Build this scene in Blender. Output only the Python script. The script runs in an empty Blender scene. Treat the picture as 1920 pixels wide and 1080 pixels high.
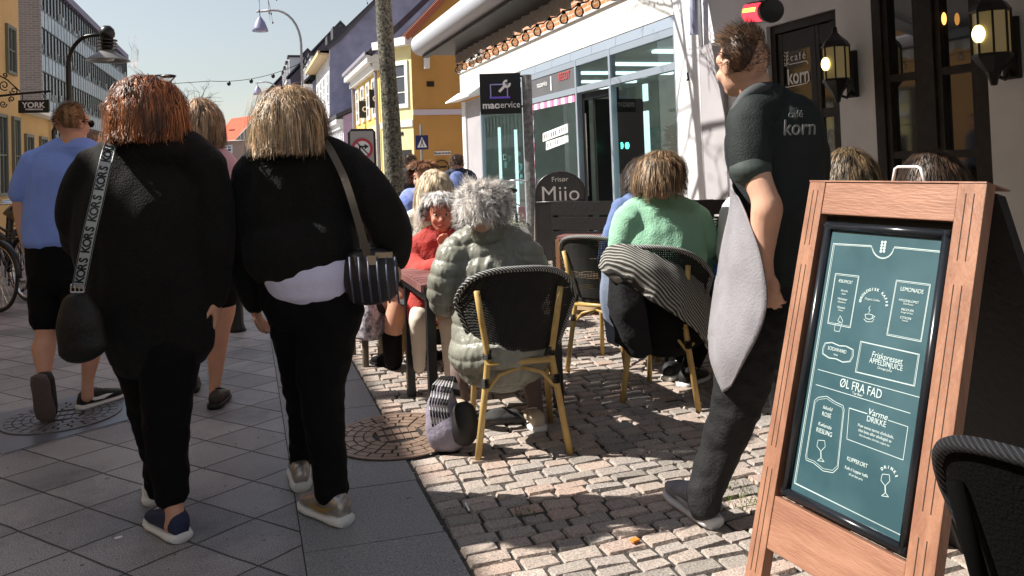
import bpy, bmesh, math, random
import numpy as np
from mathutils import Vector, Matrix, noise
random.seed(7); rng = np.random.default_rng(7)
sc = bpy.context.scene
# ---------------------------------------------------------------- camera
F = 1480.0; H = 1.33; PPX, PPY = 960.0, 265.212
YAW, PITCH, ROLL = math.radians(18.72069), math.radians(1.5), 0.036
fw = Vector((math.sin(YAW)*math.cos(PITCH), math.cos(YAW)*math.cos(PITCH), math.sin(PITCH)))
_r = Vector((math.cos(YAW), -math.sin(YAW), 0)); _u = _r.cross(fw)
rt = _r*math.cos(ROLL) - _u*math.sin(ROLL); up = _r*math.sin(ROLL) + _u*math.cos(ROLL)
CAM = Vector((0, 0, H))
cd = bpy.data.cameras.new('camera'); cam = bpy.data.objects.new('camera', cd); sc.collection.objects.link(cam)
M = Matrix((rt, up, -fw)).transposed().to_4x4(); M.translation = CAM; cam.matrix_world = M
cd.sensor_width = 36; cd.lens = F/1920*36; cd.shift_y = -(540-PPY)/1920; cd.clip_start = .05; cd.clip_end = 2000
sc.camera = cam
# ---------------------------------------------------------------- sky and sun
ELEV = math.radians(47)
sdir = Vector((math.cos(YAW)*math.cos(ELEV), -math.sin(YAW)*math.cos(ELEV), -math.sin(ELEV)))   # the way the light travels
w = bpy.data.worlds.new('World'); sc.world = w; w.use_nodes = True
nt = w.node_tree; nt.nodes.clear()
sky = nt.nodes.new('ShaderNodeTexSky'); sky.sky_type = 'NISHITA'; sky.sun_disc = False
sky.sun_elevation = ELEV; sky.sun_rotation = math.atan2(-sdir.x, -sdir.y); sky.dust_density = .1; sky.air_density = 1.5; sky.ozone_density = 1.0
hs = nt.nodes.new('ShaderNodeHueSaturation'); hs.inputs['Saturation'].default_value = .45
bg = nt.nodes.new('ShaderNodeBackground'); bg.inputs[1].default_value = .063
out = nt.nodes.new('ShaderNodeOutputWorld')
tn = nt.nodes.new('ShaderNodeMix'); tn.data_type = 'RGBA'; tn.blend_type = 'MULTIPLY'; tn.inputs[0].default_value = 1; tn.inputs[7].default_value = (.93, 1.0, 1.09, 1); nt.links.new(sky.outputs[0], tn.inputs[6]); nt.links.new(tn.outputs[2], hs.inputs['Color']); nt.links.new(hs.outputs[0], bg.inputs[0]); nt.links.new(bg.outputs[0], out.inputs[0])
sl = bpy.data.lights.new('sun', 'SUN'); sl.energy = 5.0; sl.angle = math.radians(.55); sl.color = (1, .95, .87)
so = bpy.data.objects.new('sun', sl); sc.collection.objects.link(so); so.location = (-20, 10, 30)
so.rotation_euler = (-sdir).to_track_quat('Z', 'Y').to_euler()
sc.view_settings.view_transform = 'Standard'; sc.view_settings.look = 'None'; sc.view_settings.gamma = 1; sc.view_settings.exposure = .82
# ---------------------------------------------------------------- pixel geometry (1920 x 1080) -> real places
def ray(x, y): return fw + rt*((x-PPX)/F) - up*((y-PPY)/F)
def U(x, y, d): return CAM + ray(x, y)*d
def GZ(x, y, z=0):
    v = ray(x, y); return CAM + v*((z-H)/v.z)
def GX(x, y, X):
    v = ray(x, y); return CAM + v*(X/v.x)
def GY(x, y, Y):
    v = ray(x, y); return CAM + v*(Y/v.y)
def DZ(x, y): return (GZ(x, y)-CAM).dot(fw)
# ---------------------------------------------------------------- materials
_m = {}
def mat(name, col, rough=.7, var=0, vs=8, bump=0, bs=40, metal=0, spec=.5, col2=None, emit=None, es=1, trans=0, ior=1.45, coord='Object', detail=4, coat=0):
    if name in _m: return _m[name]
    m = bpy.data.materials.new(name); m.use_nodes = True; n = m.node_tree; b = n.nodes['Principled BSDF']
    b.inputs['Base Color'].default_value = (*col, 1); b.inputs['Roughness'].default_value = rough
    b.inputs['Metallic'].default_value = metal; b.inputs['Specular IOR Level'].default_value = spec; b.inputs['IOR'].default_value = ior
    b.inputs['Transmission Weight'].default_value = trans; b.inputs['Coat Weight'].default_value = coat
    tc = n.nodes.new('ShaderNodeTexCoord')
    if var or col2:
        t = n.nodes.new('ShaderNodeTexNoise'); t.inputs['Scale'].default_value = vs; t.inputs['Detail'].default_value = detail
        t.inputs['Roughness'].default_value = .6
        n.links.new(tc.outputs[coord], t.inputs['Vector'])
        r = n.nodes.new('ShaderNodeValToRGB'); r.color_ramp.elements[0].position = .35; r.color_ramp.elements[1].position = .65
        c2 = col2 or tuple(min(1, c*(1+var)) for c in col); c1 = col if col2 else tuple(c*(1-var) for c in col)
        r.color_ramp.elements[0].color = (*c1, 1); r.color_ramp.elements[1].color = (*c2, 1)
        n.links.new(t.outputs['Fac'], r.inputs[0]); n.links.new(r.outputs[0], b.inputs['Base Color'])
    if bump:
        t2 = n.nodes.new('ShaderNodeTexNoise'); t2.inputs['Scale'].default_value = bs; t2.inputs['Detail'].default_value = 5
        n.links.new(tc.outputs[coord], t2.inputs['Vector'])
        bp = n.nodes.new('ShaderNodeBump'); bp.inputs['Strength'].default_value = bump; bp.inputs['Distance'].default_value = .01
        n.links.new(t2.outputs['Fac'], bp.inputs['Height']); n.links.new(bp.outputs[0], b.inputs['Normal'])
    if emit: b.inputs['Emission Color'].default_value = (*emit, 1); b.inputs['Emission Strength'].default_value = es
    _m[name] = m; return m
def nodes(m): return m.node_tree, m.node_tree.nodes['Principled BSDF']
def math_(n, op, a, b=None, c=None):
    x = n.nodes.new('ShaderNodeMath'); x.operation = op
    for i, v in enumerate((a, b, c)):
        if v is None: continue
        if isinstance(v, (int, float)): x.inputs[i].default_value = v
        else: n.links.new(v, x.inputs[i])
    return x.outputs[0]
def ramp(n, fac, stops, interp='LINEAR'):
    r = n.nodes.new('ShaderNodeValToRGB'); r.color_ramp.interpolation = interp
    while len(r.color_ramp.elements) < len(stops): r.color_ramp.elements.new(.5)
    for e, (p, c) in zip(r.color_ramp.elements, stops): e.position = p; e.color = (*c, 1)
    n.links.new(fac, r.inputs[0]); return r.outputs[0]
def hairmat(name, cols):
    if name in _m: return _m[name]
    m = mat(name, cols[0], .42, spec=.5); n, b = nodes(m)
    g = n.nodes.new('ShaderNodeNewGeometry')
    tc = n.nodes.new('ShaderNodeTexCoord'); mp = n.nodes.new('ShaderNodeMapping'); mp.inputs['Scale'].default_value = (30, 30, 5); n.links.new(tc.outputs['Object'], mp.inputs[0])
    nz = n.nodes.new('ShaderNodeTexNoise'); nz.inputs['Scale'].default_value = 1; nz.inputs['Detail'].default_value = 2; n.links.new(mp.outputs[0], nz.inputs['Vector'])
    o = ramp(n, g.outputs['Random Per Island'], [(i/(len(cols)-1), c) for i, c in enumerate(cols)])
    mx = n.nodes.new('ShaderNodeMix'); mx.data_type = 'RGBA'; mx.blend_type = 'MULTIPLY'; mx.inputs[0].default_value = 1
    n.links.new(o, mx.inputs[6]); n.links.new(ramp(n, nz.outputs['Fac'], [(.36, (.28, .26, .25)), (.5, (.9, .9, .9)), (.64, (1.55, 1.5, 1.45))]), mx.inputs[7])
    n.links.new(mx.outputs[2], b.inputs['Base Color']); return m
def brickmat(name, c1, c2, mortar, sx=.24, sy=.075, axis='Y'):
    m = mat(name, c1, .85); n, b = nodes(m)
    tc = n.nodes.new('ShaderNodeTexCoord'); s = n.nodes.new('ShaderNodeSeparateXYZ'); n.links.new(tc.outputs['Object'], s.inputs[0])
    cb = n.nodes.new('ShaderNodeCombineXYZ'); n.links.new(s.outputs[axis], cb.inputs[0]); n.links.new(s.outputs['Z'], cb.inputs[1])
    br = n.nodes.new('ShaderNodeTexBrick'); n.links.new(cb.outputs[0], br.inputs['Vector'])
    br.inputs['Color1'].default_value = (*c1, 1); br.inputs['Color2'].default_value = (*c2, 1); br.inputs['Mortar'].default_value = (*mortar, 1)
    br.inputs['Scale'].default_value = 1; br.inputs['Brick Width'].default_value = sx; br.inputs['Row Height'].default_value = sy; br.inputs['Mortar Size'].default_value = sy*.14
    n.links.new(br.outputs['Color'], b.inputs['Base Color'])
    bp = n.nodes.new('ShaderNodeBump'); bp.inputs['Strength'].default_value = .5; bp.inputs['Distance'].default_value = .006; bp.invert = True
    n.links.new(br.outputs['Fac'], bp.inputs['Height']); n.links.new(bp.outputs[0], b.inputs['Normal']); return m
def stripemat(name, c1, c2, axis, period, duty=.5, rough=.8):
    m = mat(name, c1, rough); n, b = nodes(m)
    tc = n.nodes.new('ShaderNodeTexCoord'); d = n.nodes.new('ShaderNodeVectorMath'); d.operation = 'DOT_PRODUCT'
    n.links.new(tc.outputs['Object'], d.inputs[0]); d.inputs[1].default_value = axis
    f = math_(n, 'FRACT', math_(n, 'DIVIDE', d.outputs['Value'], period))
    o = ramp(n, f, [(0, c1), (duty, c2)], 'CONSTANT'); n.links.new(o, b.inputs['Base Color'])
    h = math_(n, 'SINE', math_(n, 'MULTIPLY', math_(n, 'DIVIDE', d.outputs['Value'], period), 6.2832))
    bp = n.nodes.new('ShaderNodeBump'); bp.inputs['Strength'].default_value = .6; bp.inputs['Distance'].default_value = period*.3
    n.links.new(h, bp.inputs['Height']); n.links.new(bp.outputs[0], b.inputs['Normal']); return m
def glassmat(name, tint=(.9, .95, .95), refl=.25, rough=.01):
    m = bpy.data.materials.new(name); m.use_nodes = True; n = m.node_tree; n.nodes.clear()
    o = n.nodes.new('ShaderNodeOutputMaterial'); t = n.nodes.new('ShaderNodeBsdfTransparent'); t.inputs[0].default_value = (*tint, 1)
    g = n.nodes.new('ShaderNodeBsdfGlossy'); g.inputs['Roughness'].default_value = rough; fr = n.nodes.new('ShaderNodeFresnel'); fr.inputs[0].default_value = 1.5
    f = math_(n, 'ADD', fr.outputs[0], refl*.4); mx = n.nodes.new('ShaderNodeMixShader')
    n.links.new(f, mx.inputs[0]); n.links.new(t.outputs[0], mx.inputs[1]); n.links.new(g.outputs[0], mx.inputs[2]); n.links.new(mx.outputs[0], o.inputs[0])
    _m[name] = m; return m
# ---------------------------------------------------------------- mesh builders
WL = {}
def wloc(o): return WL.get(o.name, Vector((0, 0, 0))) if o else Vector((0, 0, 0))
def tag(o, label=None, cat=None, group=None, kind=None):
    for k, v in (('label', label), ('category', cat), ('group', group), ('kind', kind)):
        if v: o[k] = v
    return o
def thing(name, loc, label, cat, group=None):
    o = bpy.data.objects.new(name, None); sc.collection.objects.link(o); o.location = loc; o.empty_display_size = .1
    WL[o.name] = Vector(loc); return tag(o, label, cat, group)
class MB:
    def __init__(s): s.v = []; s.f = []
    def add(s, vs, fs):
        k = len(s.v); s.v += [Vector(v) for v in vs]; s.f += [[i+k for i in f] for f in fs]; return s
    def box(s, a, b):
        x0, y0, z0 = a; x1, y1, z1 = b
        return s.add([(x0,y0,z0),(x1,y0,z0),(x1,y1,z0),(x0,y1,z0),(x0,y0,z1),(x1,y0,z1),(x1,y1,z1),(x0,y1,z1)],
                     [(3,2,1,0),(4,5,6,7),(0,1,5,4),(1,2,6,5),(2,3,7,6),(3,0,4,7)])
    def obox(s, c, ax, ay, az):        # centre and three half-axis vectors
        c = Vector(c); vs = [c+ax*i+ay*j+az*k for k in (-1,1) for i, j in ((-1,-1),(1,-1),(1,1),(-1,1))]
        return s.add(vs, [(3,2,1,0),(4,5,6,7),(0,1,5,4),(1,2,6,5),(2,3,7,6),(3,0,4,7)])
    def quad(s, a, b, c, d): return s.add([a, b, c, d], [(0,1,2,3)])
    def prism(s, poly, off):           # closed polygon of 3D points extruded by off
        n = len(poly); off = Vector(off); vs = [Vector(p) for p in poly]; vs += [p+off for p in vs]
        return s.add(vs, [list(range(n))[::-1], list(range(n, 2*n))]+[(i, (i+1) % n, (i+1) % n+n, i+n) for i in range(n)])
    def rings(s, rs, cap=True):
        k = len(s.v); n = len(rs[0])
        for r in rs: s.v += [Vector(p) for p in r]
        for j in range(len(rs)-1):
            for i in range(n): s.f.append([k+j*n+i, k+j*n+(i+1) % n, k+(j+1)*n+(i+1) % n, k+(j+1)*n+i])
        if cap: s.f.append([k+i for i in range(n)][::-1]); s.f.append([k+(len(rs)-1)*n+i for i in range(n)])
        return s
    def tube(s, pts, r, n=8, cap=True):
        pts = [Vector(p) for p in pts]; rr = r if isinstance(r, (list, tuple)) else [r]*len(pts); rs = []
        t0 = (pts[1]-pts[0]).normalized(); a = t0.orthogonal().normalized()
        for i, p in enumerate(pts):
            t = (pts[min(i+1, len(pts)-1)]-pts[max(i-1, 0)])
            t = t.normalized() if t.length > 1e-9 else t0
            a = (a-t*a.dot(t)); a = a.normalized() if a.length > 1e-6 else t.orthogonal().normalized(); b = t.cross(a)
            rs.append([p+(a*math.cos(q)+b*math.sin(q))*rr[i] for q in (2*math.pi*k/n for k in range(n))])
        return s.rings(rs, cap)
    def lathe(s, c, prof, n=24, axis=Vector((0,0,1))):
        c = Vector(c); axis = axis.normalized(); a = axis.orthogonal().normalized(); b = axis.cross(a)
        return s.rings([[c+axis*z+(a*math.cos(q)+b*math.sin(q))*max(r, 1e-4) for q in (2*math.pi*k/n for k in range(n))] for r, z in prof], cap=tuple(prof[0]) != tuple(prof[-1]))
    def ell(s, c, ax, ay, az, n=16, m=10):
        c = Vector(c); rs = []
        for j in range(m+1):
            th = math.pi*(j/m*.998+.001); rs.append([c+az*math.cos(th)+(ax*math.cos(q)+ay*math.sin(q))*math.sin(th) for q in (-2*math.pi*k/n for k in range(n))])
        return s.rings(rs)
    def mesh(s, name, off):
        me = bpy.data.meshes.new(name); me.from_pydata([tuple(v-off) for v in s.v], [], [list(f) for f in s.f]); me.validate(); me.update(); return me
    def build(s, name, m, parent=None, smooth=False, bevel=0, fix=True, local=False):
        off = Vector((0,0,0)) if local else wloc(parent)
        me = s.mesh(name, off)
        if fix or bevel:
            bm = bmesh.new(); bm.from_mesh(me)
            if fix: bmesh.ops.recalc_face_normals(bm, faces=bm.faces)
            if bevel: bmesh.ops.bevel(bm, geom=[e for e in bm.edges if e.is_manifold and e.calc_face_angle(0) > .6], offset=bevel, segments=2, affect='EDGES', profile=.6)
            bm.to_mesh(me); bm.free()
        return link(name, me, m, parent, smooth, off)
def link(name, me, m, parent, smooth=False, off=None):
    if m: me.materials.clear(); me.materials.append(m)
    if smooth: me.polygons.foreach_set('use_smooth', [True]*len(me.polygons))
    o = bpy.data.objects.new(name, me); sc.collection.objects.link(o)
    if parent: o.parent = parent; WL[o.name] = off if off is not None else wloc(parent)
    return o
def structure(name, mb, m, **k): return tag(mb.build(name, m, **k), kind='structure')
def copy_tree(o, parent=None):
    c = o.copy(); sc.collection.objects.link(c)
    if parent: c.parent = parent
    for ch in [x for x in o.children]: copy_tree(ch, c)
    return c
def textobj(s, c, right, upv, size, m, parent, name='lettering', align='CENTER', ext=.0008, bold=0, shear=0, spacing=1, sx=1):
    cu = bpy.data.curves.new('t', 'FONT'); cu.body = s; cu.size = size; cu.align_x = align; cu.align_y = 'CENTER'; cu.extrude = ext; cu.offset = bold; cu.shear = shear; cu.space_character = spacing
    cu.resolution_u = 3
    o = bpy.data.objects.new('t', cu); sc.collection.objects.link(o)
    dg = bpy.context.evaluated_depsgraph_get(); me = bpy.data.meshes.new_from_object(o.evaluated_get(dg)); bpy.data.objects.remove(o)
    R = Vector(right).normalized(); Uv = Vector(upv).normalized(); N = R.cross(Uv)
    off = wloc(parent)
    for v in me.vertices: v.co = Vector(c) - off + R*(v.co.x*sx) + Uv*v.co.y + N*v.co.z
    return link(name, me, m, parent)
def merge_text(items, m, parent, name='lettering'):   # several runs of lettering as one mesh
    bm = bmesh.new()
    for it in items:
        o = textobj(*it[0], m, parent, **it[1]); bm.from_mesh(o.data); bpy.data.objects.remove(o)
    me = bpy.data.meshes.new(name); bm.to_mesh(me); bm.free(); return link(name, me, m, parent)
# ---------------------------------------------------------------- soft bodies: overlapping lofts fused into ONE skin
def catmull(P, k=4):
    P = [np.array(p, float) for p in P]
    if len(P) < 3: k = 3
    out = []
    for i in range(len(P)-1):
        a = P[max(i-1, 0)]; b = P[i]; c = P[i+1]; d = P[min(i+2, len(P)-1)]
        for j in range(k):
            t = j/k; out.append(.5*((2*b)+(c-a)*t+(2*a-5*b+4*c-d)*t*t+(3*b-a-3*c+d)*t**3))
    out.append(P[-1]); return out
def loft(mb, d, path, sc_=1.0, n=16, ratio=1.0, round_ends=True):
    """path of (x px, y px, half width px, depth offset m, depth/width ratio) round a figure standing at depth d"""
    Q = []
    for p in path:
        x, y, w_ = p[:3]; dd = p[3] if len(p) > 3 else 0; t = p[4] if len(p) > 4 else ratio
        c = U(x, y, d+dd); Q.append((*c, w_*(d)/F*sc_, t))
    return loft3(mb, Q, n, round_ends)
def loft3(mb, Q, n=16, round_ends=True):
    Q = catmull(Q); pts = [Vector(q[:3]) for q in Q]; rs = []
    for i, q in enumerate(Q):
        t = (pts[min(i+1, len(pts)-1)]-pts[max(i-1, 0)]).normalized()
        s = t.cross(fw)
        if s.length < .25: s = rt.copy()
        s = (s-t*s.dot(t)).normalized(); f = s.cross(t).normalized(); w_ = max(q[3], .003); th = max(w_*q[4], .003)
        def ring(c, k): return [c+(s*math.cos(a)*w_+f*math.sin(a)*th)*k for a in (2*math.pi*j/n for j in range(n))]
        m_ = min(w_, th)
        if i == 0 and round_ends: rs += [ring(pts[i]-t*m_*.8, .35), ring(pts[i]-t*m_*.45, .8)]
        rs.append(ring(pts[i], 1))
        if i == len(Q)-1 and round_ends: rs += [ring(pts[i]+t*m_*.45, .8), ring(pts[i]+t*m_*.8, .35)]
    mb.rings(rs); return mb
def fuse(name, mb, m, parent, voxel=.008, smooth=4, disp=None, dec=0, hollow=None):
    off = wloc(parent) if parent else Vector((0, 0, 0)); me = mb.mesh(name, off)
    bm = bmesh.new(); bm.from_mesh(me); bmesh.ops.recalc_face_normals(bm, faces=bm.faces); bm.to_mesh(me); bm.free()
    o = bpy.data.objects.new('tmp', me); sc.collection.objects.link(o)
    r = o.modifiers.new('r', 'REMESH'); r.mode = 'VOXEL'; r.voxel_size = voxel; r.use_smooth_shade = True
    if smooth:
        q = o.modifiers.new('s', 'SMOOTH'); q.iterations = smooth; q.factor = .5
    dg = bpy.context.evaluated_depsgraph_get(); e = bpy.data.meshes.new_from_object(o.evaluated_get(dg)); bpy.data.objects.remove(o)
    if disp:
        nrm = [v.normal.copy() for v in e.vertices]
        for v, nn in zip(e.vertices, nrm): v.co += nn*disp(v.co+off, nn)
    e.name = name
    if smooth is not None: e.polygons.foreach_set('use_smooth', [True]*len(e.polygons))
    return link(name, e, m, parent, True, off)
def folds(amp=.006, s=9, seed=0, stretch=(1, 1, 1)):
    sv = Vector((seed*7.1, seed*3.3, seed*5.7))
    def f(p, n):
        q = Vector((p.x*stretch[0], p.y*stretch[1], p.z*stretch[2]))*s+sv
        a = 1-abs(noise.noise(q))*2.2; b = noise.noise(q*2.7)
        return amp*(a*.7+b*.5-.3)
    return f
def hair(parent, c, ax, n, length, m, part=Vector((0,0,1)), grav=.9, wave=.15, width=.004, face=None, facecut=.25, low=-.35, seed=1, spread=0, comb=None, segs=9, puff=1.03, flip=0, name='hair', maxhang=9, combk=.0, curl=0, lock=6, lockr=.013, damp=.62, cap=True):
    width *= .36
    if length < .06: lock = 2; lockr = .003
    """ribbon strands rooted on a scalp ellipsoid (half axes ax along rt, fw, z) that slide down over it and hang"""
    R = random.Random(seed); vs = []; fs = []; A = Vector(ax); off = wloc(parent)
    rx, fy = _r.copy(), Vector((math.sin(YAW), math.cos(YAW), 0))
    def tow(l): return c + rx*l.x + fy*l.y + Vector((0, 0, l.z))
    if cap:                                            # the matted under-layer lying on the scalp
        nu, nv = 40, 24; ids = {}
        def cp(i, j):
            i %= nu
            if (i, j) not in ids:
                th = math.pi*j/nv; ph = 2*math.pi*i/nu; q = Vector((math.sin(th)*math.cos(ph), math.sin(th)*math.sin(ph), math.cos(th))); ids[(i, j)] = len(vs)
                vs.append(tow(Vector((q.x*A.x, q.y*A.y, q.z*A.z))*(puff*.985+.012*R.random())))
            return ids[(i, j)]
        for j in range(nv):
            for i in range(nu):
                th = math.pi*(j+.5)/nv; ph = 2*math.pi*(i+.5)/nu; q = Vector((math.sin(th)*math.cos(ph), math.sin(th)*math.sin(ph), math.cos(th)))
                if q.z < low or (face is not None and q.dot(face) > facecut and q.z < .62): continue
                if face is not None and length < .1 and abs(q.dot(face.cross(Vector((0, 0, 1))).normalized())) > .972 and -.45 < q.z < -.08: continue
                fs.append((cp(i, j), cp(i, j+1), cp(i+1, j+1), cp(i+1, j)))
    side = face.cross(Vector((0, 0, 1))).normalized() if face is not None else None
    def ear(q): return side is not None and abs(q.dot(side)) > .972 and -.45 < q.z < -.08 and length < .1
    k = 0; tries = 0
    while k < n and tries < n*30:
        tries += 1
        q = Vector((R.gauss(0,1), R.gauss(0,1), R.gauss(0,1))).normalized()
        if q.z < low: continue
        if face is not None and q.dot(face) > facecut and q.z < .62: continue
        if ear(q): continue
        k += 1
        p = Vector((q.x*A.x, q.y*A.y, q.z*A.z)); L = length*R.uniform(.7, 1.08)
        nrm = Vector((q.x/A.x, q.y/A.y, q.z/A.z)).normalized()
        d = (q-part*q.dot(part)); d = d.normalized() if d.length > .05 else Vector((R.uniform(-1,1), R.uniform(-1,1), 0)).normalized()
        v = (d*.9+nrm*(.04+spread*.45)+Vector((R.gauss(0,.12), R.gauss(0,.12), R.gauss(0,.1)))).normalized()
        if comb is not None: v = (v+comb*combk).normalized()
        lay = puff-.03+R.random()*.11; ph = R.uniform(0, 6.28); wv = R.uniform(.4, 1)*wave*.6; pts = []; st = L/segs
        p = p*lay*.98
        zmin = -maxhang*R.uniform(.82, 1.12)
        for i in range(segs+1):
            if p.z < zmin and i > 1: pts.append(pts[-1]+Vector((0, 0, -.0004))); continue
            pts.append(p.copy())
            v = v+Vector((0,0,-grav*st*26))
            v = v+Vector((math.sin(ph+i*1.1), math.cos(ph*1.7+i*.9), math.sin(ph+i*1.7)*.35))*wv
            if flip and i > segs*.65: v = v+nrm*flip*Vector((1,1,.6)).length*.3+Vector((0,0,flip*.5))
            if curl: v = v+Vector((math.sin(ph+i*2.3), math.cos(ph+i*2.0), math.sin(ph*2+i*2.6)))*curl
            v.normalize(); p = p+v*st
            e = Vector((p.x/A.x, p.y/A.y, p.z/A.z)); l = e.length
            if l >= lay*1.001 and i > 1: v.x *= damp; v.y *= damp
            if l < lay:
                p = p*(lay/l); nn = Vector((p.x/A.x**2, p.y/A.y**2, p.z/A.z**2)).normalized(); v = v-nn*min(0, v.dot(nn))*.9
                if i < segs*.7: v = v-nn*max(0, v.dot(nn))*(1-spread)
        for ch_ in range(lock):
            o1 = Vector((R.gauss(0, 1), R.gauss(0, 1), R.gauss(0, 1)))*lockr*.5; o2 = Vector((R.gauss(0, 1), R.gauss(0, 1), R.gauss(0, .5)))*lockr*R.uniform(.2, 1.3); cut = segs-(R.random() < .3)
            wd = width*R.uniform(.6, 1.2); a0 = len(vs)
            for i in range(cut+1):
                pp = pts[i]+(o1.lerp(o2, i/segs) if lock > 1 else Vector((0, 0, 0)))
                t = (pts[min(i+1, segs)]-pts[max(i-1, 0)]).normalized(); sd = t.cross(pp.normalized())
                sd = sd.normalized() if sd.length > .05 else Vector((1,0,0))
                ww = wd*(1-.8*(i/segs)**2); h = pp.normalized()*wd*.25
                vs += [tow(pp-sd*ww), tow(pp+h), tow(pp+sd*ww)]
                if i: b = a0+3*i; fs += [(b-3, b-2, b+1, b), (b-2, b-1, b+2, b+1)]
    me = bpy.data.meshes.new(name); me.from_pydata([tuple(v-off) for v in vs], [], fs); me.update()
    return link(name, me, m, parent, True, off)
# ================================================================ materials
WHITE = mat('white_paint', (.78, .78, .76), .55, var=.06, vs=3)
PLASTER = mat('white_plaster', (.8, .8, .8), .8, var=.05, vs=1.5, bump=.2, bs=30)
CAFEW = mat('cafe_wall_plaster', (.8, .82, .86), .85, var=.08, vs=1.2, bump=.5, bs=60)
GREYP = mat('grey_panel_and_shade_paint', (.42, .4, .42), .6, var=.05, vs=2)
ALU = mat('brushed_grey_aluminium', (.45, .52, .6), .35, metal=.5)
BLACKM = mat('black_metal', (.008, .008, .009), .35)
DARKW = mat('dark_brown_painted_wood', (.022, .019, .017), .5, var=.3, vs=12, bump=.3, bs=30)
DGLASS = mat('dark_window_glass', (.012, .015, .018), .04, spec=1, ior=1.9)
SHOPG = glassmat('shop_glass', (.8, .93, .93), .12)
CHROME = mat('chrome', (.8, .8, .82), .18, metal=1)
WHT = mat('white_lettering', (.85, .85, .85), .6)
YELP = mat('yellow_plaster', (.8, .62, .26), .85, var=.07, vs=1.5, bump=.2, bs=20)
ORAP = mat('ochre_plaster', (.56, .3, .085), .85, var=.06, vs=1.2, bump=.2, bs=20)
BRICKO = brickmat('orange_brick', (.5, .2, .08), (.42, .15, .06), (.5, .44, .36))
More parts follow.
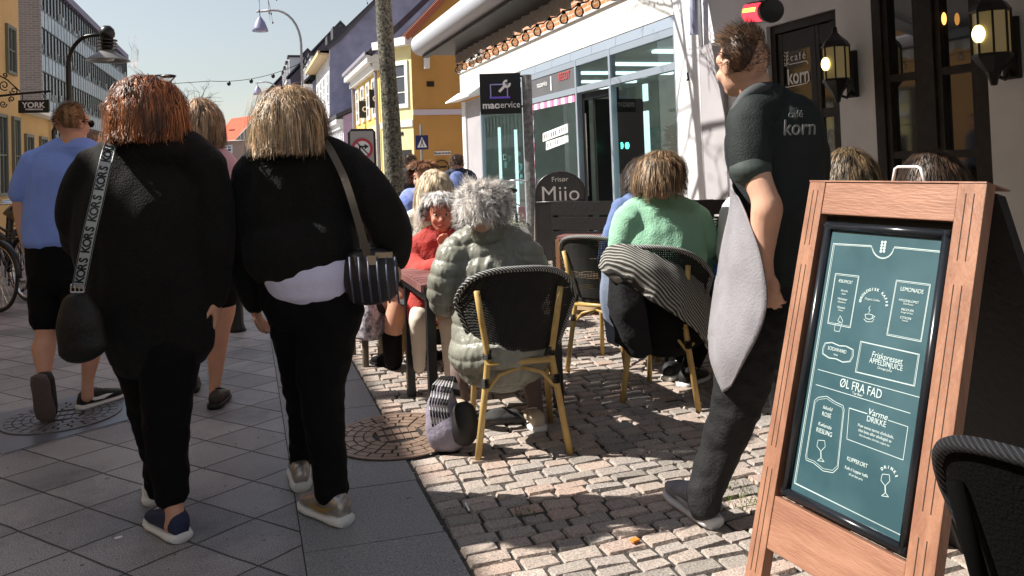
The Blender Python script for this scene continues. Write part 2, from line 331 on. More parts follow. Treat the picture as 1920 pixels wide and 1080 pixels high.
# ================================================================ ground
structure('ground', MB().quad((-60, -30, -.012), (60, -30, -.012), (60, 400, -.012), (-60, 400, -.012)), mat('ground_asphalt', (.1, .1, .1), .9, var=.2, vs=2))
EDX = .655     # where the slabs end and the setts begin
def slabmat():
    m = mat('paving_slabs', (.16, .155, .155), .55); n, b = nodes(m)
    tc = n.nodes.new('ShaderNodeTexCoord')
    def dotn(v, off):
        d = n.nodes.new('ShaderNodeVectorMath'); d.operation = 'DOT_PRODUCT'; n.links.new(tc.outputs['Object'], d.inputs[0]); d.inputs[1].default_value = v
        return math_(n, 'ADD', d.outputs['Value'], off)
    a1 = math.radians(58); a2 = math.radians(-40)     # headings of the two families of joints
    nA = (-math.cos(a1), math.sin(a1), 0); nB = (-math.cos(a2), math.sin(a2), 0)
    PA, PB = .33, .245
    ca = math_(n, 'DIVIDE', dotn(nA, 50.06), PA); cb = math_(n, 'DIVIDE', dotn(nB, 50.1), PB)
    nz = n.nodes.new('ShaderNodeTexNoise'); nz.inputs['Scale'].default_value = 6; n.links.new(tc.outputs['Object'], nz.inputs['Vector'])
    jit = math_(n, 'MULTIPLY', math_(n, 'SUBTRACT', nz.outputs['Fac'], .5), .035)
    def edge(c):
        f = math_(n, 'FRACT', math_(n, 'ADD', c, jit)); return math_(n, 'MINIMUM', f, math_(n, 'SUBTRACT', 1, f))
    eA = math_(n, 'MULTIPLY', edge(ca), PA); eB = math_(n, 'MULTIPLY', edge(cb), PB)
    e = math_(n, 'MINIMUM', eA, eB)
    mr = n.nodes.new('ShaderNodeMapRange'); mr.inputs[1].default_value = .0015; mr.inputs[2].default_value = .0065; n.links.new(e, mr.inputs[0])
    cv = n.nodes.new('ShaderNodeCombineXYZ'); n.links.new(math_(n, 'FLOOR', ca), cv.inputs[0]); n.links.new(math_(n, 'FLOOR', cb), cv.inputs[1])
    wn = n.nodes.new('ShaderNodeTexWhiteNoise'); n.links.new(cv.outputs[0], wn.inputs['Vector'])
    n1 = n.nodes.new('ShaderNodeTexNoise'); n1.inputs['Scale'].default_value = 220; n1.inputs['Detail'].default_value = 3; n.links.new(tc.outputs['Object'], n1.inputs['Vector'])
    n2 = n.nodes.new('ShaderNodeTexNoise'); n2.inputs['Scale'].default_value = 1.6; n2.inputs['Detail'].default_value = 6; n.links.new(tc.outputs['Object'], n2.inputs['Vector'])
    sp = ramp(n, n1.outputs['Fac'], [(.36, (.1, .1, .103)), (.5, (.21, .205, .205)), (.66, (.38, .365, .355))])
    mul = n.nodes.new('ShaderNodeMix'); mul.data_type = 'RGBA'; mul.blend_type = 'MULTIPLY'; mul.inputs[0].default_value = 1
    n.links.new(sp, mul.inputs[6]); n.links.new(ramp(n, math_(n, 'ADD', math_(n, 'MULTIPLY', n2.outputs['Fac'], .7), math_(n, 'MULTIPLY', wn.outputs['Value'], .3)), [(.3, (.95, .93, .94)), (.75, (1.75, 1.68, 1.66))]), mul.inputs[7])
    vo = n.nodes.new('ShaderNodeTexVoronoi'); vo.inputs['Scale'].default_value = 3.2; n.links.new(tc.outputs['Object'], vo.inputs['Vector'])
    n3 = n.nodes.new('ShaderNodeTexNoise'); n3.inputs['Scale'].default_value = .9; n3.inputs['Detail'].default_value = 7; n3.inputs['Roughness'].default_value = .7; n.links.new(tc.outputs['Object'], n3.inputs['Vector'])
    gum = ramp(n, vo.outputs['Distance'], [(.035, (.55, .55, .55)), (.05, (1, 1, 1))]); st_ = ramp(n, n3.outputs['Fac'], [(.38, (.55, .55, .56)), (.5, (1, 1, 1)), (.68, (1.25, 1.22, 1.2))])
    m3 = n.nodes.new('ShaderNodeMix'); m3.data_type = 'RGBA'; m3.blend_type = 'MULTIPLY'; m3.inputs[0].default_value = 1; n.links.new(mul.outputs[2], m3.inputs[6]); n.links.new(gum, m3.inputs[7])
    m4 = n.nodes.new('ShaderNodeMix'); m4.data_type = 'RGBA'; m4.blend_type = 'MULTIPLY'; m4.inputs[0].default_value = .8; n.links.new(m3.outputs[2], m4.inputs[6]); n.links.new(st_, m4.inputs[7]); mul = m4
    fin = n.nodes.new('ShaderNodeMix'); fin.data_type = 'RGBA'; fin.inputs[6].default_value = (.012, .012, .012, 1)
    n.links.new(mr.outputs[0], fin.inputs[0]); n.links.new(mul.outputs[2], fin.inputs[7]); n.links.new(fin.outputs[2], b.inputs['Base Color'])
    bp = n.nodes.new('ShaderNodeBump'); bp.inputs['Strength'].default_value = .7; bp.inputs['Distance'].default_value = .006
    n.links.new(math_(n, 'ADD', mr.outputs[0], math_(n, 'MULTIPLY', n1.outputs['Fac'], .25)), bp.inputs['Height']); n.links.new(bp.outputs[0], b.inputs['Normal'])
    return m
BW = .5        # border course of bigger slabs beside the setts
structure('pavement', MB().quad((-16, -8, 0), (EDX-BW, -8, 0), (EDX-BW, 110, 0), (-16, 110, 0)), slabmat())
SLB = mat('border_slab_stone', (.15, .148, .15), .6, col2=(.36, .35, .345), vs=150, bump=.5, bs=90)
jn = mat('joint_sand', (.05, .045, .04), .95, var=.4, vs=60)
structure('pavement_bedding', MB().quad((EDX-BW, -8, -.006), (5.2, -8, -.006), (5.2, 110, -.006), (EDX-BW, 110, -.006)), jn)
mb = MB(); y = -3.0
while y < 24:
    l = random.uniform(.5, .6); g = .004; x1 = EDX+random.uniform(-.006, .006); z = random.uniform(0, .0025); tl = -.035
    mb.add([(EDX-BW+g, y+g, z), (x1, y+g+tl, z), (x1, y+l-g+tl, z), (EDX-BW+g, y+l-g, z), (EDX-BW+g, y+g, -.005), (x1, y+g+tl, -.005), (x1, y+l-g+tl, -.005), (EDX-BW+g, y+l-g, -.005)], [(0,1,2,3),(0,4,5,1),(1,5,6,2),(2,6,7,3),(3,7,4,0)])
    y += l
structure('pavement_border', mb, SLB)
def settmat():
    m = mat('granite_setts', (.4, .36, .32), .75); n, b = nodes(m)
    g = n.nodes.new('ShaderNodeNewGeometry'); tc = n.nodes.new('ShaderNodeTexCoord')
    n1 = n.nodes.new('ShaderNodeTexNoise'); n1.inputs['Scale'].default_value = 150; n1.inputs['Detail'].default_value = 3; n.links.new(tc.outputs['Object'], n1.inputs['Vector'])
    base = ramp(n, g.outputs['Random Per Island'], [(0, (.24, .22, .2)), (.25, (.36, .32, .29)), (.5, (.38, .31, .265)), (.7, (.32, .3, .285)), (.88, (.4, .3, .25)), (1, (.46, .42, .38))])
    mul = n.nodes.new('ShaderNodeMix'); mul.data_type = 'RGBA'; mul.blend_type = 'MULTIPLY'; mul.inputs[0].default_value = 1
    n.links.new(base, mul.inputs[6]); n.links.new(ramp(n, n1.outputs['Fac'], [(.3, (.55, .55, .57)), (.62, (1.25, 1.2, 1.15))]), mul.inputs[7]); n.links.new(mul.outputs[2], b.inputs['Base Color'])
    n2 = n.nodes.new('ShaderNodeTexNoise'); n2.inputs['Scale'].default_value = 60; n2.inputs['Detail'].default_value = 6; n.links.new(tc.outputs['Object'], n2.inputs['Vector'])
    bp = n.nodes.new('ShaderNodeBump'); bp.inputs['Strength'].default_value = .6; bp.inputs['Distance'].default_value = .008
    n.links.new(n2.outputs['Fac'], bp.inputs['Height']); n.links.new(bp.outputs[0], b.inputs['Normal']); return m
MANS = [(Vector((.68, 3.92, 0)), .335)]
def setts(y0, y1, x0, x1, res, name, big=1.0):
    vs = []; fs = []; y = y0; row = 0
    while y < y1:
        h = random.uniform(.07, .092)*big; x = x0+.012-random.uniform(0, .05) if row else x0+.012; x = max(x, x0+.006)
        while x < x1:
            l = random.uniform(.095, .165)*big; cx, cy = x+l/2, y+h/2+.03*math.sin(x*1.3+row*.05)+(random.random()-.5)*.008
            if not any((Vector((cx, cy, 0))-c).length < r_+.035 for c, r_ in MANS):
                z0 = .004+random.uniform(-.004, .005); tx, ty = random.uniform(-.03, .03), random.uniform(-.03, .03)
                a = random.uniform(-.05, .05); hx, hy = (l-random.uniform(.006,.014))/2, (h-random.uniform(.006,.013))/2; k = len(vs); n = res
                cor = [1-random.uniform(0, .16) for _ in range(4)]
                for j in range(n):
                    for i in range(n):
                        s, t = 2*i/(n-1)-1, 2*j/(n-1)-1; s = math.copysign(abs(s)**.7, s); t = math.copysign(abs(t)**.7, t)
                        if res == 4: s = (-1, -.9, .9, 1)[i]; t = (-1, -.86, .86, 1)[j]
                        e = max(abs(s), abs(t)); edge = 1 if (i in (0, n-1) or j in (0, n-1)) else 0
                        cut = cor[(i > n/2)+2*(j > n/2)] if (i in (0, n-1) and j in (0, n-1)) else 1
                        px, py = hx*s*cut, hy*t*cut
                        z = z0+px*tx+py*ty+(-.012 if edge else .003*random.uniform(-1, 1))
                        vs.append((cx+px*math.cos(a)-py*math.sin(a), cy+px*math.sin(a)+py*math.cos(a), z))
                for j in range(n-1):
                    for i in range(n-1): fs.append((k+j*n+i, k+j*n+i+1, k+(j+1)*n+i+1, k+(j+1)*n+i))
            x += l
        y += h; row += 1
    me = bpy.data.meshes.new(name); me.from_pydata(vs, [], fs); me.update()
    return tag(link(name, me, settmat(), None, False), kind='structure')
setts(.6, 12.5, EDX+.004, 4.68, 4, 'sett_paving')
structure('side_street', MB().quad((EDX+.01, 12.55, 0), (40, 12.55, 0), (40, 110, 0), (EDX+.01, 110, 0)), mat('far_setts', (.34, .31, .28), .85, col2=(.2, .18, .17), vs=9, bump=.5, bs=14))
# manhole covers
def manhole(c, r, rot, label, col):
    root = thing('manhole_cover', (c[0], c[1], 0), label, 'manhole cover'); m1 = mat('cast_iron_'+str(round(c[1], 1)), col, .45, var=.2, vs=20, metal=.3)
    c = Vector((c[0], c[1], 0)); mb = MB(); mb.lathe(c, [(0, .005), (r, .005), (r+.004, -.004)], 48)
    mb.build('plate', mat('cover_recess', (.03, .028, .026), .7), root)
    mb = MB()
    def sector(r0, r1, a0, a1):
        k = max(2, int((a1-a0)*r1/.03)); A = [a0+(a1-a0)*i/k for i in range(k+1)]
        pts = [c+Vector((math.cos(a)*r1, math.sin(a)*r1, .0055)) for a in A]+[c+Vector((math.cos(a)*r0, math.sin(a)*r0, .0055)) for a in A[::-1]]
        mb.prism(pts, (0, 0, .0055))
    sector(r-.022, r, 0, 6.2831)
    for ring, (r0, r1, n) in enumerate(((.80, .92, 26), (.66, .78, 20), (.52, .64, 16), (.38, .5, 12))):
        for i in range(n):
            a = rot+(i+(ring % 2)*.5)*2*math.pi/n; sector(r*r0, r*r1, a, a+2*math.pi/n-.012/(r*r1))
    for i in range(-2, 3):
        for s in (-1, 1):
            p = c+Vector((i*r*.12, s*r*.14, .008)); mb.obox(p, Vector((r*.05, 0, 0)), Vector((0, r*.1, 0)), Vector((0, 0, .003)))
    mb.build('raised_pattern', m1, root); return root
manhole((.68, 3.92), .33, .2, 'round iron cover with arcs half sunlit at edge of the setts', (.3, .21, .16))
mh = manhole((-1.0, 5.02), .3, .5, 'round iron cover under the lifted shoe of the man in shorts', (.16, .16, .17))
fr = MB(); c = Vector((-1.0, 5.02, .003)); a = math.radians(58); ex = Vector((math.sin(a), math.cos(a), 0)); ey = Vector((-math.cos(a), math.sin(a), 0))
fr.obox(c-Vector((0,0,.002)), ex*.42, ey*.38, Vector((0, 0, .003))); fr.build('frame_plate', mat('wet_steel', (.16, .17, .2), .35, metal=.4, var=.1, vs=9), mh)
for (x, y, s, lab) in ((-1.35, 9.2, .34, 'pale square cover plate on the far left pavement'), (-.75, 6.9, .2, 'small pale cover plate behind the shoes of the man')):
    root = thing('cover_plate', (x, y, 0), lab, 'cover plate'); mb = MB().obox((x, y, .003), ex*s, ey*s, Vector((0, 0, .003))); mb.build('plate', mat('pale_steel', (.3, .32, .38), .4, metal=.3), root)
tag(MB().obox(U(217, 1010, 2.6)*0+GZ(222, 1010)+Vector((0,0,.004)), Vector((.012,.003,0)), Vector((-.002,.006,0)), Vector((0,0,.002))).build('litter_scrap', WHT), 'tiny white paper scrap lying on dark slabs near the navy shoe', 'litter')
tag(MB().obox(GZ(1190, 1020)+Vector((0,0,.014)), Vector((.014,.004,0)), Vector((-.003,.01,0)), Vector((0,0,.003))).build('fallen_leaf', mat('orange_leaf', (.7, .22, .03), .7)), 'small orange leaf lying on the setts in the foreground', 'leaf')
tag(MB().tube([GZ(873, 952)+Vector((0,0,.018)), GZ(880, 966)+Vector((0,0,.018))], .004, 6).build('cigarette_end', WHT), 'white cigarette end lying on shaded setts', 'cigarette end')
# weeds in the joints
def weeds():
    vs = []; fs = []
    for (px, py, n, s) in ((1385, 935, 130, .09), (1372, 915, 70, .06), (1150, 835, 60, .1), (1420, 945, 60, .06), (985, 960, 30, .05)):
        c = GZ(px, py)
        for _ in range(n):
            b = c+Vector((random.gauss(0, s), random.gauss(0, s*.5), -.004)); h = random.uniform(.012, .03); a = random.uniform(0, 6.28)
            d = Vector((math.cos(a), math.sin(a), 0)); k = len(vs); vs += [b-d*.003, b+d*.003, b+Vector((-d.y, d.x, 0))*h*.5+Vector((0, 0, h))]; fs.append((k, k+1, k+2))
    me = bpy.data.meshes.new('joint_weeds'); me.from_pydata([tuple(v) for v in vs], [], fs)
    tag(link('joint_weeds', me, mat('weed_green', (.1, .13, .03), .7), None), 'sparse green weeds growing in joints of the sunlit setts', 'weeds', kind='stuff')
weeds()
def grit():
    vs = []; fs = []; R = random.Random(3)
    for k in range(2600):
        if R.random() < .62: p = Vector((R.uniform(.66, 3.6), R.uniform(1.2, 7), .006))
        else: p = Vector((R.uniform(-2.5, .7), R.uniform(1.8, 6.5), .001))
        s_ = R.uniform(.0012, .004); a = R.uniform(0, 6.28); X_ = Vector((math.cos(a), math.sin(a), 0))*s_*R.uniform(1, 2); Y_ = Vector((-math.sin(a), math.cos(a), 0))*s_; b = len(vs)
        vs += [p-X_-Y_, p+X_-Y_, p+X_+Y_, p-X_+Y_, p+Vector((0, 0, s_*.9))]; fs += [(b, b+1, b+4), (b+1, b+2, b+4), (b+2, b+3, b+4), (b+3, b, b+4)]
    me = bpy.data.meshes.new('street_grit'); me.from_pydata([tuple(v) for v in vs], [], fs)
    tag(link('street_grit', me, mat('grit', (.06, .05, .04), .9, col2=(.5, .45, .38), vs=40), None), 'scattered grit and crumbs on the setts and slabs', 'grit', kind='stuff')
grit()
# ================================================================ buildings
def window_part(parent, corners, n, fm, gm, fwid=.07, cols=2, rows=3, depth=.05, name='window', bar=.03):
    """corners: lower-left, lower-right, upper-right, upper-left ; n outward normal"""
    a, b, c_, d_ = [Vector(p) for p in corners]; ux = (b-a); W = ux.length; ux.normalize(); uy = (d_-a); Hh = uy.length; uy.normalize(); n = Vector(n).normalized()
    mb = MB()
    def bar_(x0, y0, x1, y1, t0, t1):
        p = a+ux*((x0+x1)/2)+uy*((y0+y1)/2)+n*((t0+t1)/2); mb.obox(p, ux*((x1-x0)/2), uy*((y1-y0)/2), n*((t1-t0)/2))
    bar_(0, 0, fwid, Hh, -.02, depth); bar_(W-fwid, 0, W, Hh, -.02, depth); bar_(fwid, 0, W-fwid, fwid, -.02, depth-.003); bar_(fwid, Hh-fwid, W-fwid, Hh, -.02, depth-.003)
    for i in range(1, cols): x = W*i/cols; bar_(x-bar/2, fwid, x+bar/2, Hh-fwid, -.01, depth*.7)
    for i in range(1, rows): y = Hh*i/rows; bar_(fwid, y-bar/2, W-fwid, y+bar/2, -.01, depth*.6)
    o = mb.build(name, fm, parent)
    p = MB().quad(a+n*.008, b+n*.008, c_+n*.008, d_+n*.008); p.build('pane', gm, o); return o
def grid_windows(parent, org, ux, n, xs, zs, w, h, fm, gm, **k):
    ux = Vector(ux)
    for z in zs:
        for x in xs:
            a = Vector(org)+ux*x+Vector((0, 0, z)); window_part(parent, (a, a+ux*w, a+ux*w+Vector((0,0,h)), a+Vector((0,0,h))), n, fm, gm, **k)
TILE = stripemat('red_roof_tiles', (.42, .13, .07), (.3, .09, .05), (0, 1, 0), .24)
SLATE = mat('dark_slate', (.07, .065, .075), .7, var=.25, vs=8, bump=.3, bs=12)
ZINC = mat('grey_zinc', (.3, .3, .32), .5, metal=.4)
# ---- the shop: white fascia, aluminium shop front, brick storey
FX = 4.7
shop = thing('shop_building', (FX, 12.5, 0), 'shop building with white fascia, aluminium shop front and orange brick upper storey', 'building')
YA, YB = 17.3, 7.85
MB().box((FX+.03, YB-.45, 3.40), (FX+6, YA-.05, 8)).build('brick_wall', BRICKO, shop)
MB().box((FX-.02, YB-.44, 2.95), (FX+.3, YA+.05, 3.385)).box((FX-.06, YB-.44, 3.385), (FX+.35, YA+.05, 3.42)).build('fascia', mat('cream_fascia', (.78, .76, .72), .6, var=.04, vs=2), shop)
mb = MB(); y = YB+.02
for k in range(7):
    l = (13.2-YB)/7; mb.prism([(FX-.03, y+.004, 2.81), (FX+.02, y+.004, 2.81), (FX+.02, y+.004, 2.945), (FX-.01, y+.004, 2.945)], (0, l-.008, 0)); y += l
mb.build('lintel_cladding', ALU, shop)
# interior
INT = mat('shop_interior_wall', (.5, .5, .45), .9, var=.2, vs=1.1); 
MB().box((FX+3.2, YB-.3, 0), (FX+3.3, 16, 2.9)).build('back_wall', INT, shop)
MB().box((FX+.1, YB-.3, -.005), (FX+3.2, 16, .012)).build('shop_floor', mat('shop_floor_tiles', (.6, .6, .58), .4, var=.1, vs=4), shop)
MB().box((FX+.1, YB-.3, 2.84), (FX+3.2, 16, 2.94)).build('ceiling', WHITE, shop)
MB().box((FX+.12, YB-.42, 0), (FX+3.2, YB-.3, 2.9)).build('side_wall', INT, shop); MB().box((FX+.12, 16, 0), (FX+3.2, 16.1, 2.9)).build('side_wall', INT, shop)
CLM = mat('ceiling_fill_light', (.9, .95, 1), .4, emit=(.75, 1, .95), es=1.1)  # unseen lights added under the ceiling to brighten the dark shop interior
for yy in (8.6, 9.8, 11.2, 12.4, 13.8, 15.0): MB().box((FX+.8, yy, 2.8), (FX+2.6, yy+.12, 2.835)).build('ceiling_fill_light', CLM, shop)
MB().box((FX+1.2, 8.6, 0), (FX+1.5, 8.9, 2.79)).build('pillar', WHITE, shop); MB().box((FX+1.0, 13.55, 0), (FX+1.2, 13.75, 2.79)).build('pillar', WHITE, shop)
MB().box((FX+2.2, 11, 0), (FX+3.1, 12.6, 1.05)).box((FX+2.7, 13.6, 0), (FX+3.19, 15.5, 1.9)).build('shop_counter', mat('teal_display', (.2, .5, .5), .6, col2=(.7, .72, .68), vs=5), shop)
mb = MB()
for y, z0, z1 in ((9.06, .45, 1.93), (9.06, 2.06, 2.28), (15.3, .35, 2.05), (14.28, .35, 1.95)): mb.box((FX+.22, y, z0), (FX+.25, y+.1, z1))
mb.build('hanging_display_strip', mat('white_acrylic', (.85, .95, .95), .3, emit=(.75, 1, .98), es=.8), shop)
mb = MB()
for k in range(26):
    yy, zz = random.uniform(13.3, 15.6), random.uniform(.5, 1.5); mb.box((FX+.3, yy, zz), (FX+.34, yy+random.uniform(.08, .22), zz+random.uniform(.05, .14)))
mb.build('shelf_goods', mat('packaged_goods', (.7, .72, .65), .5, col2=(.12, .45, .42), vs=3), shop)
# framing: mullions and transoms on the glass line
fm = MB()
def mull(y, z0, z1, w_=.06): fm.box((FX-.035, y-w_/2, z0), (FX+.05, y+w_/2, z1))
for y in (15.75, 13.12, 12.8, 10.75, 9.6, YB+.03): mull(y, .25, 2.81)
for (y0, y1, z) in ((10.78, 12.77, 2.36), (9.63, 10.72, 2.36), (YB+.06, 9.57, 2.36), (YB+.06, 9.57, .3), (10.78, 12.77, .3), (13.15, 15.72, .3), (13.15, 15.72, 2.7), (YB+.06, 9.57, 2.76), (9.63, 10.72, 2.76), (10.78, 12.77, 2.76)):
    fm.box((FX-.03, y0, z-.045), (FX+.045, y1, z+.045))
fm.build('shop_front_frame', ALU, shop, bevel=.004)
MB().box((FX-.01, YB, 0), (FX+.08, 9.57, .25)).box((FX-.01, 10.78, 0), (FX+.08, 15.72, .25)).build('plinth', mat('dark_plinth', (.1, .1, .1), .7), shop)
gl = MB()
for (y0, y1, z0, z1) in ((YB+.06, 9.57, .34, 2.32), (YB+.06, 9.57, 2.4, 2.72), (9.63, 10.72, 2.4, 2.72), (10.78, 12.77, .34, 2.32), (13.15, 15.72, .34, 2.66)):
    MB().quad((FX, y1, z0), (FX, y0, z0), (FX, y0, z1), (FX, y1, z1)).build('shop_window', SHOPG, shop, fix=False)
sb = MB().box((FX-.02, 10.79, 2.41), (FX+.01, 12.76, 2.71)).build('sign_band', mat('grey_sign_band', (.13, .13, .14), .4, var=.1, vs=2), shop)
def fx_text(s, px, py, size, m, parent, x=FX-.03, **k):
    c = GX(px, py, x); return textobj(s, c, (0, -1, 0), (0, 0, 1), size, m, parent, **k)
fx_text('macservice', 1016, 158, .13, WHT, sb, name='white_lettering', sx=.8)
fx_text('RECOT', 1057, 143, .17, mat('red_letter', (.6, .06, .06), .5), sb, name='red_lettering', sx=.85)
MB().box((FX-.03, 11.72, 2.45), (FX-.022, 11.76, 2.68)).build('divider_mark', WHT, sb)
# shop door, dark frame standing open into the shop
dr = MB().box((FX+.05, 9.64, .03), (FX+.12, 9.72, 2.3)).box((FX+.05, 10.64, .03), (FX+.12, 10.72, 2.3)).box((FX+.05, 9.72, 2.2), (FX+.12, 10.64, 2.3)).box((FX+.12, 10.42, .03), (FX+.9, 10.5, 2.2)).build('door', BLACKM, shop)
MB().tube([(FX-.0, 10.5, .8), (FX-.0, 10.5, 2.0)], .012).build('handle', CHROME, dr)
# striped tape round the second window, stickers in it
STR = stripemat('pink_white_tape', (.75, .25, .45), (.85, .82, .84), (0, 1, 0), .3, .5)
STR2 = stripemat('pink_white_tape_upright', (.75, .25, .45), (.85, .82, .84), (0, 0, 1), .3, .5)
tag(MB().box((FX-.012, 10.85, 2.2), (FX-.006, 12.76, 2.31)).build('warning_tape', STR), 'pink and white striped tape across the top of the shop window', 'tape')
tag(MB().box((FX-.012, 12.66, .4), (FX-.006, 12.75, 2.19)).build('warning_tape', STR2), 'pink and white striped tape running down the shop window side', 'tape')
def sticker(pts, label, marks):
    P = [GX(x, y, FX-.01) for x, y in pts]; root = thing('window_sticker', P[0], label, 'sticker'); MB().prism(P, (-.003, 0, 0)).build('sheet', WHT, root)
    mk = MB(); ux = (P[1]-P[0]); uy = (P[3]-P[0])
    for i in range(marks):
        if i in (3, 7): continue
        for j in range(random.choice((1, 2))):
            a = P[0]+ux*(.06+.88*i/marks)+uy*random.uniform(.2, .3); mk.prism([a, a+ux*.03, a+ux*.03+uy*.5, a+uy*.5], (-.005, 0, 0))
    mk.build('print', BLACKM, root)
sticker([(1018, 266), (1066, 248), (1066, 231), (1018, 250)], 'upper tilted white strip sticker with dark letters on shop window', 12)
sticker([(1024, 282), (1061, 268), (1061, 254), (1024, 266)], 'lower tilted white strip sticker with dark letters on shop window', 10)
# end panel, left of the first window
MB().box((FX-.02, 17.0, 0), (FX+.1, 17.28, 2.72)).build('end_post', WHITE, shop)
MB().box((FX+.02, 15.78, 0), (FX+.08, 17.0, 2.72)).build('side_panel', GREYP, shop)
MB().prism([(FX-.32, 15.6, 2.72), (FX-.32, 17.6, 2.72), (FX, 17.6, 2.76), (FX, 15.6, 2.76)], (0, 0, .03)).prism([(FX-.32, 15.6, 2.75), (FX-.02, 15.6, 2.95), (FX-.02, 15.6, 2.79)], (0, 2, 0)).build('canopy_flashing', WHITE, shop)
window_part(shop, [(FX+.02, 16.7, 3.55), (FX+.02, 15.6, 3.55), (FX+.02, 15.6, 4.9), (FX+.02, 16.7, 4.9)], (-1, 0, 0), WHITE, DGLASS, rows=2)
for y in (13.6, 11.4, 9.2): window_part(shop, [(FX+.02, y, 4.0), (FX+.02, y-1.1, 4.0), (FX+.02, y-1.1, 5.4), (FX+.02, y, 5.4)], (-1, 0, 0), WHITE, DGLASS, rows=2)
# green pharmacy-like lights glowing inside
mb = MB()
for px in (1165, 1176): mb.lathe(GX(px, 273, FX+.3), [(0, -.01), (.045, -.01), (.045, .01), (0, .01)], 16, Vector((1, 0, 0)))
tag(mb.build('green_lamp', mat('green_glow', (.05, .5, .3), .4, emit=(.1, 1, .7), es=2.2)), 'pair of round green lights glowing inside the big shop window', 'light')
MB().prism([GX(1205, 300, FX+.5), GX(1262, 318, FX+.5), GX(1270, 370, FX+.5), GX(1225, 360, FX+.5)], (.02, 0, 0))
def leafy(c, r, n, m, name, label, cat, lw=.03, parent=None, h=1.0):
    vs = []; fs = []; R = random.Random(n)
    for _ in range(n):
        q = Vector((R.gauss(0, 1), R.gauss(0, 1), R.gauss(0, 1))).normalized()*R.random()**.4; p = Vector(c)+Vector((q.x*r, q.y*r, q.z*r*h))
        a = Vector((R.gauss(0, 1), R.gauss(0, 1), R.gauss(0, .6))).normalized(); b = a.orthogonal().normalized(); k = len(vs); s = lw*R.uniform(.6, 1.3)
        vs += [p-a*s, p+b*s*.35, p+a*s, p-b*s*.35]; fs.append((k, k+1, k+2, k+3))
    me = bpy.data.meshes.new(name); me.from_pydata([tuple(v) for v in vs], [], fs); return tag(link(name, me, m, None), label, cat)
leafy((FX+.45, 8.5, 1.55), .25, 260, mat('palm_green', (.05, .1, .04), .5), 'pot_plant', 'dark pot plant behind the big shop window', 'plant', .09)
# ---- the cafe building
cafe = thing('cafe_building', (FX, 4, 0), 'cafe building with pale plaster wall, dark door and dark casement window', 'building')
def hole_wall(mb, X, t, y0, y1, z0, z1, holes):
    ys = sorted({y0, y1, *[h[0] for h in holes], *[h[1] for h in holes]})
    for a, b in zip(ys, ys[1:]):
        hs_ = sorted([h for h in holes if h[0] <= a+1e-6 and h[1] >= b-1e-6], key=lambda h: h[2]); z = z0
        for h in hs_:
            if h[2] > z: mb.box((X, a, z), (X+t, b, h[2]))
            z = h[3]
        if z < z1: mb.box((X, a, z), (X+t, b, z1))
DY0, DY1, DZ1 = 5.34, 6.26, 2.52; WY0, WY1, WZ0, WZ1 = 3.95, 4.95, .85, 2.75
mb = MB(); hole_wall(mb, FX, .35, -4, 7.35, 0, 3.6, [(DY0, DY1, 0, DZ1), (WY0, WY1, WZ0, WZ1), (1.2, 2.4, .85, 2.75)])
mb.build('wall', CAFEW, cafe)
MB().box((FX+.04, -4, 3.6), (FX+6, 7.3, 8)).build('upper_wall', BRICKO, cafe)
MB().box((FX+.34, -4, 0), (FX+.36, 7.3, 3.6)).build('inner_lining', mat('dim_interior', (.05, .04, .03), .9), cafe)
col = MB().box((FX-.05, 7.36, 0), (FX+.3, 7.86, 3.7)).build('pilaster', mat('white_marble', (.84, .84, .86), .35, var=.05, vs=1.4), cafe, bevel=.006)
mb = MB(); MB().tube([(FX-.12, 7.3, 4), (FX-.12, 7.3, 3.2), (FX-.12, 7.33, 2.62)], .045, 12).build('shade_stripe', mat('blue_grey_shade_paint', (.4, .43, .6), .5), cafe)  # blue-grey tube standing in for a bluish shadow stripe beside the pilaster
tag(MB().tube([GX(1289, 137, FX-.08), GX(1291, 150, FX-.11), GX(1287, 150, FX-.13)], .012, 6).build('wall_hook', BLACKM), 'small black hook fixed on the white pilaster', 'hook')
pn = tag(MB().box((FX-.05, 6.93, .02), (FX-.004, 7.355, 2.5)).build('wall_shade_panel', GREYP, None, bevel=.004), 'tall grey sheet painted as the shaded strip of wall beside the white pilaster', 'panel')  # grey sheet painted in place of the shade on this strip of wall
# door
dgl = mat('door_glass', (.05, .045, .02), .05, spec=1, ior=1.9, var=.5, vs=3)
fr = MB(); X0 = FX+.06
fr.box((X0-.02, DY0, 0), (X0+.1, DY0+.07, DZ1)).box((X0-.02, DY1-.07, 0), (X0+.1, DY1, DZ1)).box((X0-.02, DY0+.07, DZ1-.08), (X0+.1, DY1-.07, DZ1))
fr.build('door_frame', DARKW, cafe, bevel=.004)
d1 = MB(); ya, yb, yc = DY0+.075, DY0+.33, DY1-.075
for (a, b) in ((ya, ya+.07), (yb-.05, yb-.002), (yb+.002, yb+.075), (yc-.07, yc)): d1.box((X0, a, .02), (X0+.05, b, DZ1-.085))
for (a, b, z0, z1) in ((yb+.075, yc-.07, DZ1-.26, DZ1-.09), (yb+.075, yc-.07, 1.62, 1.7), (yb+.075, yc-.07, .02, .8), (ya+.07, yb-.05, DZ1-.26, DZ1-.09), (ya+.07, yb-.05, 1.62, 1.7), (ya+.07, yb-.05, .02, .8)): d1.box((X0+.003, a, z0), (X0+.047, b, z1))
dd = d1.build('door', DARKW, cafe, bevel=.004)
for (a, b, z0, z1) in ((yb+.07, yc-.065, 1.69, DZ1-.25), (yb+.07, yc-.065, .79, 1.63), (ya+.065, yb-.045, 1.69, DZ1-.25), (ya+.065, yb-.045, .79, 1.63)):
    MB().quad((X0+.02, a, z0), (X0+.02, b, z0), (X0+.02, b, z1), (X0+.02, a, z1)).build('pane', dgl, dd)
MB().tube([(X0-.05, yb+.04, 1.0), (X0-.05, yb+.04, 1.3)], .012).build('handle', CHROME, dd)
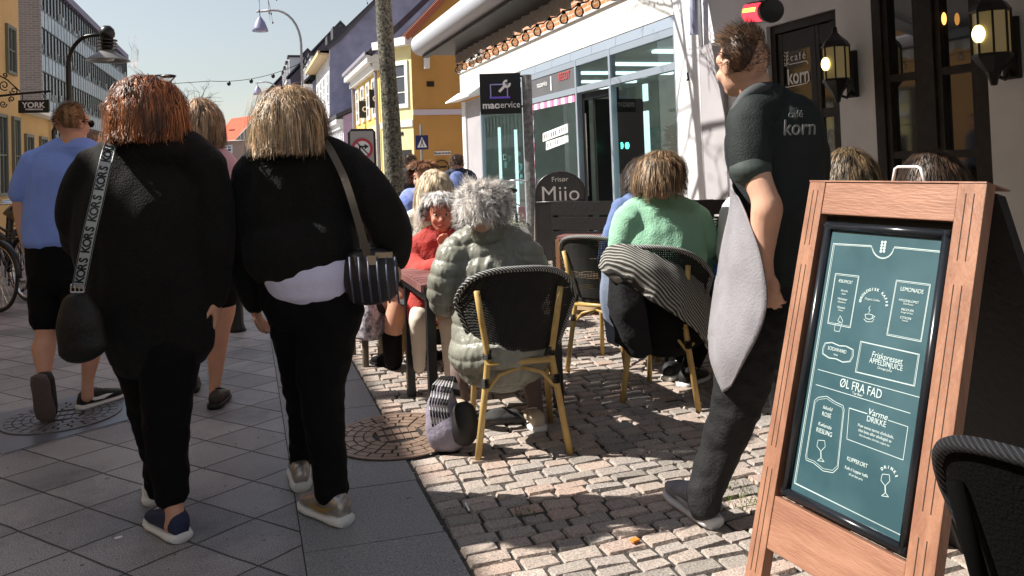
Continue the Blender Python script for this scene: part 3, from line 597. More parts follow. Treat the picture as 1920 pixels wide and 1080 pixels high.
x_ = X0+.012
items = [(('café', GX(1496, 106, x_), (0,-1,0), (0,0,1), .1), dict(spacing=1.35)), (('korn', GX(1497, 143, x_), (0,-1,0), (0,0,1), .2), dict(bold=.003, sx=.8))]
merge_text(items, WHT, dd)
lg = MB()
def px_line(mb, pts, X, w_=.008):
    P = [GX(x, y, X) for x, y in pts]
    for a, b in zip(P, P[1:]):
        t = (b-a).normalized(); s = Vector((1,0,0)).cross(t)*w_/2; mb.prism([a-s, b-s, b+s, a+s], (-.002, 0, 0))
px_line(lg, [(1480, 121), (1512, 114), (1515, 118), (1515, 120)], x_); px_line(lg, [(1475, 122), (1470, 124), (1470, 160), (1474, 164), (1513, 156), (1516, 150)], x_)
px_line(lg, [(1474, 93), (1475, 124)], x_, .006)
for k in range(4):
    for s in (-1, 1):
        c = GX(1474+s*3, 98+k*7, x_); a_ = Vector((0, -s*.012, .016)); b_ = Vector((0, .006, .004*s)); lg.prism([c-a_, c-b_, c+a_, c+b_], (-.002, 0, 0))
lg.build('wheat_logo', WHT, dd)
# casement window
wf = MB(); X0 = FX+.03
for (a, b) in ((WY0, WY0+.09), (WY1-.09, WY1), ((WY0+WY1)/2-.07, (WY0+WY1)/2+.07)): wf.box((X0-.03, a, WZ0), (X0+.09, b, WZ1))
wf.box((X0-.05, WY0, WZ0-.04), (X0+.09, WY1, WZ0+.06)).box((X0-.03, WY0+.09, WZ1-.09), (X0+.09, WY1-.09, WZ1))
wfo = wf.build('window_frame', DARKW, cafe, bevel=.004)
wy = (WY0+WY1)/2
for a, b in ((WY0+.09, wy-.07), (wy+.07, WY1-.09)):
    s = MB(); s.box((X0-.01, a, WZ0+.06), (X0+.05, a+.05, WZ1-.09)).box((X0-.01, b-.05, WZ0+.06), (X0+.05, b, WZ1-.09))
    for z in (WZ0+.06, 1.25, 1.84, WZ1-.15): s.box((X0-.008, a+.05, z), (X0+.048, b-.05, z+.055))
    so_ = s.build('casement', DARKW, cafe, bevel=.003)
    MB().quad((X0+.03, a, WZ0+.06), (X0+.03, b, WZ0+.06), (X0+.03, b, WZ1-.09), (X0+.03, a, WZ1-.09)).build('pane', DGLASS, so_)
sc_ = MB()
for s in (-1, 1):
    c = Vector((X0+.0, WY0+.28, 1.13)); sc_.tube([c+Vector((0, s*(.02+.05*math.sin(t)), .06*math.cos(t)-.02*t)) for t in [i*.35 for i in range(14)]], .006, 6)
sc_.build('scroll_ornament', mat('dull_iron', (.1, .1, .1), .4), wfo)
# lanterns
GLOW = mat('lantern_glass', (.16, .14, .09), .25, emit=(1, .72, .3), es=.05); BULB = mat('bulb_glow', (1, .8, .4), .4, emit=(1, .8, .25), es=2.6)
def lantern(c, s, label):
    root = thing('wall_lantern', c, label, 'lantern', 'wall lanterns of the cafe'); c = Vector(c)
    MB().lathe(c, [(0, .34*s), (.02*s, .33*s), (.025*s, .28*s), (.05*s, .25*s), (.1*s, .2*s), (.125*s, .16*s), (.12*s, .145*s)], 8).build('housing', BLACKM, root)
    MB().lathe(c, [(.12*s, -.13*s), (.125*s, -.15*s), (.09*s, -.2*s), (.05*s, -.25*s), (.03*s, -.3*s), (.02*s, -.34*s), (0, -.345*s)], 8).tube([c+Vector((.0, 0, -.27*s)), c+Vector((.1*s, 0, -.3*s)), c+Vector((.19*s, 0, -.2*s))], .014*s).build('base_cap', BLACKM, root)
    MB().box(c+Vector((.15*s, -.06*s, -.3*s)), c+Vector((.19*s, .06*s, .12*s))).build('wall_plate', BLACKM, root, bevel=.01)
    rb = MB()
    for k in range(8):
        a = 2*math.pi*k/8; p = c+Vector((math.cos(a), math.sin(a), 0))*.115*s; rb.tube([p+Vector((0,0,-.14*s)), p+Vector((0,0,.155*s))], .008*s, 6)
    rb.build('ribs', BLACKM, root)
    MB().lathe(c, [(.108*s, -.135*s), (.108*s, .15*s)], 8).build('glass', GLOW, root)
    MB().ell(c+Vector((-.115*s, .0, .0)), Vector((.03*s,0,0)), Vector((0,.045*s,0)), Vector((0,0,.06*s))).build('bulb', BULB, root, smooth=True)
lantern((FX-.2, 5.13, 2.02), .9, 'smaller lit black lantern beside the cafe door')
lantern((FX-.2, 3.74, 2.03), .95, 'large lit black lantern right of the dark window')
tag(MB().ell(GX(1770, 35, FX+.0), Vector((.01,0,0)), Vector((0,.02,0)), Vector((0,0,.045))).build('hanging_lamp', mat('amber_glow', (.8, .4, .1), .4, emit=(1, .45, .1), es=1.5), None, smooth=True), 'small amber lamp glowing in upper pane of the dark window', 'lamp')
# patio heater
hc = U(1428, 22, 4.4); root = thing('patio_heater', hc, 'black tubular heater with red glowing element under the awning', 'heater'); ax = (U(1452, 22, 4.15)-U(1400, 28, 4.6)).normalized()
MB().lathe(hc-ax*.17, [(0, 0), (.055, .003), (.062, .01), (.062, .31), (.066, .32), (.066, .335), (.06, .345), (0, .35)], 24, ax).build('housing', BLACKM, root, smooth=False)
sd = (CAM-hc); sd = (sd-ax*sd.dot(ax)).normalized(); sd2 = sd.cross(ax)
def strip(r, a0, a1, l0, l1):
    m_ = MB(); A = [a0+(a1-a0)*i/8 for i in range(9)]
    m_.rings([[hc+ax*l+(sd*math.cos(a)+sd2*math.sin(a))*r for a in A]+[hc+ax*l+(sd*math.cos(a)+sd2*math.sin(a))*(r-.004) for a in A[::-1]] for l in (l0, l1)]); return m_
strip(.065, -.9, .9, -.15, .11).build('glowing_element', mat('red_glow', (.6, .02, .03), .4, emit=(1, .04, .07), es=1.3), root)
strip(.0668, .1, .45, -.13, .08).build('hot_filament', mat('yellow_glow', (.8, .6, .1), .4, emit=(1, .75, .1), es=1.6), root)
MB().tube([hc+Vector((.0,0,.05)), hc+Vector((0,0,.62))], .012).tube([hc-ax*.12-Vector((0,0,.05)), hc-ax*.12+Vector((0,0,-.12))], .003).build('bracket', ALU, root)
# ---- awning
ARX, ARZ = 1.8, 2.60; AY1 = 8.2; AY0 = -2.5
aw = thing('awning', (ARX, AY1, ARZ), 'folding cafe awning with pale front tube and grey scalloped valance', 'awning')
MB().tube([(ARX, AY0, ARZ), (ARX, AY1-.02, ARZ), (ARX, AY1, ARZ)], [.115, .115, .1], 24).build('front_tube', mat('pale_blue_grey_enamel', (.62, .66, .74), .35), aw, smooth=True)
MB().box((ARX+.03, AY0, ARZ-.115), (ARX+.36, AY1-.1, ARZ-.09)).box((ARX-.01, AY0, ARZ-.145), (ARX+.05, AY1-.1, ARZ-.118)).build('underside_rail', BLACKM, aw)
MB().prism([(ARX+.1, AY1-.85, ARZ+.05), (FX-.02, AY1-.85, 3.5), (FX-.02, AY1-.85, 3.51), (ARX+.1, AY1-.85, ARZ+.06)], (0, AY0-AY1+.7, 0)).build('canopy_cloth', mat('awning_cloth', (.5, .5, .52), .9), aw)
mb = MB(); n = 300; L = AY1-.15-AY0; xv = ARX+.33
vs = [];
for i in range(n+1):
    y = AY1-.15-L*i/n; w_ = .012*math.sin(i*1.1)
    vs += [(xv+w_, y, ARZ-.1), (xv+w_*2.2, y, ARZ-.2-.035*abs(math.sin(i*math.pi/7)))]
mb.add(vs, [(2*i, 2*i+2, 2*i+3, 2*i+1) for i in range(n)])
vo = mb.build('valance', mat('grey_canvas', (.7, .7, .7), .9, var=.1, vs=30), aw, fix=False)
MB().tube([(FX-.03, 6.6, 3.35), (3.6, 6.9, 3.12), (ARX+.2, 7.0, ARZ+.03)], .022).build('folding_arm', ALU, aw)
root = thing('string_lights', (ARX+.28, AY1-.3, 2.36), 'string of clear bulbs hanging below the awning valance', 'string lights')
BG = glassmat('bulb_glass', (.95, .9, .8), .5); pts = []; y = AY1-.35; k = 0; blb = []
while y > 3.0:
    pts += [(xv-.03, y, ARZ-.245), (xv-.03, y-.13, ARZ-.262)]; blb.append(y-.0); y -= .26
MB().tube(pts, .005, 6).build('cable', BLACKM, root)
b0 = None
for y in blb:
    if b0 is None:
        b0 = MB().lathe((0, 0, 0), [(0, -.075), (.022, -.07), (.033, -.048), (.03, -.025), (.014, -.004), (.014, .012), (0, .014)], 14).build('bulb', BG, root, smooth=True, local=True); o = b0
        so2 = MB().lathe((0, 0, 0), [(.013, -.002), (.013, .02), (0, .022)], 10).build('socket', mat('black_socket', (.03, .03, .03), .5), o, local=True); 
    else:
        o = copy_tree(b0, root)
    o.location = Vector((xv-.03, y, ARZ-.262)) - Vector(root.location)
# ---- left side of the street
YEL2 = mat('left_ochre_plaster', (.62, .4, .17), .85, var=.06, vs=1, bump=.2, bs=20)
LX = -4.8
ya = thing('ochre_house', (LX, 14, 0), 'ochre two-storey house on the left with tall dark-framed windows', 'house')
k_ = LX/-4.5
MB().box((LX-8, 8.0, 0), (LX, 20.5, 6.0)).build('wall', YEL2, ya)
MB().prism([(LX+.25, 8.0, 6.0), (LX-4, 8.0, 7.7), (LX-8.2, 8.0, 6.0)], (0, 12.6, 0)).build('roof', TILE, ya)
GF = mat('green_grey_frame', (.16, .17, .13), .6)
SKYG = mat('bright_window_glass', (.04, .05, .06), .03, spec=1, ior=2.2)
for y0, y1 in ((19.4, 20.1), (17.6, 18.3), (15.4, 16.1), (13.2, 13.9), (11.2, 11.9), (9.2, 9.9)):
    window_part(ya, [(LX+.01, y0, 3.63), (LX+.01, y1, 3.63), (LX+.01, y1, 4.7), (LX+.01, y0, 4.7)], (1, 0, 0), GF, SKYG, rows=2)
for y0, y1 in ((19.75, 20.3), (18.6, 19.3), (16.4, 17.6), (13.2, 14.6), (10.8, 12.2)):
    window_part(ya, [(LX+.01, y0, 1.0), (LX+.01, y1, 1.0), (LX+.01, y1, 2.72), (LX+.01, y0, 2.72)], (1, 0, 0), GF, SKYG, rows=2)
yb_ = thing('low_ochre_house', (LX, 21, 0), 'low ochre house with dark drainpipe beyond the ochre two-storey house', 'house')
MB().box((LX-7, 20.55, 0), (LX-.05, 24.0, 3.0)).build('wall', YEL2, yb_)
MB().prism([(LX+.25, 20.55, 2.95), (LX-3.4, 20.55, 4.4), (LX-7, 20.55, 2.95)], (0, 3.5, 0)).build('roof', TILE, yb_)
MB().box((LX+.0, 20.6, 2.86), (LX+.3, 24.0, 2.98)).build('eave', WHITE, yb_)
MB().tube([(LX+.2, 23.6, 2.9), (LX+.03, 23.6, 2.6), (LX+.03, 23.6, 0)], .05, 8).build('drainpipe', BLACKM, yb_)
for y0 in (21.0, 22.4): window_part(yb_, [(LX-.04, y0, .9), (LX-.04, y0+.7, .9), (LX-.04, y0+.7, 2.4), (LX-.04, y0, 2.4)], (1, 0, 0), GF, SKYG, rows=3)
# houses along the same side, behind the camera: they shade the pavement and show in the cafe's panes
yc = thing('yellow_house', (LX, 0, 0), 'yellow plaster house with white windows across the street from the cafe', 'house')
MB().box((LX-8, -13, 0), (LX, 7.95, 6.0)).build('wall', YELP, yc)
MB().prism([(LX+.2, -13, 6.0), (LX-4, -13, 7.6), (LX-8.2, -13, 6.0)], (0, 20.9, 0)).build('roof', TILE, yc)
for z0, z1 in ((.95, 2.4), (3.5, 4.9)):
    for k in range(9):
        y0 = -11+2.1*k; window_part(yc, [(LX+.01, y0, z0), (LX+.01, y0+1, z0), (LX+.01, y0+1, z1), (LX+.01, y0, z1)], (1, 0, 0), WHITE, SKYG, rows=3)
# hanging shop sign on a scrolled bracket
P = lambda x, y: GY(x, y, 17.6)
hs_ = thing('hanging_sign', P(0, 180), 'small black hanging sign with white letters on scrolled iron bracket', 'sign')
pl = MB().prism([P(34, 188), P(92, 187), P(92, 211), P(34, 212)], (0, .05, 0)).build('board', BLACKM, hs_)
merge_text([(('YORK', P(63, 197.5)-Vector((0, .012, 0)), (1, 0, .0), (0, 0, 1), .15), dict(bold=.004, sx=.95))], WHT, pl)
mk = MB(); xx = 48
while xx < 80: w_ = random.uniform(.8, 1.8); mk.prism([P(xx, 206.5), P(xx+w_, 206.4), P(xx+w_, 203.6), P(xx, 203.7)], (0, -.006, 0)); xx += w_+.8
mk.build('small_print', WHT, pl)
br = MB().tube([P(-20, 182), P(40, 175.5), P(95, 171)], .022, 6).tube([P(42, 176), P(42, 188)], .008, 5).tube([P(84, 173), P(84, 188)], .008, 5)
def spiral(cx, cy, r, t0, turns, sgn=1):
    return [P(cx+r*(1-i/26*.8)*math.cos(t0+sgn*turns*6.283*i/26), cy+r*(1-i/26*.8)*math.sin(t0+sgn*turns*6.283*i/26)) for i in range(27)]
for c in ((8, 160, 10, 1, 1.4, 1), (26, 170, 8, 3, 1.4, -1), (6, 195, 7, 0, 1.4, 1), (22, 186, 6, 2, 1.3, 1), (9, 141, 5, 2, 1.3, -1), (-8, 172, 9, 1, 1.2, 1)): br.tube(spiral(*c), .012, 5)
br.tube([P(-4, 140), P(14, 150), P(38, 172)], .014, 6).build('scroll_bracket', BLACKM, hs_)
# ---- office building
OX = -13.0; of = thing('office_building', (OX, 80, 0), 'long office building with glass bands and brown brick end wall', 'building')
OY0, OY1 = 61.0, 103.5
MB().box((OX-12, OY0, 0), (OX-.02, OY0+.5, 20.4)).build('brick_end_wall', brickmat('brown_brick', (.27, .19, .16), (.2, .15, .13), (.3, .27, .25), .5, .16, 'X'), of)
MB().box((OX-12, OY0+.5, 0), (OX-.25, OY1, 15.2)).build('core', mat('office_dark', (.05, .05, .055), .6), of)
MB().box((OX-12, OY0, 15.2), (OX+.15, OY1, 15.75)).build('roof_edge', mat('mauve_metal', (.2, .17, .24), .6), of)
OG = mat('office_grey_glass', (.1, .095, .09), .12, spec=.6, var=.3, vs=.5); OW = mat('office_light_panel', (.5, .56, .6), .35, var=.12, vs=.8)
fl = 3.07; z = 13.0
NP = 40; dy = (OY1-OY0-.5)/NP; mbm = MB(); mbs = MB()
for k in range(5):
    zt = 13.0-fl*k
    if zt-1 < 0: break
    mbw = MB(); mbg = MB()
    for i in range(NP):
        y = OY0+.5+dy*i
        for j in range(2): mbw.box((OX-.2, y+j*dy/2+.05, zt-1.12), (OX-.06, y+(j+1)*dy/2-.05, zt))
        mbg.box((OX-.22, y+.04, zt+.04), (OX-.1, y+dy-.04, zt+fl-1.16))
    mbw.build('light_panels', OW, of); mbg.build('glass_band', OG, of)
    mbs.box((OX-.24, OY0+.5, zt), (OX-.03, OY1, zt+.1)).box((OX-.24, OY0+.5, zt-1.2), (OX-.03, OY1, zt-1.12))
for i in range(0, NP+1): mbm.box((OX-.1, OY0+.5+dy*i-.05, .3), (OX-.035, OY0+.5+dy*i+.05, 15.2))
mbm.build('mullions', BLACKM, of); mbs.build('sills', BLACKM, of)
mbl = MB()                                            # blinds and things standing on the sills
for k in range(4):
    for i in range(NP*3):
        if random.random() < .45: y = OY0+.6+random.random()*(OY1-OY0-1); mbl.box((OX-.1, y, 13.12-fl*k), (OX-.04, y+random.uniform(.1, .5), 13.12-fl*k+random.uniform(.2, .7)))
mbl.build('sill_clutter', mat('pale_clutter', (.6, .62, .62), .6, col2=(.1, .1, .1), vs=1.3), of)['kind'] = 'stuff'
# ---- far end and right-hand row of houses, each gable at its own distance
def gpoly(pts, Y): return [GY(x, y, Y) for x, y in pts]
FARW = mat('far_white_plaster', (.76, .76, .78), .8, var=.04, vs=.5); DK = mat('far_dark_window', (.05, .055, .07), .2, spec=.8)
BLUEG = mat('blue_weathered_render', (.22, .22, .31), .85, col2=(.36, .35, .5), vs=.7, bump=.2, bs=5, detail=8)
LILAC = mat('lilac_render', (.5, .36, .52), .85, var=.12, vs=1)
rh = thing('red_roof_house', GY(440, 300, 80), 'distant house with bright red roof closing the street', 'house')
MB().prism(gpoly([(404, 340), (404, 266), (440, 264), (478, 262), (478, 340)], 80), (0, 6, 0)).build('wall', mat('rose_render', (.42, .3, .26), .8), rh)
MB().add([*gpoly([(398, 268), (441, 262)], 79.5), *gpoly([(480, 216), (434, 222)], 90)], [(0, 1, 2, 3)]).build('roof', mat('bright_red_tiles', (.62, .12, .06), .8, var=.15, vs=3), rh)
MB().prism(gpoly([(441, 262), (480, 222), (505, 262)], 79.6), (0, .6, 0)).build('board_gable', stripemat('weathered_boards', (.3, .28, .26), (.5, .48, .45), (1, 0, 0), .35), rh)
MB().prism(gpoly([(417, 232), (422, 231), (422, 224), (417, 225)], 84), (0, .6, 0)).build('chimney', mat('dull_brick', (.2, .12, .1), .9), rh)
window_part(rh, gpoly([(416, 292), (436, 290), (436, 272), (416, 273)], 79.9), (0, -1, 0), FARW, DK, fwid=.15, bar=.1)
def row_house(name, label, Xf, Y0, Y1, ze, zr, wallm, gablem, roofm, xs=None, wz=(), deep=9, ww=1.0, wh=1.5, eave=.35, winm=None, trim=None, nwin=4, cols=2, rows=2):
    r = thing(name, (Xf, Y0, 0), label, 'house')
    MB().box((Xf, Y0+.06, 0), (Xf+deep, Y1, ze)).build('wall', wallm, r)
    MB().prism([(Xf, Y0, 0), (Xf+deep, Y0, 0), (Xf+deep, Y0, ze), (Xf+deep/2, Y0, zr-.05), (Xf, Y0, ze)], (0, .055, 0)).build('gable_wall', gablem, r)
    MB().prism([(Xf-eave, Y0-.1, ze-.1), (Xf+deep/2, Y0-.1, zr), (Xf+deep+eave, Y0-.1, ze-.1), (Xf+deep+eave, Y0-.1, ze+.1), (Xf+deep/2, Y0-.1, zr+.22), (Xf-eave, Y0-.1, ze+.1)], (0, Y1-Y0+.1, 0)).build('roof', roofm, r)
    if trim: MB().box((Xf-eave, Y0-.05, ze-.35), (Xf-.003, Y1, ze-.14)).box((Xf-eave*.5, Y0-.02, ze-.6), (Xf-.003, Y1, ze-.353)).build('cornice', trim, r)
    for z in wz:
        for k in range(nwin):
            y = Y1-(Y1-Y0)*(k+.5)/nwin
            window_part(r, [(Xf-.01, y+ww/2, z), (Xf-.01, y-ww/2, z), (Xf-.01, y-ww/2, z+wh), (Xf-.01, y+ww/2, z+wh)], (-1, 0, 0), winm or FARW, DK, cols=cols, rows=rows, fwid=.1, bar=.06)
    return r
# corner house: chamfered corner, ochre gable side facing the side street
CX, CY = 4.84, 23.5
ch = thing('corner_house', (CX, CY, 0), 'chamfered yellow corner house with ochre side wall beyond the shop', 'house')
MB().prism([(CX, CY, 0), (CX+9, CY, 0), (CX+9, CY, 7.2), (CX+4.2, CY, 9.6), (CX, CY, 5.2)], (0, .2, 0)).build('side_wall', ORAP, ch)
MB().box((CX+.0, CY-.04, 2.85), (CX+9, CY-.002, 3.02)).build('string_course', mat('pale_lilac_band', (.62, .56, .62), .7), ch)
c1 = Vector((CX-.003, CY+.003, 0)); c2 = Vector((CX-.75, CY+1.3, 0))
MB().prism([c1, c2, c2+Vector((.5, .5, 0)), c1+Vector((.3, .7, 0))], (0, 0, 5.2)).build('chamfer_wall', mat('pale_yellow_plaster', (.78, .7, .36), .85, var=.04, vs=2), ch)
n_ = Vector((-(c2-c1).y, (c2-c1).x, 0)).normalized(); n_ = n_ if n_.x < 0 else -n_
def chp(s, z): return c2+(c1-c2)*s+Vector((0, 0, z))
window_part(ch, [chp(.2, 2.75+.35), chp(.9, 3.1), chp(.9, 4.55), chp(.2, 4.55)], n_, WHITE, DK, cols=1, rows=3, fwid=.13)
MB().obox(chp(.5, 2.62)+n_*.02, (c1-c2)*.5, n_*.02, Vector((0, 0, .1))).build('moulding', WHITE, ch); MB().obox(chp(.5, 5.1)+n_*.12, (c1-c2)*.53, n_*.14, Vector((0, 0, .12))).build('moulding', WHITE, ch)
MB().obox(chp(.5, 1.1)+n_*.01, (c1-c2)*.42, n_*.012, Vector((0, 0, .72))).build('doorway', mat('dark_doorway', (.02, .02, .02), .6), ch)
merge_text([(('SE"', chp(.52, 2.2)+n_*.02, (c1-c2).normalized(), (0, 0, 1), .42), dict(bold=.01))], BLACKM, ch)
MB().box((CX-.75, CY+1.3, 0), (CX+8, CY+7.2, 4.85)).build('street_wall', mat('deep_yellow_plaster', (.8, .52, .14), .85, var=.05, vs=1), ch)
MB().box((CX-.78, CY+1.35, 0), (CX-.752, CY+7.15, 2.7)).build('ground_floor_render', mat('pale_yellow_plaster', (.78, .7, .36)), ch)
MB().box((CX-1.15, CY+1.2, 4.62), (CX-.753, CY+7.3, 4.86)).box((CX-.95, CY+1.25, 4.38), (CX-.754, CY+7.3, 4.617)).build('cornice', WHITE, ch)
PLUM = mat('plum_grey_slate', (.075, .06, .075), .75, var=.2, vs=5, bump=.2, bs=10)
MB().prism([(CX-1.2, CY+1.2, 4.88), (CX+3.5, CY+1.2, 9.3), (CX+3.5, CY+1.2, 9.1), (CX-1.0, CY+1.2, 4.8)], (0, 6.0, 0)).prism([(CX-.25, CY+.35, 5.26), (CX+4.2, CY+.35, 9.8), (CX+4.2, CY+.35, 9.6), (CX-.1, CY+.35, 5.16)], (0, 1.6, 0)).build('roof', PLUM, ch)
MB().prism([(CX-.25, CY-.15, 5.22), (CX+4.2, CY-.15, 9.77), (CX+4.2, CY-.15, 9.62), (CX-.1, CY-.15, 5.12)], (0, .48, 0)).build('tiled_verge', TILE, ch)
MB().box((CX-1.22, CY+1.2, 4.84), (CX-1.1, CY+7.3, 4.95)).tube([(CX-1.1, CY+1.5, 4.85), (CX-.9, CY+1.5, 4.5), (CX-.85, CY+1.5, 4.3), (CX-.83, CY+1.5, 0)], .055, 8).tube([(CX-1.1, CY+7.1, 4.85), (CX-.9, CY+7.1, 4.5), (CX-.85, CY+7.1, 4.3), (CX-.83, CY+7.1, 0)], .055, 8).build('gutter', mat('mauve_grey_zinc', (.3, .28, .34), .5), ch)
for k in range(4):
    y = CY+1.95+k*1.32
    window_part(ch, [(CX-.76, y+.75, 2.95), (CX-.76, y, 2.95), (CX-.76, y, 4.25), (CX-.76, y+.75, 4.25)], (-1, 0, 0), WHITE, DK, fwid=.12, bar=.07)
    window_part(ch, [(CX-.79, y+.85, .6), (CX-.79, y, .6), (CX-.79, y, 2.25), (CX-.79, y+.85, 2.25)], (-1, 0, 0), WHITE, DK, fwid=.12, bar=.07)
MB().box((CX+.45, CY-.02, 3.72), (CX+.68, CY-.002, 3.88)).build('vent', BLACKM, ch)
dm = MB().box((CX+2.6, CY+1.4, 6.8), (CX+4.4, CY+3.2, 8.6)).build('dormer', WHITE, ch)
MB().prism(gpoly([(797, 128), (806, 128), (806, 62), (797, 62)], 23.2), (0, .2, 0)).build('side_downpipe', WHITE, ch)
def on_gable(px, py): return GY(px, py, CY-.03)
root = thing('street_name_sign', on_gable(830, 287), 'white street name plate on the ochre side wall', 'sign')
MB().prism([on_gable(814, 291), on_gable(845, 290), on_gable(845, 283), on_gable(814, 284)], (0, .02, 0)).build('plate', WHT, root)
merge_text([(('Bagerstræde', on_gable(829.5, 287)-Vector((0, .004, 0)), (1, 0, 0), (0, 0, 1), .1), dict(bold=.002))], BLACKM, root)
root = thing('oval_wall_sign', on_gable(828, 312), 'round brown emblem sign low on the ochre side wall', 'sign')
MB().lathe(on_gable(828, 314)-Vector((0, .02, 0)), [(0, 0), (.24, 0), (.24, .03), (0, .03)], 32, Vector((0, -1, 0))).build('disc', mat('bronze_brown', (.3, .16, .04), .5), root)
MB().lathe(on_gable(828, 314)-Vector((0, .055, 0)), [(.2, 0), (.225, 0), (.225, .008), (.2, .008), (.2, 0)], 32, Vector((0, -1, 0))).box(on_gable(819, 315)-Vector((0, .06, 0)), on_gable(837, 311)-Vector((0, .045, 0))).build('emblem', BLACKM, root)
for (x, y) in ((684, 205), (704, 185)):
    c = GY(x, y, 25.5+(x < 700)*2.5); root = thing('projecting_sign', c, ('farther' if x < 700 else 'nearer')+' small black projecting sign on the yellow street wall', 'sign', 'projecting signs of the corner house')
    MB().box(c-Vector((.2, .04, .3)), c+Vector((.2, .04, .3))).build('board', BLACKM, root, bevel=.01); MB().tube([c+Vector((-.05, 0, .33)), c+Vector((.35, 0, .4))], .015).build('bracket', BLACKM, root)
    MB().lathe(c-Vector((0, .05, 0)), [(.06, 0), (.1, 0), (.1, .01), (.06, .01), (.06, 0)], 16, Vector((0, -1, 0))).build('emblem', WHT, root)
row_house('lilac_house', 'low white house with lilac gable between yellow house and tall blue gable', 4.65, 39.6, 47.2, 3.9, 5.9, FARW, LILAC, SLATE, wz=(1.0, 2.4), nwin=7, wh=1.0, ww=.6, trim=FARW, rows=2)
bh = thing('tall_white_house', (4.95, 47.6, 0), 'tall white house with big weathered blue gable wall', 'house')
MB().prism(gpoly([(618, 330), (618, 92), (640, 74), (706, 5), (780, -70), (860, -70), (860, 330)], 47.6), (0, .3, 0)).build('gable_wall', BLUEG, bh)
MB().box((4.97, 47.91, 0), (14, 58, 8.35)).build('wall', FARW, bh)
MB().prism([(4.3, 47.85, 8.25), (9.6, 47.85, 13.4), (9.6, 47.85, 13.0), (4.97, 47.85, 8.2)], (0, 10.2, 0)).build('roof', SLATE, bh)
MB().box((4.25, 47.85, 8.12), (4.96, 58.2, 8.36)).build('soffit', mat('tan_soffit', (.62, .46, .26), .7), bh)
MB().prism(gpoly([(618, 92), (640, 74), (706, 5), (780, -70), (776, -74), (704, 0), (637, 69), (614, 89)], 47.5), (0, .5, 0)).build('verge', mat('dark_verge', (.1, .09, .1), .8), bh)
for z in (5.3, 2.6):
    for k in range(4):
        y = 49+k*2.3; window_part(bh, [(4.96, y+1, z), (4.96, y, z), (4.96, y, z+1.9), (4.96, y+1, z+1.9)], (-1, 0, 0), FARW, DK, fwid=.12, bar=.08, rows=3)
MB().box((5.4, 50, 8.6), (7.2, 51.3, 10.2)).build('dormer', SLATE, bh); MB().box((5.4, 53.6, 8.6), (7.2, 54.9, 10.2)).build('dormer', SLATE, bh)
MB().box((8.2, 50, 12), (9.2, 51.2, 14.6)).build('chimney', mat('dark_chimney', (.09, .08, .1), .9), bh)
row_house('white_cornice_house', 'white house with heavy cornice and dark mansard beyond the blue gable', 4.75, 58.3, 72, 7.6, 12.6, FARW, BLUEG, SLATE, wz=(1.2, 4.6), nwin=7, wh=2.2, ww=1.0, trim=FARW, eave=.6, rows=3)
row_house('dark_mansard_house', 'dark mansard-roofed house with many dormers down the street', 4.0, 72.3, 92, 9.5, 14.5, mat('far_grey_plaster', (.5, .5, .54), .8), mat('plum_slate', (.12, .1, .13), .8, var=.2, vs=1), SLATE, wz=(1.2, 4, 6.8), nwin=9, wh=1.8, ww=1.0, trim=FARW, rows=2)
row_house('farthest_house', 'farthest grey house at the vanishing end of the right-hand row', 2.6, 92.5, 125, 10, 15, mat('far_grey_plaster', (.5, .5, .54)), mat('plum_slate', (.12, .1, .13)), SLATE, wz=(2, 5, 8), nwin=10, wh=1.8, ww=1.2, rows=2)
for i, (yy, xx) in enumerate(((61, 4.9), (64, 4.9), (67, 4.9), (75, 4.1), (79, 4.1), (83, 4.1), (87, 4.1))):
    z = 8.0 if yy < 72 else 9.8; root = thing('dormer_window', (xx, yy, z), '%s dormer counting away along the far slate roofs' % ('first second third fourth fifth sixth seventh'.split()[i]), 'dormer', 'dormers on the far roofs')
    MB().box((xx, yy, z), (xx+2, yy+1.4, z+1.9)).build('cheeks', FARW, root); MB().box((xx-.15, yy-.1, z+1.9), (xx+2.2, yy+1.5, z+2.1)).build('flat_roof', SLATE, root)
    window_part(root, [(xx-.02, yy+1.2, z+.2), (xx-.02, yy+.2, z+.2), (xx-.02, yy+.2, z+1.7), (xx-.02, yy+1.2, z+1.7)], (-1, 0, 0), FARW, DK)
tag(MB().box((-30, 125, 0), (2.5, 130, 4.4)).build('far_terrace', mat('hazy_wall', (.35, .3, .3), .9, var=.2, vs=.3)), 'low terrace of houses far behind the red-roofed house', 'houses')
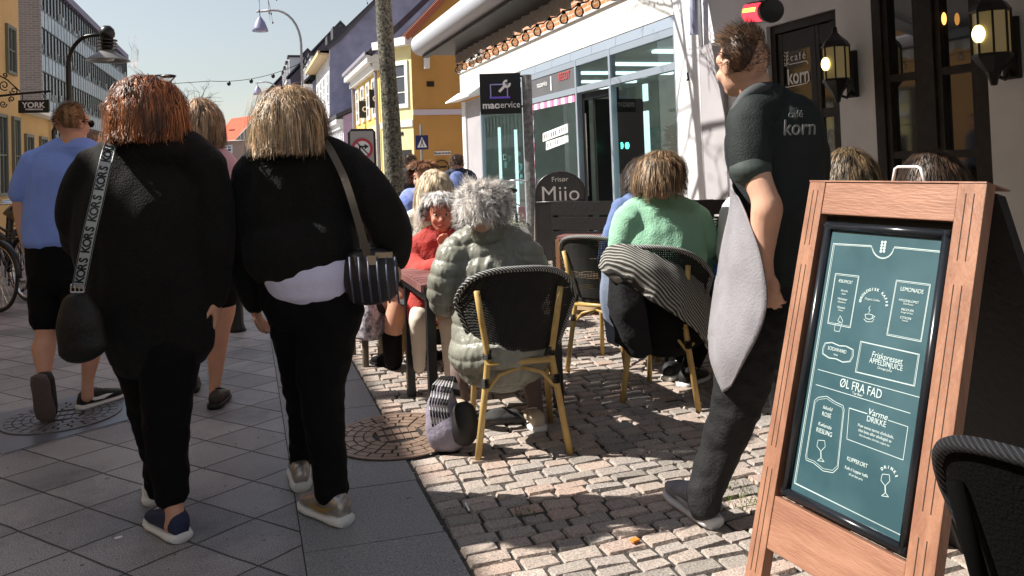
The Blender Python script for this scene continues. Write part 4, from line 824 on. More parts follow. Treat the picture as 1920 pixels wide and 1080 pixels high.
# ---- trees
BARK = mat('plane_bark', (.006, .006, .005), .9, col2=(.24, .23, .18), vs=38, bump=1, bs=30, detail=8)
TWIG = mat('dark_twig', (.07, .05, .045), .8)
def bare_tree(base, H_, r0, label, seed, lean=0, start=.42, spread=1.0, depth=4, trunk_m=BARK, twn=3, buds=True, kinks=1):
    R = random.Random(seed); root = thing('bare_tree', base, label, 'tree', None); b = Vector(base); tm = MB(); cm = MB(); tips = []
    pts = [b+Vector((lean*t*H_+.03*kinks*math.sin(t*9), .03*math.cos(t*7), t*H_)) for t in [i/14 for i in range(15)]]
    tm.tube(pts, [r0*(1.25 if i == 0 else 1-.55*i/14)*(1+.05*math.sin(i*2.3)) for i in range(15)], 14)
    def grow(p, d, L, r, dep):
        q = [p]; dd = d.copy()
        for i in range(5):
            dd = (dd+Vector((R.gauss(0, .13), R.gauss(0, .13), R.gauss(0, .1)-.02*(dep < 3)))).normalized(); q.append(q[-1]+dd*L/5)
        cm.tube(q, [r*(1-.13*i) for i in range(6)], 5 if dep < 3 else 7)
        if dep == 0: tips.extend(q[1:]); return
        for k in range(twn+(dep == 1)):
            s = R.choice((2, 3, 4, 5)); nd = (dd+Vector((R.gauss(0, .6), R.gauss(0, .6), R.gauss(0, .45)))).normalized(); grow(q[s], nd, L*R.uniform(.5, .75), r*.5, dep-1)
    n = 11
    for k in range(n):
        t = start+(1-start)*k/n; i = int(t*14); a = k*2.4+R.random(); dr = Vector((math.cos(a)*spread, math.sin(a)*spread, .55+.5*t)).normalized(); grow(pts[i], dr, H_*.3*(1.25-t*.6), r0*.4*(1.2-t*.5), depth-1)
    tm.build('trunk', trunk_m, root, smooth=True); cm.build('crown', TWIG, root, smooth=True, fix=False)
    if buds:
        bm_ = MB()
        for p in tips:
            if R.random() < .5: s = .011; bm_.ell(p, Vector((s, 0, 0)), Vector((0, s, 0)), Vector((0, 0, s*1.6)), 6, 4)
        bm_.build('buds', mat('brown_buds', (.12, .06, .04), .7), root, fix=False)
    return root
tb = U(737, 400, 8.5); bare_tree((tb.x, tb.y, 0), 6.6, .112, 'bare street tree with mottled bark rising behind the cafe tables', 5, lean=-.004, start=.5, spread=1.2, depth=4)
ft = GY(364, 322, 62); bare_tree((ft.x, ft.y, 0), 6.6, .15, 'distant bare tree above the head of the woman in pink', 9, start=.5, spread=.5, depth=4, buds=False)
# ---- lamps
def bell_lamp(px_base, d, label, hgt, arm, drop=.6, s=1.0):
    p = U(px_base, 300, d); b = Vector((p.x, p.y, 0)); root = thing('street_lamp', b, label, 'street lamp', 'tall gooseneck street lamps'); ax = -rt; ax = Vector((ax.x, ax.y, 0)).normalized()
    MB().tube([b, b+Vector((0, 0, hgt*.5)), b+Vector((0, 0, hgt*.82))]+[b+ax*arm*(1-math.cos(a))*.62+Vector((0, 0, hgt*.82+hgt*.18*math.sin(a))) for a in [i*math.pi/2/8 for i in range(1, 9)]]+[b+ax*arm+Vector((0,0,hgt*.995))], .055*s, 10).build('pole', mat('grey_lamp_post', (.3, .3, .33), .4), root, smooth=True)
    h = b+ax*arm*.93+Vector((0, 0, hgt)); MB().tube([h, h-Vector((0, 0, .28*s))], .02*s).lathe(h-Vector((0, 0, .95*s)), [(.36*s, 0), (.33*s, .12*s), (.22*s, .42*s), (.08*s, .62*s), (.03*s, .7*s)], 20).build('bell_shade', mat('violet_grey_shade', (.25, .25, .4), .4), root, smooth=True)
bell_lamp(571, 28, 'nearer tall grey gooseneck lamp rising beside the dark roofs', 7.05, 1.55, s=.78)
bell_lamp(530, 51, 'farther gooseneck lamp just above the blonde woman', 7.1, 1.6, s=.85)
p = U(131, 250, 14); b = Vector((p.x, p.y, 0)); root = thing('street_lamp', b, 'black curved street lamp with wide shade over the man in blue', 'street lamp')
ax = Vector((_r.x, _r.y, 0)).normalized()
q = [b, b+Vector((0, 0, 1.5)), b+Vector((0, 0, 3.3))]+[b+ax*.42*(1-math.cos(a))+Vector((0, 0, 3.3+.55*math.sin(a))) for a in [i*math.pi/2/8 for i in range(1, 9)]]+[b+ax*.62+Vector((0, 0, 3.86))]
MB().tube(q, [.055, .05, .045]+[.035]*9, 12).build('pole', BLACKM, root, smooth=True)
h = b+ax*.7+Vector((0, 0, 3.6))
MB().lathe(h, [(0, .42), (.06, .41), (.115, .35), (.13, .28), (.125, .22), (.1, .2), (.1, .0), (.06, -.02), (0, -.02)], 24).build('cap', BLACKM, root, smooth=True)
mb = MB()
for z in (.02, .08, .14): mb.lathe(h, [(.1, z), (.165, z), (.165, z+.02), (.1, z+.02), (.1, z)], 24)
mb.build('cooling_rings', BLACKM, root)
MB().lathe(h, [(.1, -.02), (.18, -.08), (.36, -.2), (.37, -.215), (.34, -.205), (.17, -.1), (.09, -.05)], 32).build('wide_shade', mat('lamp_shade_metal', (.2, .2, .2), .35), root, smooth=True)
MB().lathe(h, [(.09, -.04), (.12, -.12), (.1, -.2), (0, -.22)], 20).build('diffuser', mat('milky_glass', (.5, .5, .46), .3), root, smooth=True)
# catenary cable with little lamps
P0, P1 = GY(395, 152, 70), GY(560, 120, 70); pts = [P0+(P1-P0)*t-Vector((0, 0, 1.2*t*(1-t)*4*.4)) for t in [i/20 for i in range(21)]]
root = thing('overhead_cable', P0, 'thin overhead cable with little hanging lamps against the sky', 'cable'); MB().tube([GY(200, 165, 70)]+pts, .025, 5).build('wire', BLACKM, root)
for i in (4, 9, 14):
    MB().ell(pts[i]-Vector((0,0,.2)), Vector((.16,0,0)), Vector((0,.16,0)), Vector((0,0,.2)), 10, 6).build('lamp', BLACKM, root)
# ---- road signs
def post_sign(name, label, c, build):
    root = thing(name, (c.x, c.y, 0), label, 'road sign'); build(root, c); MB().tube([(c.x, c.y+.06, 0), (c.x, c.y+.06, c.z+.5)], .035, 10).build('post', ZINC, root); return root
def nr(root, c):
    s = 24/F; X = Vector((1, 0, 0)); Z = Vector((0, 0, 1)); Y_ = Vector((0, -1, 0))
    MB().box(c+Vector((-.36, -.02, -.62)), c+Vector((.36, .02, .55))).build('backing_board', mat('grey_board', (.28, .27, .28), .6), root, bevel=.03)
    MB().tube([c+X*x_+Z*z_ for x_, z_ in ((-.39, -.6), (-.39, .5), (-.33, .58), (.33, .58), (.39, .5), (.39, -.6))], .035, 8).build('frame', BLACKM, root)
    MB().lathe(c+Y_*.021, [(0, 0), (.27, 0), (.27, .01), (0, .01)], 32, Y_).build('disc', mat('sign_white', (.6, .62, .66), .5), root)
    MB().lathe(c+Y_*.032, [(.24, 0), (.32, 0), (.32, .012), (.24, .012), (.24, 0)], 40, Y_).build('red_ring', mat('sign_red', (.35, .03, .05), .5), root)
    a = c+Y_*.034; m_ = MB(); m_.box(a+X*-.1+Z*-.17-Y_*0, a+X*-.05+Z*.08+Y_*.004).box(a+X*-.1+Z*.04, a+X*.08+Z*.09+Y_*.004).prism([a+X*.07+Z*.15, a+X*.2+Z*.065, a+X*.07+Z*-.02], Y_*.004).prism([a+X*-.18+Z*.19, a+X*-.15+Z*.21, a+X*.2+Z*-.17, a+X*.17+Z*-.19], Y_*.007)
    m_.build('arrow', BLACKM, root)
    m_ = MB()
    for i in range(7): m_.lathe(a+X*(-.24+.08*i)+Z*-.43, [(.012, 0), (.034, 0), (.034, .004), (.012, .004), (.012, 0)], 10, Y_)
    m_.build('small_symbols', WHT, root)
    b2 = MB().box(c+Vector((-.3, -.04, -1.12)), c+Vector((.3, -.01, -.7))).build('red_notice', mat('pink_red_notice', (.6, .1, .22), .5), root)
post_sign('no_turn_sign', 'no right turn sign in black-framed board behind the blonde woman', U(679, 279, 24), nr)
def pr_(root, c):
    X = Vector((1, 0, 0)); Z = Vector((0, 0, 1)); Y_ = Vector((0, -1, 0))
    MB().box(c+Vector((-.18, -.015, -.2)), c+Vector((.18, .015, .2))).build('plate', mat('sign_blue', (.02, .025, .13), .45), root)
    a = c+Y_*.017; MB().prism([a+X*-.14+Z*-.14, a+X*.14+Z*-.14, a+Z*.15], Y_*.004).build('white_triangle', WHT, root)
    a = a+Y_*.005; m_ = MB().prism([a+X*-.015+Z*.06, a+X*.015+Z*.06, a+X*.02+Z*-.01, a+X*-.02+Z*-.01], Y_*.003).prism([a+X*-.02+Z*-.01, a+X*0+Z*-.01, a+X*-.04+Z*-.12, a+X*-.06+Z*-.12], Y_*.003).prism([a+X*0+Z*-.01, a+X*.02+Z*-.01, a+X*.055+Z*-.12, a+X*.035+Z*-.12], Y_*.003).lathe(a+Z*.08, [(0, 0), (.018, 0), (.018, .003), (0, .003)], 10, Y_)
    m_.build('walking_figure', BLACKM, root)
post_sign('crossing_sign', 'blue pedestrian crossing sign in front of the ochre wall', U(791, 267, 22), pr_)
# sign pole of the repair shop
pc = U(993, 300, 12); pc = Vector((pc.x, pc.y, 0))
MB_ = thing('sign_pole', pc, 'dark fluted pole carrying the black repair shop sign', 'pole')
mb = MB(); mb.rings([[pc+Vector((math.cos(a)*r_, math.sin(a)*r_, z)) for a, r_ in ((2*math.pi*k/48, .075-.006*(k % 2)) for k in range(48))] for z in (0, 2.65)])
mb.build('shaft', mat('fluted_grey_metal', (.12, .12, .12), .35, col2=(.3, .3, .3), vs=14), MB_)
cs = Vector((pc.x-.42, pc.y-.02, U(941, 176, 12).z)); X = Vector((1, .0, 0)); Y_ = Vector((0, -1, 0)); Z = Vector((0, 0, 1))
# the sign board turns to face down the street
X = Vector((math.cos(-.28), math.sin(-.28), 0)); Y_ = Vector((X.y, -X.x, 0)); cs = pc-X*.41+Vector((0, 0, U(941, 176, 12).z))
ms = thing('shop_sign', cs, 'square black sign with laptop and spanner emblem on fluted pole', 'sign')
def sb_(cx, cz, w_, h_, t0, t1, mb): mb.obox(cs+X*cx+Z*cz+Y_*((t0+t1)/2), X*w_/2, Y_*((t1-t0)/2), Z*h_/2)
mb = MB(); sb_(0, 0, .62, .62, -.06, .06, mb); mb.build('board', BLACKM, ms, bevel=.008)
mb = MB(); sb_(.36, .26, .14, .03, -.02, .02, mb); sb_(.36, -.2, .14, .03, -.02, .02, mb); mb.build('clamp', BLACKM, ms)
mb = MB()
sb_(-.02, .14, .27, .016, .061, .066, mb); sb_(-.147, .045, .016, .19, .061, .066, mb); sb_(.107, .03, .016, .15, .061, .066, mb); mb.build('laptop_outline', mat('lavender_print', (.45, .4, .8), .5), ms)
mb = MB(); sb_(-.01, -.06, .31, .03, .061, .068, mb); mb.build('laptop_base', mat('violet_print', (.2, .12, .75), .5), ms)
mb = MB(); mb.obox(cs+X*.035+Z*.08+Y_*.072, (X+Z).normalized()*.075, Y_*.003, (Z-X).normalized()*.02); c = cs+X*.1+Z*.145+Y_*.069
A = [.785+.55+i*(2*math.pi-1.1)/16 for i in range(17)]
mb.rings([[c+(X*math.cos(a)+Z*math.sin(a))*r_+Y_*t for r_, t in ((.028, 0), (.062, 0), (.062, .008), (.028, .008))] for a in A]); mb.build('spanner_emblem', WHT, ms)
merge_text([(('mac', cs+X*-.155+Z*-.175+Y_*.063, X, Z, .15), dict(bold=.004)), (('service', cs+X*.12+Z*-.175+Y_*.063, X, Z, .14), dict(sx=.88))], WHT, ms)
# hairdresser's rounded board
mc = U(1050, 352, 9.6); mc = Vector((mc.x, mc.y, 0)); X = Vector((math.cos(-.32), math.sin(-.32), 0)); Y_ = Vector((X.y, -X.x, 0)); Z = Vector((0, 0, 1))
mi = thing('rounded_pavement_sign', mc, 'grey pavement sign with arched black top and white lettering', 'sign')
prof = [(-.29, .12), (-.29, .82)]+[(-.29*math.cos(a), .9+.27*math.sin(a)) for a in [i*math.pi/14 for i in range(15)]]+[(.29, .82), (.29, .12)]
MB().prism([mc+X*a+Z*b for a, b in prof], Y_*.02).build('face', mat('anthracite_face', (.06, .06, .065), .5, var=.1, vs=6), mi)
MB().tube([mc+X*a*1.04+Z*(b*1.015)+Y_*.01 for a, b in prof], .018, 8).tube([mc+X*-.3+Z*.83+Y_*.03, mc+X*.3+Z*.83+Y_*.03], .012, 8).build('frame', mat('dark_grey_tube', (.04, .04, .04), .3), mi, smooth=True)
for q in ([mc+X*-.3+Z*.85, mc+X*-.33], [mc+X*.3+Z*.85, mc+X*.33], [mc+X*-.3+Z*.85-Y_*.02, mc+X*-.33-Y_*.4], [mc+X*.3+Z*.85-Y_*.02, mc+X*.33-Y_*.4]): MB().tube(q, .015).build('leg', CHROME, mi)
merge_text([(('Miio', mc+X*.0+Z*.92+Y_*.024, X, Z, .26), dict(spacing=1.05)), (('Frisør', mc+X*0+Z*1.1+Y_*.024, X, Z, .085), {})], WHT, mi)
# ---- bicycles
def bicycle(base, head, label, m=BLACKM, group='bicycles parked along the left wall'):
    root = thing('bicycle', base, label, 'bicycle', group); b = Vector(base); X = Vector((math.cos(head), math.sin(head), 0)); S = Vector((-X.y, X.x, 0)); Z = Vector((0, 0, 1))
    def p(x, z, s=0): return b+X*x+Z*z+S*s
    for wx in (-.53, .53):
        tmb = MB(); tmb.rings([[p(wx, .35)+(X*math.cos(a)+Z*math.sin(a))*(.335+.016*math.cos(q))+S*.016*math.sin(q) for q in (k*math.pi/4 for k in range(8))] for a in (i*2*math.pi/40 for i in range(41))], cap=False)
        ty = tmb.build('wheel', mat('tyre_rubber', (.02, .02, .02), .7), root, smooth=True)
        rm = MB(); rm.rings([[p(wx, .35)+(X*math.cos(a)+Z*math.sin(a))*(.312+.01*math.cos(q))+S*.012*math.sin(q) for q in (k*math.pi/3 for k in range(6))] for a in (i*2*math.pi/40 for i in range(41))], cap=False)
        for k in range(24):
            a = k*2*math.pi/24; rm.tube([p(wx, .35, .02*(-1)**k), p(wx, .35)+(X*math.cos(a)+Z*math.sin(a))*.305], .0022, 4)
        rm.build('rim', CHROME, ty)
        fd = MB(); fd.rings([[p(wx, .35)+(X*math.cos(a)+Z*math.sin(a))*(.37+.006*math.cos(q))+S*.03*math.sin(q) for q in (k*math.pi/3 for k in range(6))] for a in (math.pi*(.1+.9*i/20) for i in range(21))]); fd.build('mudguard', m, root, smooth=True)
    fr = MB()
    for a_, c_, r_ in (((-.53, .35), (-.1, .3), .012), ((-.53, .35), (-.2, .78), .01), ((-.1, .3), (-.22, .9), .017), ((-.1, .3), (.36, .72), .017), ((-.18, .62), (.36, .78), .016), ((.34, .95), (.4, .65), .017), ((.4, .65), (.53, .35), .013), ((-.1, .3), (-.1, .14), .008)): fr.tube([p(*a_), p(*c_)], r_, 8)
    fr.build('frame', m, root, smooth=True)
    MB().tube([p(.34, .95), p(.3, 1.05), p(.28, 1.06, .15), p(.16, 1.04, .28)], .012).tube([p(.3, 1.05), p(.28, 1.06, -.15), p(.16, 1.04, -.28)], .012).build('handlebar', CHROME, root, smooth=True)
    sdl = MB(); loft3(sdl, [(*p(-.36, .93), .085, .5), (*p(-.24, .94), .06, .5), (*p(-.1, .93), .02, .6)]); sdl.build('saddle', m, root, smooth=True)
    MB().box(p(-.75, .72, 0)-Vector((.0, .0, .0)), p(-.75, .72, 0)+Vector((.01, .01, .01))).tube([p(-.8, .74, .06), p(-.3, .74, .06)], .008).tube([p(-.8, .74, -.06), p(-.3, .74, -.06)], .008).tube([p(-.55, .74, .06), p(-.53, .35, .05)], .006).build('carrier', BLACKM, root)
    return root
bicycle((-2.62, 10.4, 0), 2.2, 'dark bicycle with its rear wheel beside the shorts of the man in blue')
bicycle((-2.75, 9.7, 0), 2.3, 'bicycle cut by the left edge of the picture, nearest to the camera')
bicycle((-2.85, 11.2, 0), 2.15, 'third bicycle from the camera along the left wall')
bicycle((-3.05, 12.1, 0), 2.2, 'farthest bicycle along the left wall')
bicycle((3.62, 10.9, 0), 1.35, 'black bicycle parked by the fluted sign pole', group=None)
tag(MB().prism([U(972, 388, 10.6), U(985, 387, 10.6), U(985, 398, 10.6), U(972, 399, 10.6)], (0, .01, 0)).prism([U(973, 399, 10.6), U(986, 398, 10.6), U(987, 418, 10.6), U(974, 418, 10.6)], (0, .01, 0)).build('poster', mat('pink_green_poster', (.75, .1, .35), .6, col2=(.05, .55, .35), vs=4), None), 'small pink and green poster beside the sign pole', 'poster')
# ================================================================ terrace furniture
WOODT = mat('red_brown_slats', (.16, .065, .06), .55, col2=(.26, .12, .11), vs=6, bump=.4, bs=30)
BAMB = mat('bamboo_cane', (.42, .26, .08), .4, col2=(.6, .42, .16), vs=7)
WEAVE = stripemat('dark_weave', (.006, .006, .006), (.03, .03, .028), (1, 1, 1.3), .012, .6, .5)
RIMW = stripemat('two_tone_rim', (.02, .02, .02), (.5, .5, .48), (1, .8, 1), .014, .62, .5)
def mesh_holes(m, sc_=95, amt=.62):
    n, b = nodes(m); tc = n.nodes.new('ShaderNodeTexCoord'); sp = n.nodes.new('ShaderNodeSeparateXYZ'); n.links.new(tc.outputs['Object'], sp.inputs[0])
    a = math_(n, 'GREATER_THAN', math_(n, 'FRACT', math_(n, 'MULTIPLY', math_(n, 'ADD', sp.outputs['X'], math_(n, 'MULTIPLY', sp.outputs['Y'], .6)), sc_)), amt); c_ = math_(n, 'GREATER_THAN', math_(n, 'FRACT', math_(n, 'MULTIPLY', sp.outputs['Z'], sc_)), amt)
    n.links.new(math_(n, 'SUBTRACT', 1, math_(n, 'MULTIPLY', a, c_)), b.inputs['Alpha'])
WEAVEB = stripemat('open_weave_back', (.006, .006, .006), (.022, .022, .02), (1, 1, 1.3), .012, .6, .7); mesh_holes(WEAVEB)
def bistro(base, ang, label, group='woven bistro chairs on the terrace', cane=BAMB, rimm=None, weave=None):
    """rattan armless tub chair in its own frame: front is +y"""
    root = thing('bistro_chair', (0, 0, 0), label, 'chair', group)
    V = Vector
    for s in (-1, 1):
        MB().tube([V((s*.21, -.235, 0)), V((s*.165, -.215, .3)), V((s*.145, -.205, .45)), V((s*.17, -.235, .62)), V((s*.19, -.255, .76))], [.016, .016, .015, .015, .014], 10).build('back_leg', cane, root, smooth=True)
        MB().tube([V((s*.2, .22, 0)), V((s*.18, .19, .3)), V((s*.17, .17, .44))], .015, 10).build('front_leg', cane, root, smooth=True)
        for z, x, y in ((.32, .163, -.214), (.445, .146, -.206)):
            lash = MB()
            for k in range(6): lash.lathe(V((s*x, y, z+.007*k)), [(.017, 0), (.02, .003), (.017, .006)], 10)
            lash.build('lashing', BLACKM, root)
    st = MB()
    st.tube([V((-.155, -.21, .425)), V((.155, -.21, .425))], .013, 8).tube([V((-.165, .18, .3)), V((.165, .18, .3))], .011, 8)
    for s in (-1, 1):
        st.tube([V((s*.16, -.21, .33)), V((s*.18, .19, .33))], .011, 8)
        st.tube([V((s*.16, -.215, .3)), V((s*.1, -.208, .37)), V((0, -.205, .4))], .009, 8)
    st.build('stretcher', cane, root, smooth=True)
    se = MB(); n = 28
    se.rings([[V((.225*r*math.cos(a), .01+.215*r*math.sin(a), z)) for a in (2*math.pi*k/n for k in range(n))] for r, z in ((.96, .43), (1, .44), (1, .46), (.95, .472), (.5, .462))])
    se.build('seat', WEAVE, root, smooth=True)
    # back: a curved woven shell with a thick wrapped rim
    def shell(u, v): # u -1..1 round the back, v 0..1 up
        a = u*1.35; top = .86-.17*abs(u)**2.6; w_ = .2+.085*v; r = w_
        return V((math.sin(a)*r*1.0, -.06-math.cos(a)*r*(.82+.12*v), .47+(top-.47)*v))
    nu, nv = 26, 12; vs = [shell(-1+2*i/nu, j/nv) for j in range(nv+1) for i in range(nu+1)]
    vs2 = [p*1+V((p.x, p.y+.06, 0)).normalized()*-.008 for p in vs]; N = len(vs); fs = []
    for j in range(nv):
        for i in range(nu):
            a = j*(nu+1)+i; fs += [(a, a+1, a+nu+2, a+nu+1), (N+a+nu+1, N+a+nu+2, N+a+1, N+a)]
    b_ = MB(); b_.add(vs+vs2, fs); b_.build('woven_back', weave or WEAVEB, root, smooth=True, fix=False)
    rim = [shell(-1, v/5) for v in range(5)]+[shell(-1+2*i/30, 1) for i in range(31)]+[shell(1, 1-v/5) for v in range(1, 6)]
    MB().tube(rim, .0135, 10).build('back_rim', rimm or RIMW, root, smooth=True)
    root.location = base; root.rotation_euler.z = ang
    return root
ch1 = bistro(Vector((1.2, 3.62, 0)), -.2, 'cane bistro chair nearest the camera under the white-haired woman')
def chair_copy(base, h, label):
    c = copy_tree(ch1); c.location = base; c.rotation_euler.z = -math.atan2(h[0], h[1]); c['label'] = label; return c
chair_copy((2.22, 3.93, 0), (.72, .69), 'bistro chair under the striped blanket and the green sweater')
chair_copy((2.2, 4.62, 0), (.8, .6), 'bistro chair with draped coat left of the green sweater')
chair_copy((1.15, 5.12, 0), (-.1, -.99), 'bistro chair across the table, carrying the red scarf')
bistro(Vector((1.42, .93, 0)), -math.atan2(.95, .25), 'bistro chair in painted shade at bottom right corner, closest to the camera', cane=mat('shaded_cane', (.003, .003, .003), .9, spec=.05), rimm=stripemat('shaded_rim', (.004, .004, .005), (.02, .022, .03), (1, .8, 1), .012, .62, .8), weave=mat('shaded_weave', (.004, .004, .004), 1, bump=.5, bs=150, spec=.05))  # near-black cane, rim and weave paint in the shade falling on this chair
chair_copy((2.45, 1.75, 0), (-.2, 1), 'bistro chair hidden behind the menu board')
def slat_table(x0, x1, y0, y1, z, label, m=WOODT, legs=BLACKM, rot=0):
    root = thing('slatted_table', ((x0+x1)/2, (y0+y1)/2, 0), label, 'table'); n = 8; tm = MB(); w_ = (y1-y0)/n
    for k in range(n): tm.box((x0+.02, y0+k*w_+.004, z-.022), (x1-.02, y0+(k+1)*w_-.004, z))
    tm.box((x0, y0-.0, z-.04), (x0+.016, y1, z-.002)).box((x1-.016, y0, z-.04), (x1, y1, z-.002)); tm.build('slatted_top', m, root, bevel=.002)
    MB().box((x0+.03, y0+.03, z-.09), (x1-.03, y0+.06, z-.024)).box((x0+.03, y1-.06, z-.09), (x1-.03, y1-.03, z-.024)).box((x0+.03, y0+.06, z-.09), (x0+.06, y1-.06, z-.024)).box((x1-.06, y0+.06, z-.09), (x1-.03, y1-.06, z-.024)).build('apron_frame', legs, root)
    for a in (x0+.035, x1-.08):
        for b in (y0+.035, y1-.08): MB().box((a, b, 0), (a+.045, b+.045, z-.091)).build('leg', legs, root)
    return root
slat_table(.82, 1.62, 3.93, 4.62, .73, 'red-brown slatted table between the two grey-haired women')
slat_table(2.5, 3.2, 4.35, 5.0, .73, 'slatted table in front of the woman in green')
slat_table(1.15, 1.8, 6.05, 6.65, .73, 'farther slatted table behind the woman in the red cardigan')
slat_table(3.0, 3.7, 1.9, 2.6, .74, 'dark table in the shade behind the menu board')
# salt pot, glasses
CG = glassmat('clear_glass', (.95, .97, .97), .5)
def tumbler(c, label, h=.11, r=.034, fill=None, grp=None):
    root = thing('drinking_glass', c, label, 'glass', grp); c = Vector(c)
    MB().lathe(c, [(0, .001), (r*.8, .001), (r, h), (r-.003, h), (r*.8-.003, .008), (0, .008)], 20).build('tumbler', CG, root, smooth=True)
    MB().lathe(c, [(0, .01), (r*.8-.004, .01), (r*.93-.004, h*.6), (0, h*.6)], 16).build('drink', fill or mat('dark_drink', (.03, .015, .01), .1), root)
tumbler((1.02, 4.1, .731), 'small glass on the slatted table beside the sleeve of the puffer jacket', .06, .03, WHT)
tumbler((2.62, 4.55, .731), 'left glass on the table in front of the woman in green')
tumbler((2.76, 4.5, .731), 'right glass on the table in front of the woman in green', .12)
tumbler((1.2, 4.45, .731), 'dark glass held near the face of the woman in red')
leafy((2.9, 4.6, .83), .11, 140, mat('grey_green_leaf', (.12, .14, .1), .6), 'table_plant', 'small leafy table plant behind the glasses', 'plant', .018)
# slatted dark screen closing the terrace
A_, B_ = U(1036, 377, 7.15), U(1500, 366, 6.3); A_.z = B_.z = 0; t_ = (B_-A_).normalized(); n2 = Vector((t_.y, -t_.x, 0)); Lf = (B_-A_).length; Z = Vector((0, 0, 1))
fe = thing('slatted_screen', A_, 'black slatted wooden screen closing the far end of the terrace', 'screen')
for k in range(4): MB().obox(A_+t_*(.03+(Lf-.06)*k/3)+Z*.48, t_*.03, n2*.03, Z*.48).build('post', mat('black_stained_wood', (.012, .011, .011), .6, bump=.3, bs=40), fe)
sl_ = MB()
for z, h in ((.9, .05), (.77, .035), (.66, .035), (.55, .035), (.44, .035), (.33, .035), (.22, .035), (.1, .05)): sl_.obox(A_+t_*(Lf/2)+Z*z+n2*.034, t_*Lf/2, n2*.0, Z*h).obox(A_+t_*(Lf/2)+Z*z+n2*.045, t_*Lf/2, n2*.01, Z*h)
sl_ = MB()
for z, h in ((.9, .06), (.765, .056), (.64, .056), (.515, .056), (.39, .056), (.265, .056), (.1, .09)): sl_.obox(A_+t_*(Lf/2)+Z*z+n2*.045, t_*Lf/2, n2*.012, Z*h)
sl_.build('slats', mat('black_stained_wood', (.012, .011, .011)), fe)
# pale wooden stool/pallet in front of it
def at(px, py, z): return GZ(px, py, z)
c = at(1098, 442, .66); pw = mat('pale_pine', (.6, .42, .24), .6, col2=(.72, .55, .35), vs=8)
root = thing('wooden_rack', (c.x, c.y, 0), 'small wooden slatted side rack in front of the black screen', 'rack')
for z, m_, d_ in ((.66, WOODT, .2), (.33, pw, .17), (.06, pw, .17)):
    tmb = MB()
    for k in range(4): tmb.obox(Vector((c.x, c.y, z))+n2*(-.15+.1*k), t_*.2, n2*.042, Z*.015)
    tmb.build('shelf', m_, root)
for i in (-1, 1):
    for j in (-1, 1): MB().obox(Vector((c.x, c.y, .32))+t_*.19*i+n2*.19*j, t_*.018, n2*.018, Z*.325).build('leg', mat('brown_leg_wood', (.25, .12, .06), .6), root)
tag(MB().obox(Vector((c.x, c.y, .2))+n2*.1, t_*.08, n2*.01, Z*.05).build('yellow_box', mat('yellow_card', (.75, .5, .08), .6)), 'small yellow card standing on the wooden rack shelf', 'card')
# big terracotta planter edge by the left bench
leafy(GZ(960, 425, .5)+Vector((0, 0, 0)), .22, 500, mat('grey_leaf', (.2, .22, .16), .7), 'low_shrub', 'low grey-green shrub behind the white-haired woman', 'shrub', .022)
# ---------------------------------------------------------------- menu board
TL, TR, BL = Vector((1.659, 2.028, 1.236)), Vector((1.719, 1.461, 1.246)), Vector((1.406, 1.993, .347))
TR.z = 1.240; TL.z = 1.240
e1 = (TR-TL); MW = e1.length; e1.normalize(); e2 = (BL-TL); e2 = (e2-e1*e2.dot(e1)).normalized(); e3 = e1.cross(-e2).normalized()   # e3 points out of the board towards the street
if e3.dot(CAM-TL) < 0: e3 = -e3
def onb(px, py, off=0):
    v = ray(px, py); return CAM+v*(((TL+e3*off)-CAM).dot(e3)/v.dot(e3))
def uv(px, py, off=0):
    p = onb(px, py, off)-TL; return p.dot(e1), p.dot(e2)
LEN = (TL.z)/(-e2.z)
mboard = thing('menu_board', (1.45, 1.75, 0), 'wooden A-frame menu board with dark green sheet and white lettering', 'menu board')
OAK = mat('orange_brown_wood', (.25, .115, .07), .5, col2=(.36, .18, .11), vs=3, bump=.25, bs=20, coat=.1)
n_, b_ = nodes(OAK); 
for nd in n_.nodes:
    if nd.type == 'TEX_NOISE':
        mp = n_.nodes.new('ShaderNodeMapping'); tc = [x for x in n_.nodes if x.type == 'TEX_COORD'][0]; mp.inputs['Scale'].default_value = (9, 9, 1.1); n_.links.new(tc.outputs['Object'], mp.inputs[0]); n_.links.new(mp.outputs[0], nd.inputs['Vector'])
OAKH = mat('orange_brown_rail', (.26, .12, .075), .5, col2=(.36, .18, .115), vs=3, bump=.25, bs=20, coat=.1)
n_, b_ = nodes(OAKH)
for nd in n_.nodes:
    if nd.type == 'TEX_NOISE':
        mp = n_.nodes.new('ShaderNodeMapping'); tc = [x for x in n_.nodes if x.type == 'TEX_COORD'][0]; mp.inputs['Scale'].default_value = (9, 1.0, 9); n_.links.new(tc.outputs['Object'], mp.inputs[0]); n_.links.new(mp.outputs[0], nd.inputs['Vector'])
def bb(mb, u0, u1, v0, v1, t0, t1): return mb.obox(TL+e1*(u0+u1)/2+e2*(v0+v1)/2+e3*(t0+t1)/2, e1*(u1-u0)/2, e2*(v1-v0)/2, e3*(t1-t0)/2)
PWL = uv(1566, 345)[0]*0+.062; PWR = .075
ub0 = uv(1450, 928)[1]; ub1 = uv(1450, 990)[1]; ut = uv(1548, 401)[1]
for (a, b) in ((0, PWL), (MW-PWR, MW)):
    po = bb(MB(), a, b, 0, LEN, -.035, 0).build('post', OAK, mboard, bevel=.003)
    g = MB(); 
    for du in (.33, .62):
        bb(g, a+(b-a)*du-.0012, a+(b-a)*du+.0012, .03, .2, 0, .0008); bb(g, a+(b-a)*du-.0012, a+(b-a)*du+.0012, .26, .8, 0, .0008); bb(g, a+(b-a)*du-.0012, a+(b-a)*du+.0012, .86, 1.15, 0, .0008)
    g.build('groove', mat('dark_groove', (.04, .02, .01), .8), po)
bb(MB(), PWL+.001, MW-PWR-.001, .004, ut, -.03, -.002).build('top_rail', OAKH, mboard, bevel=.003)
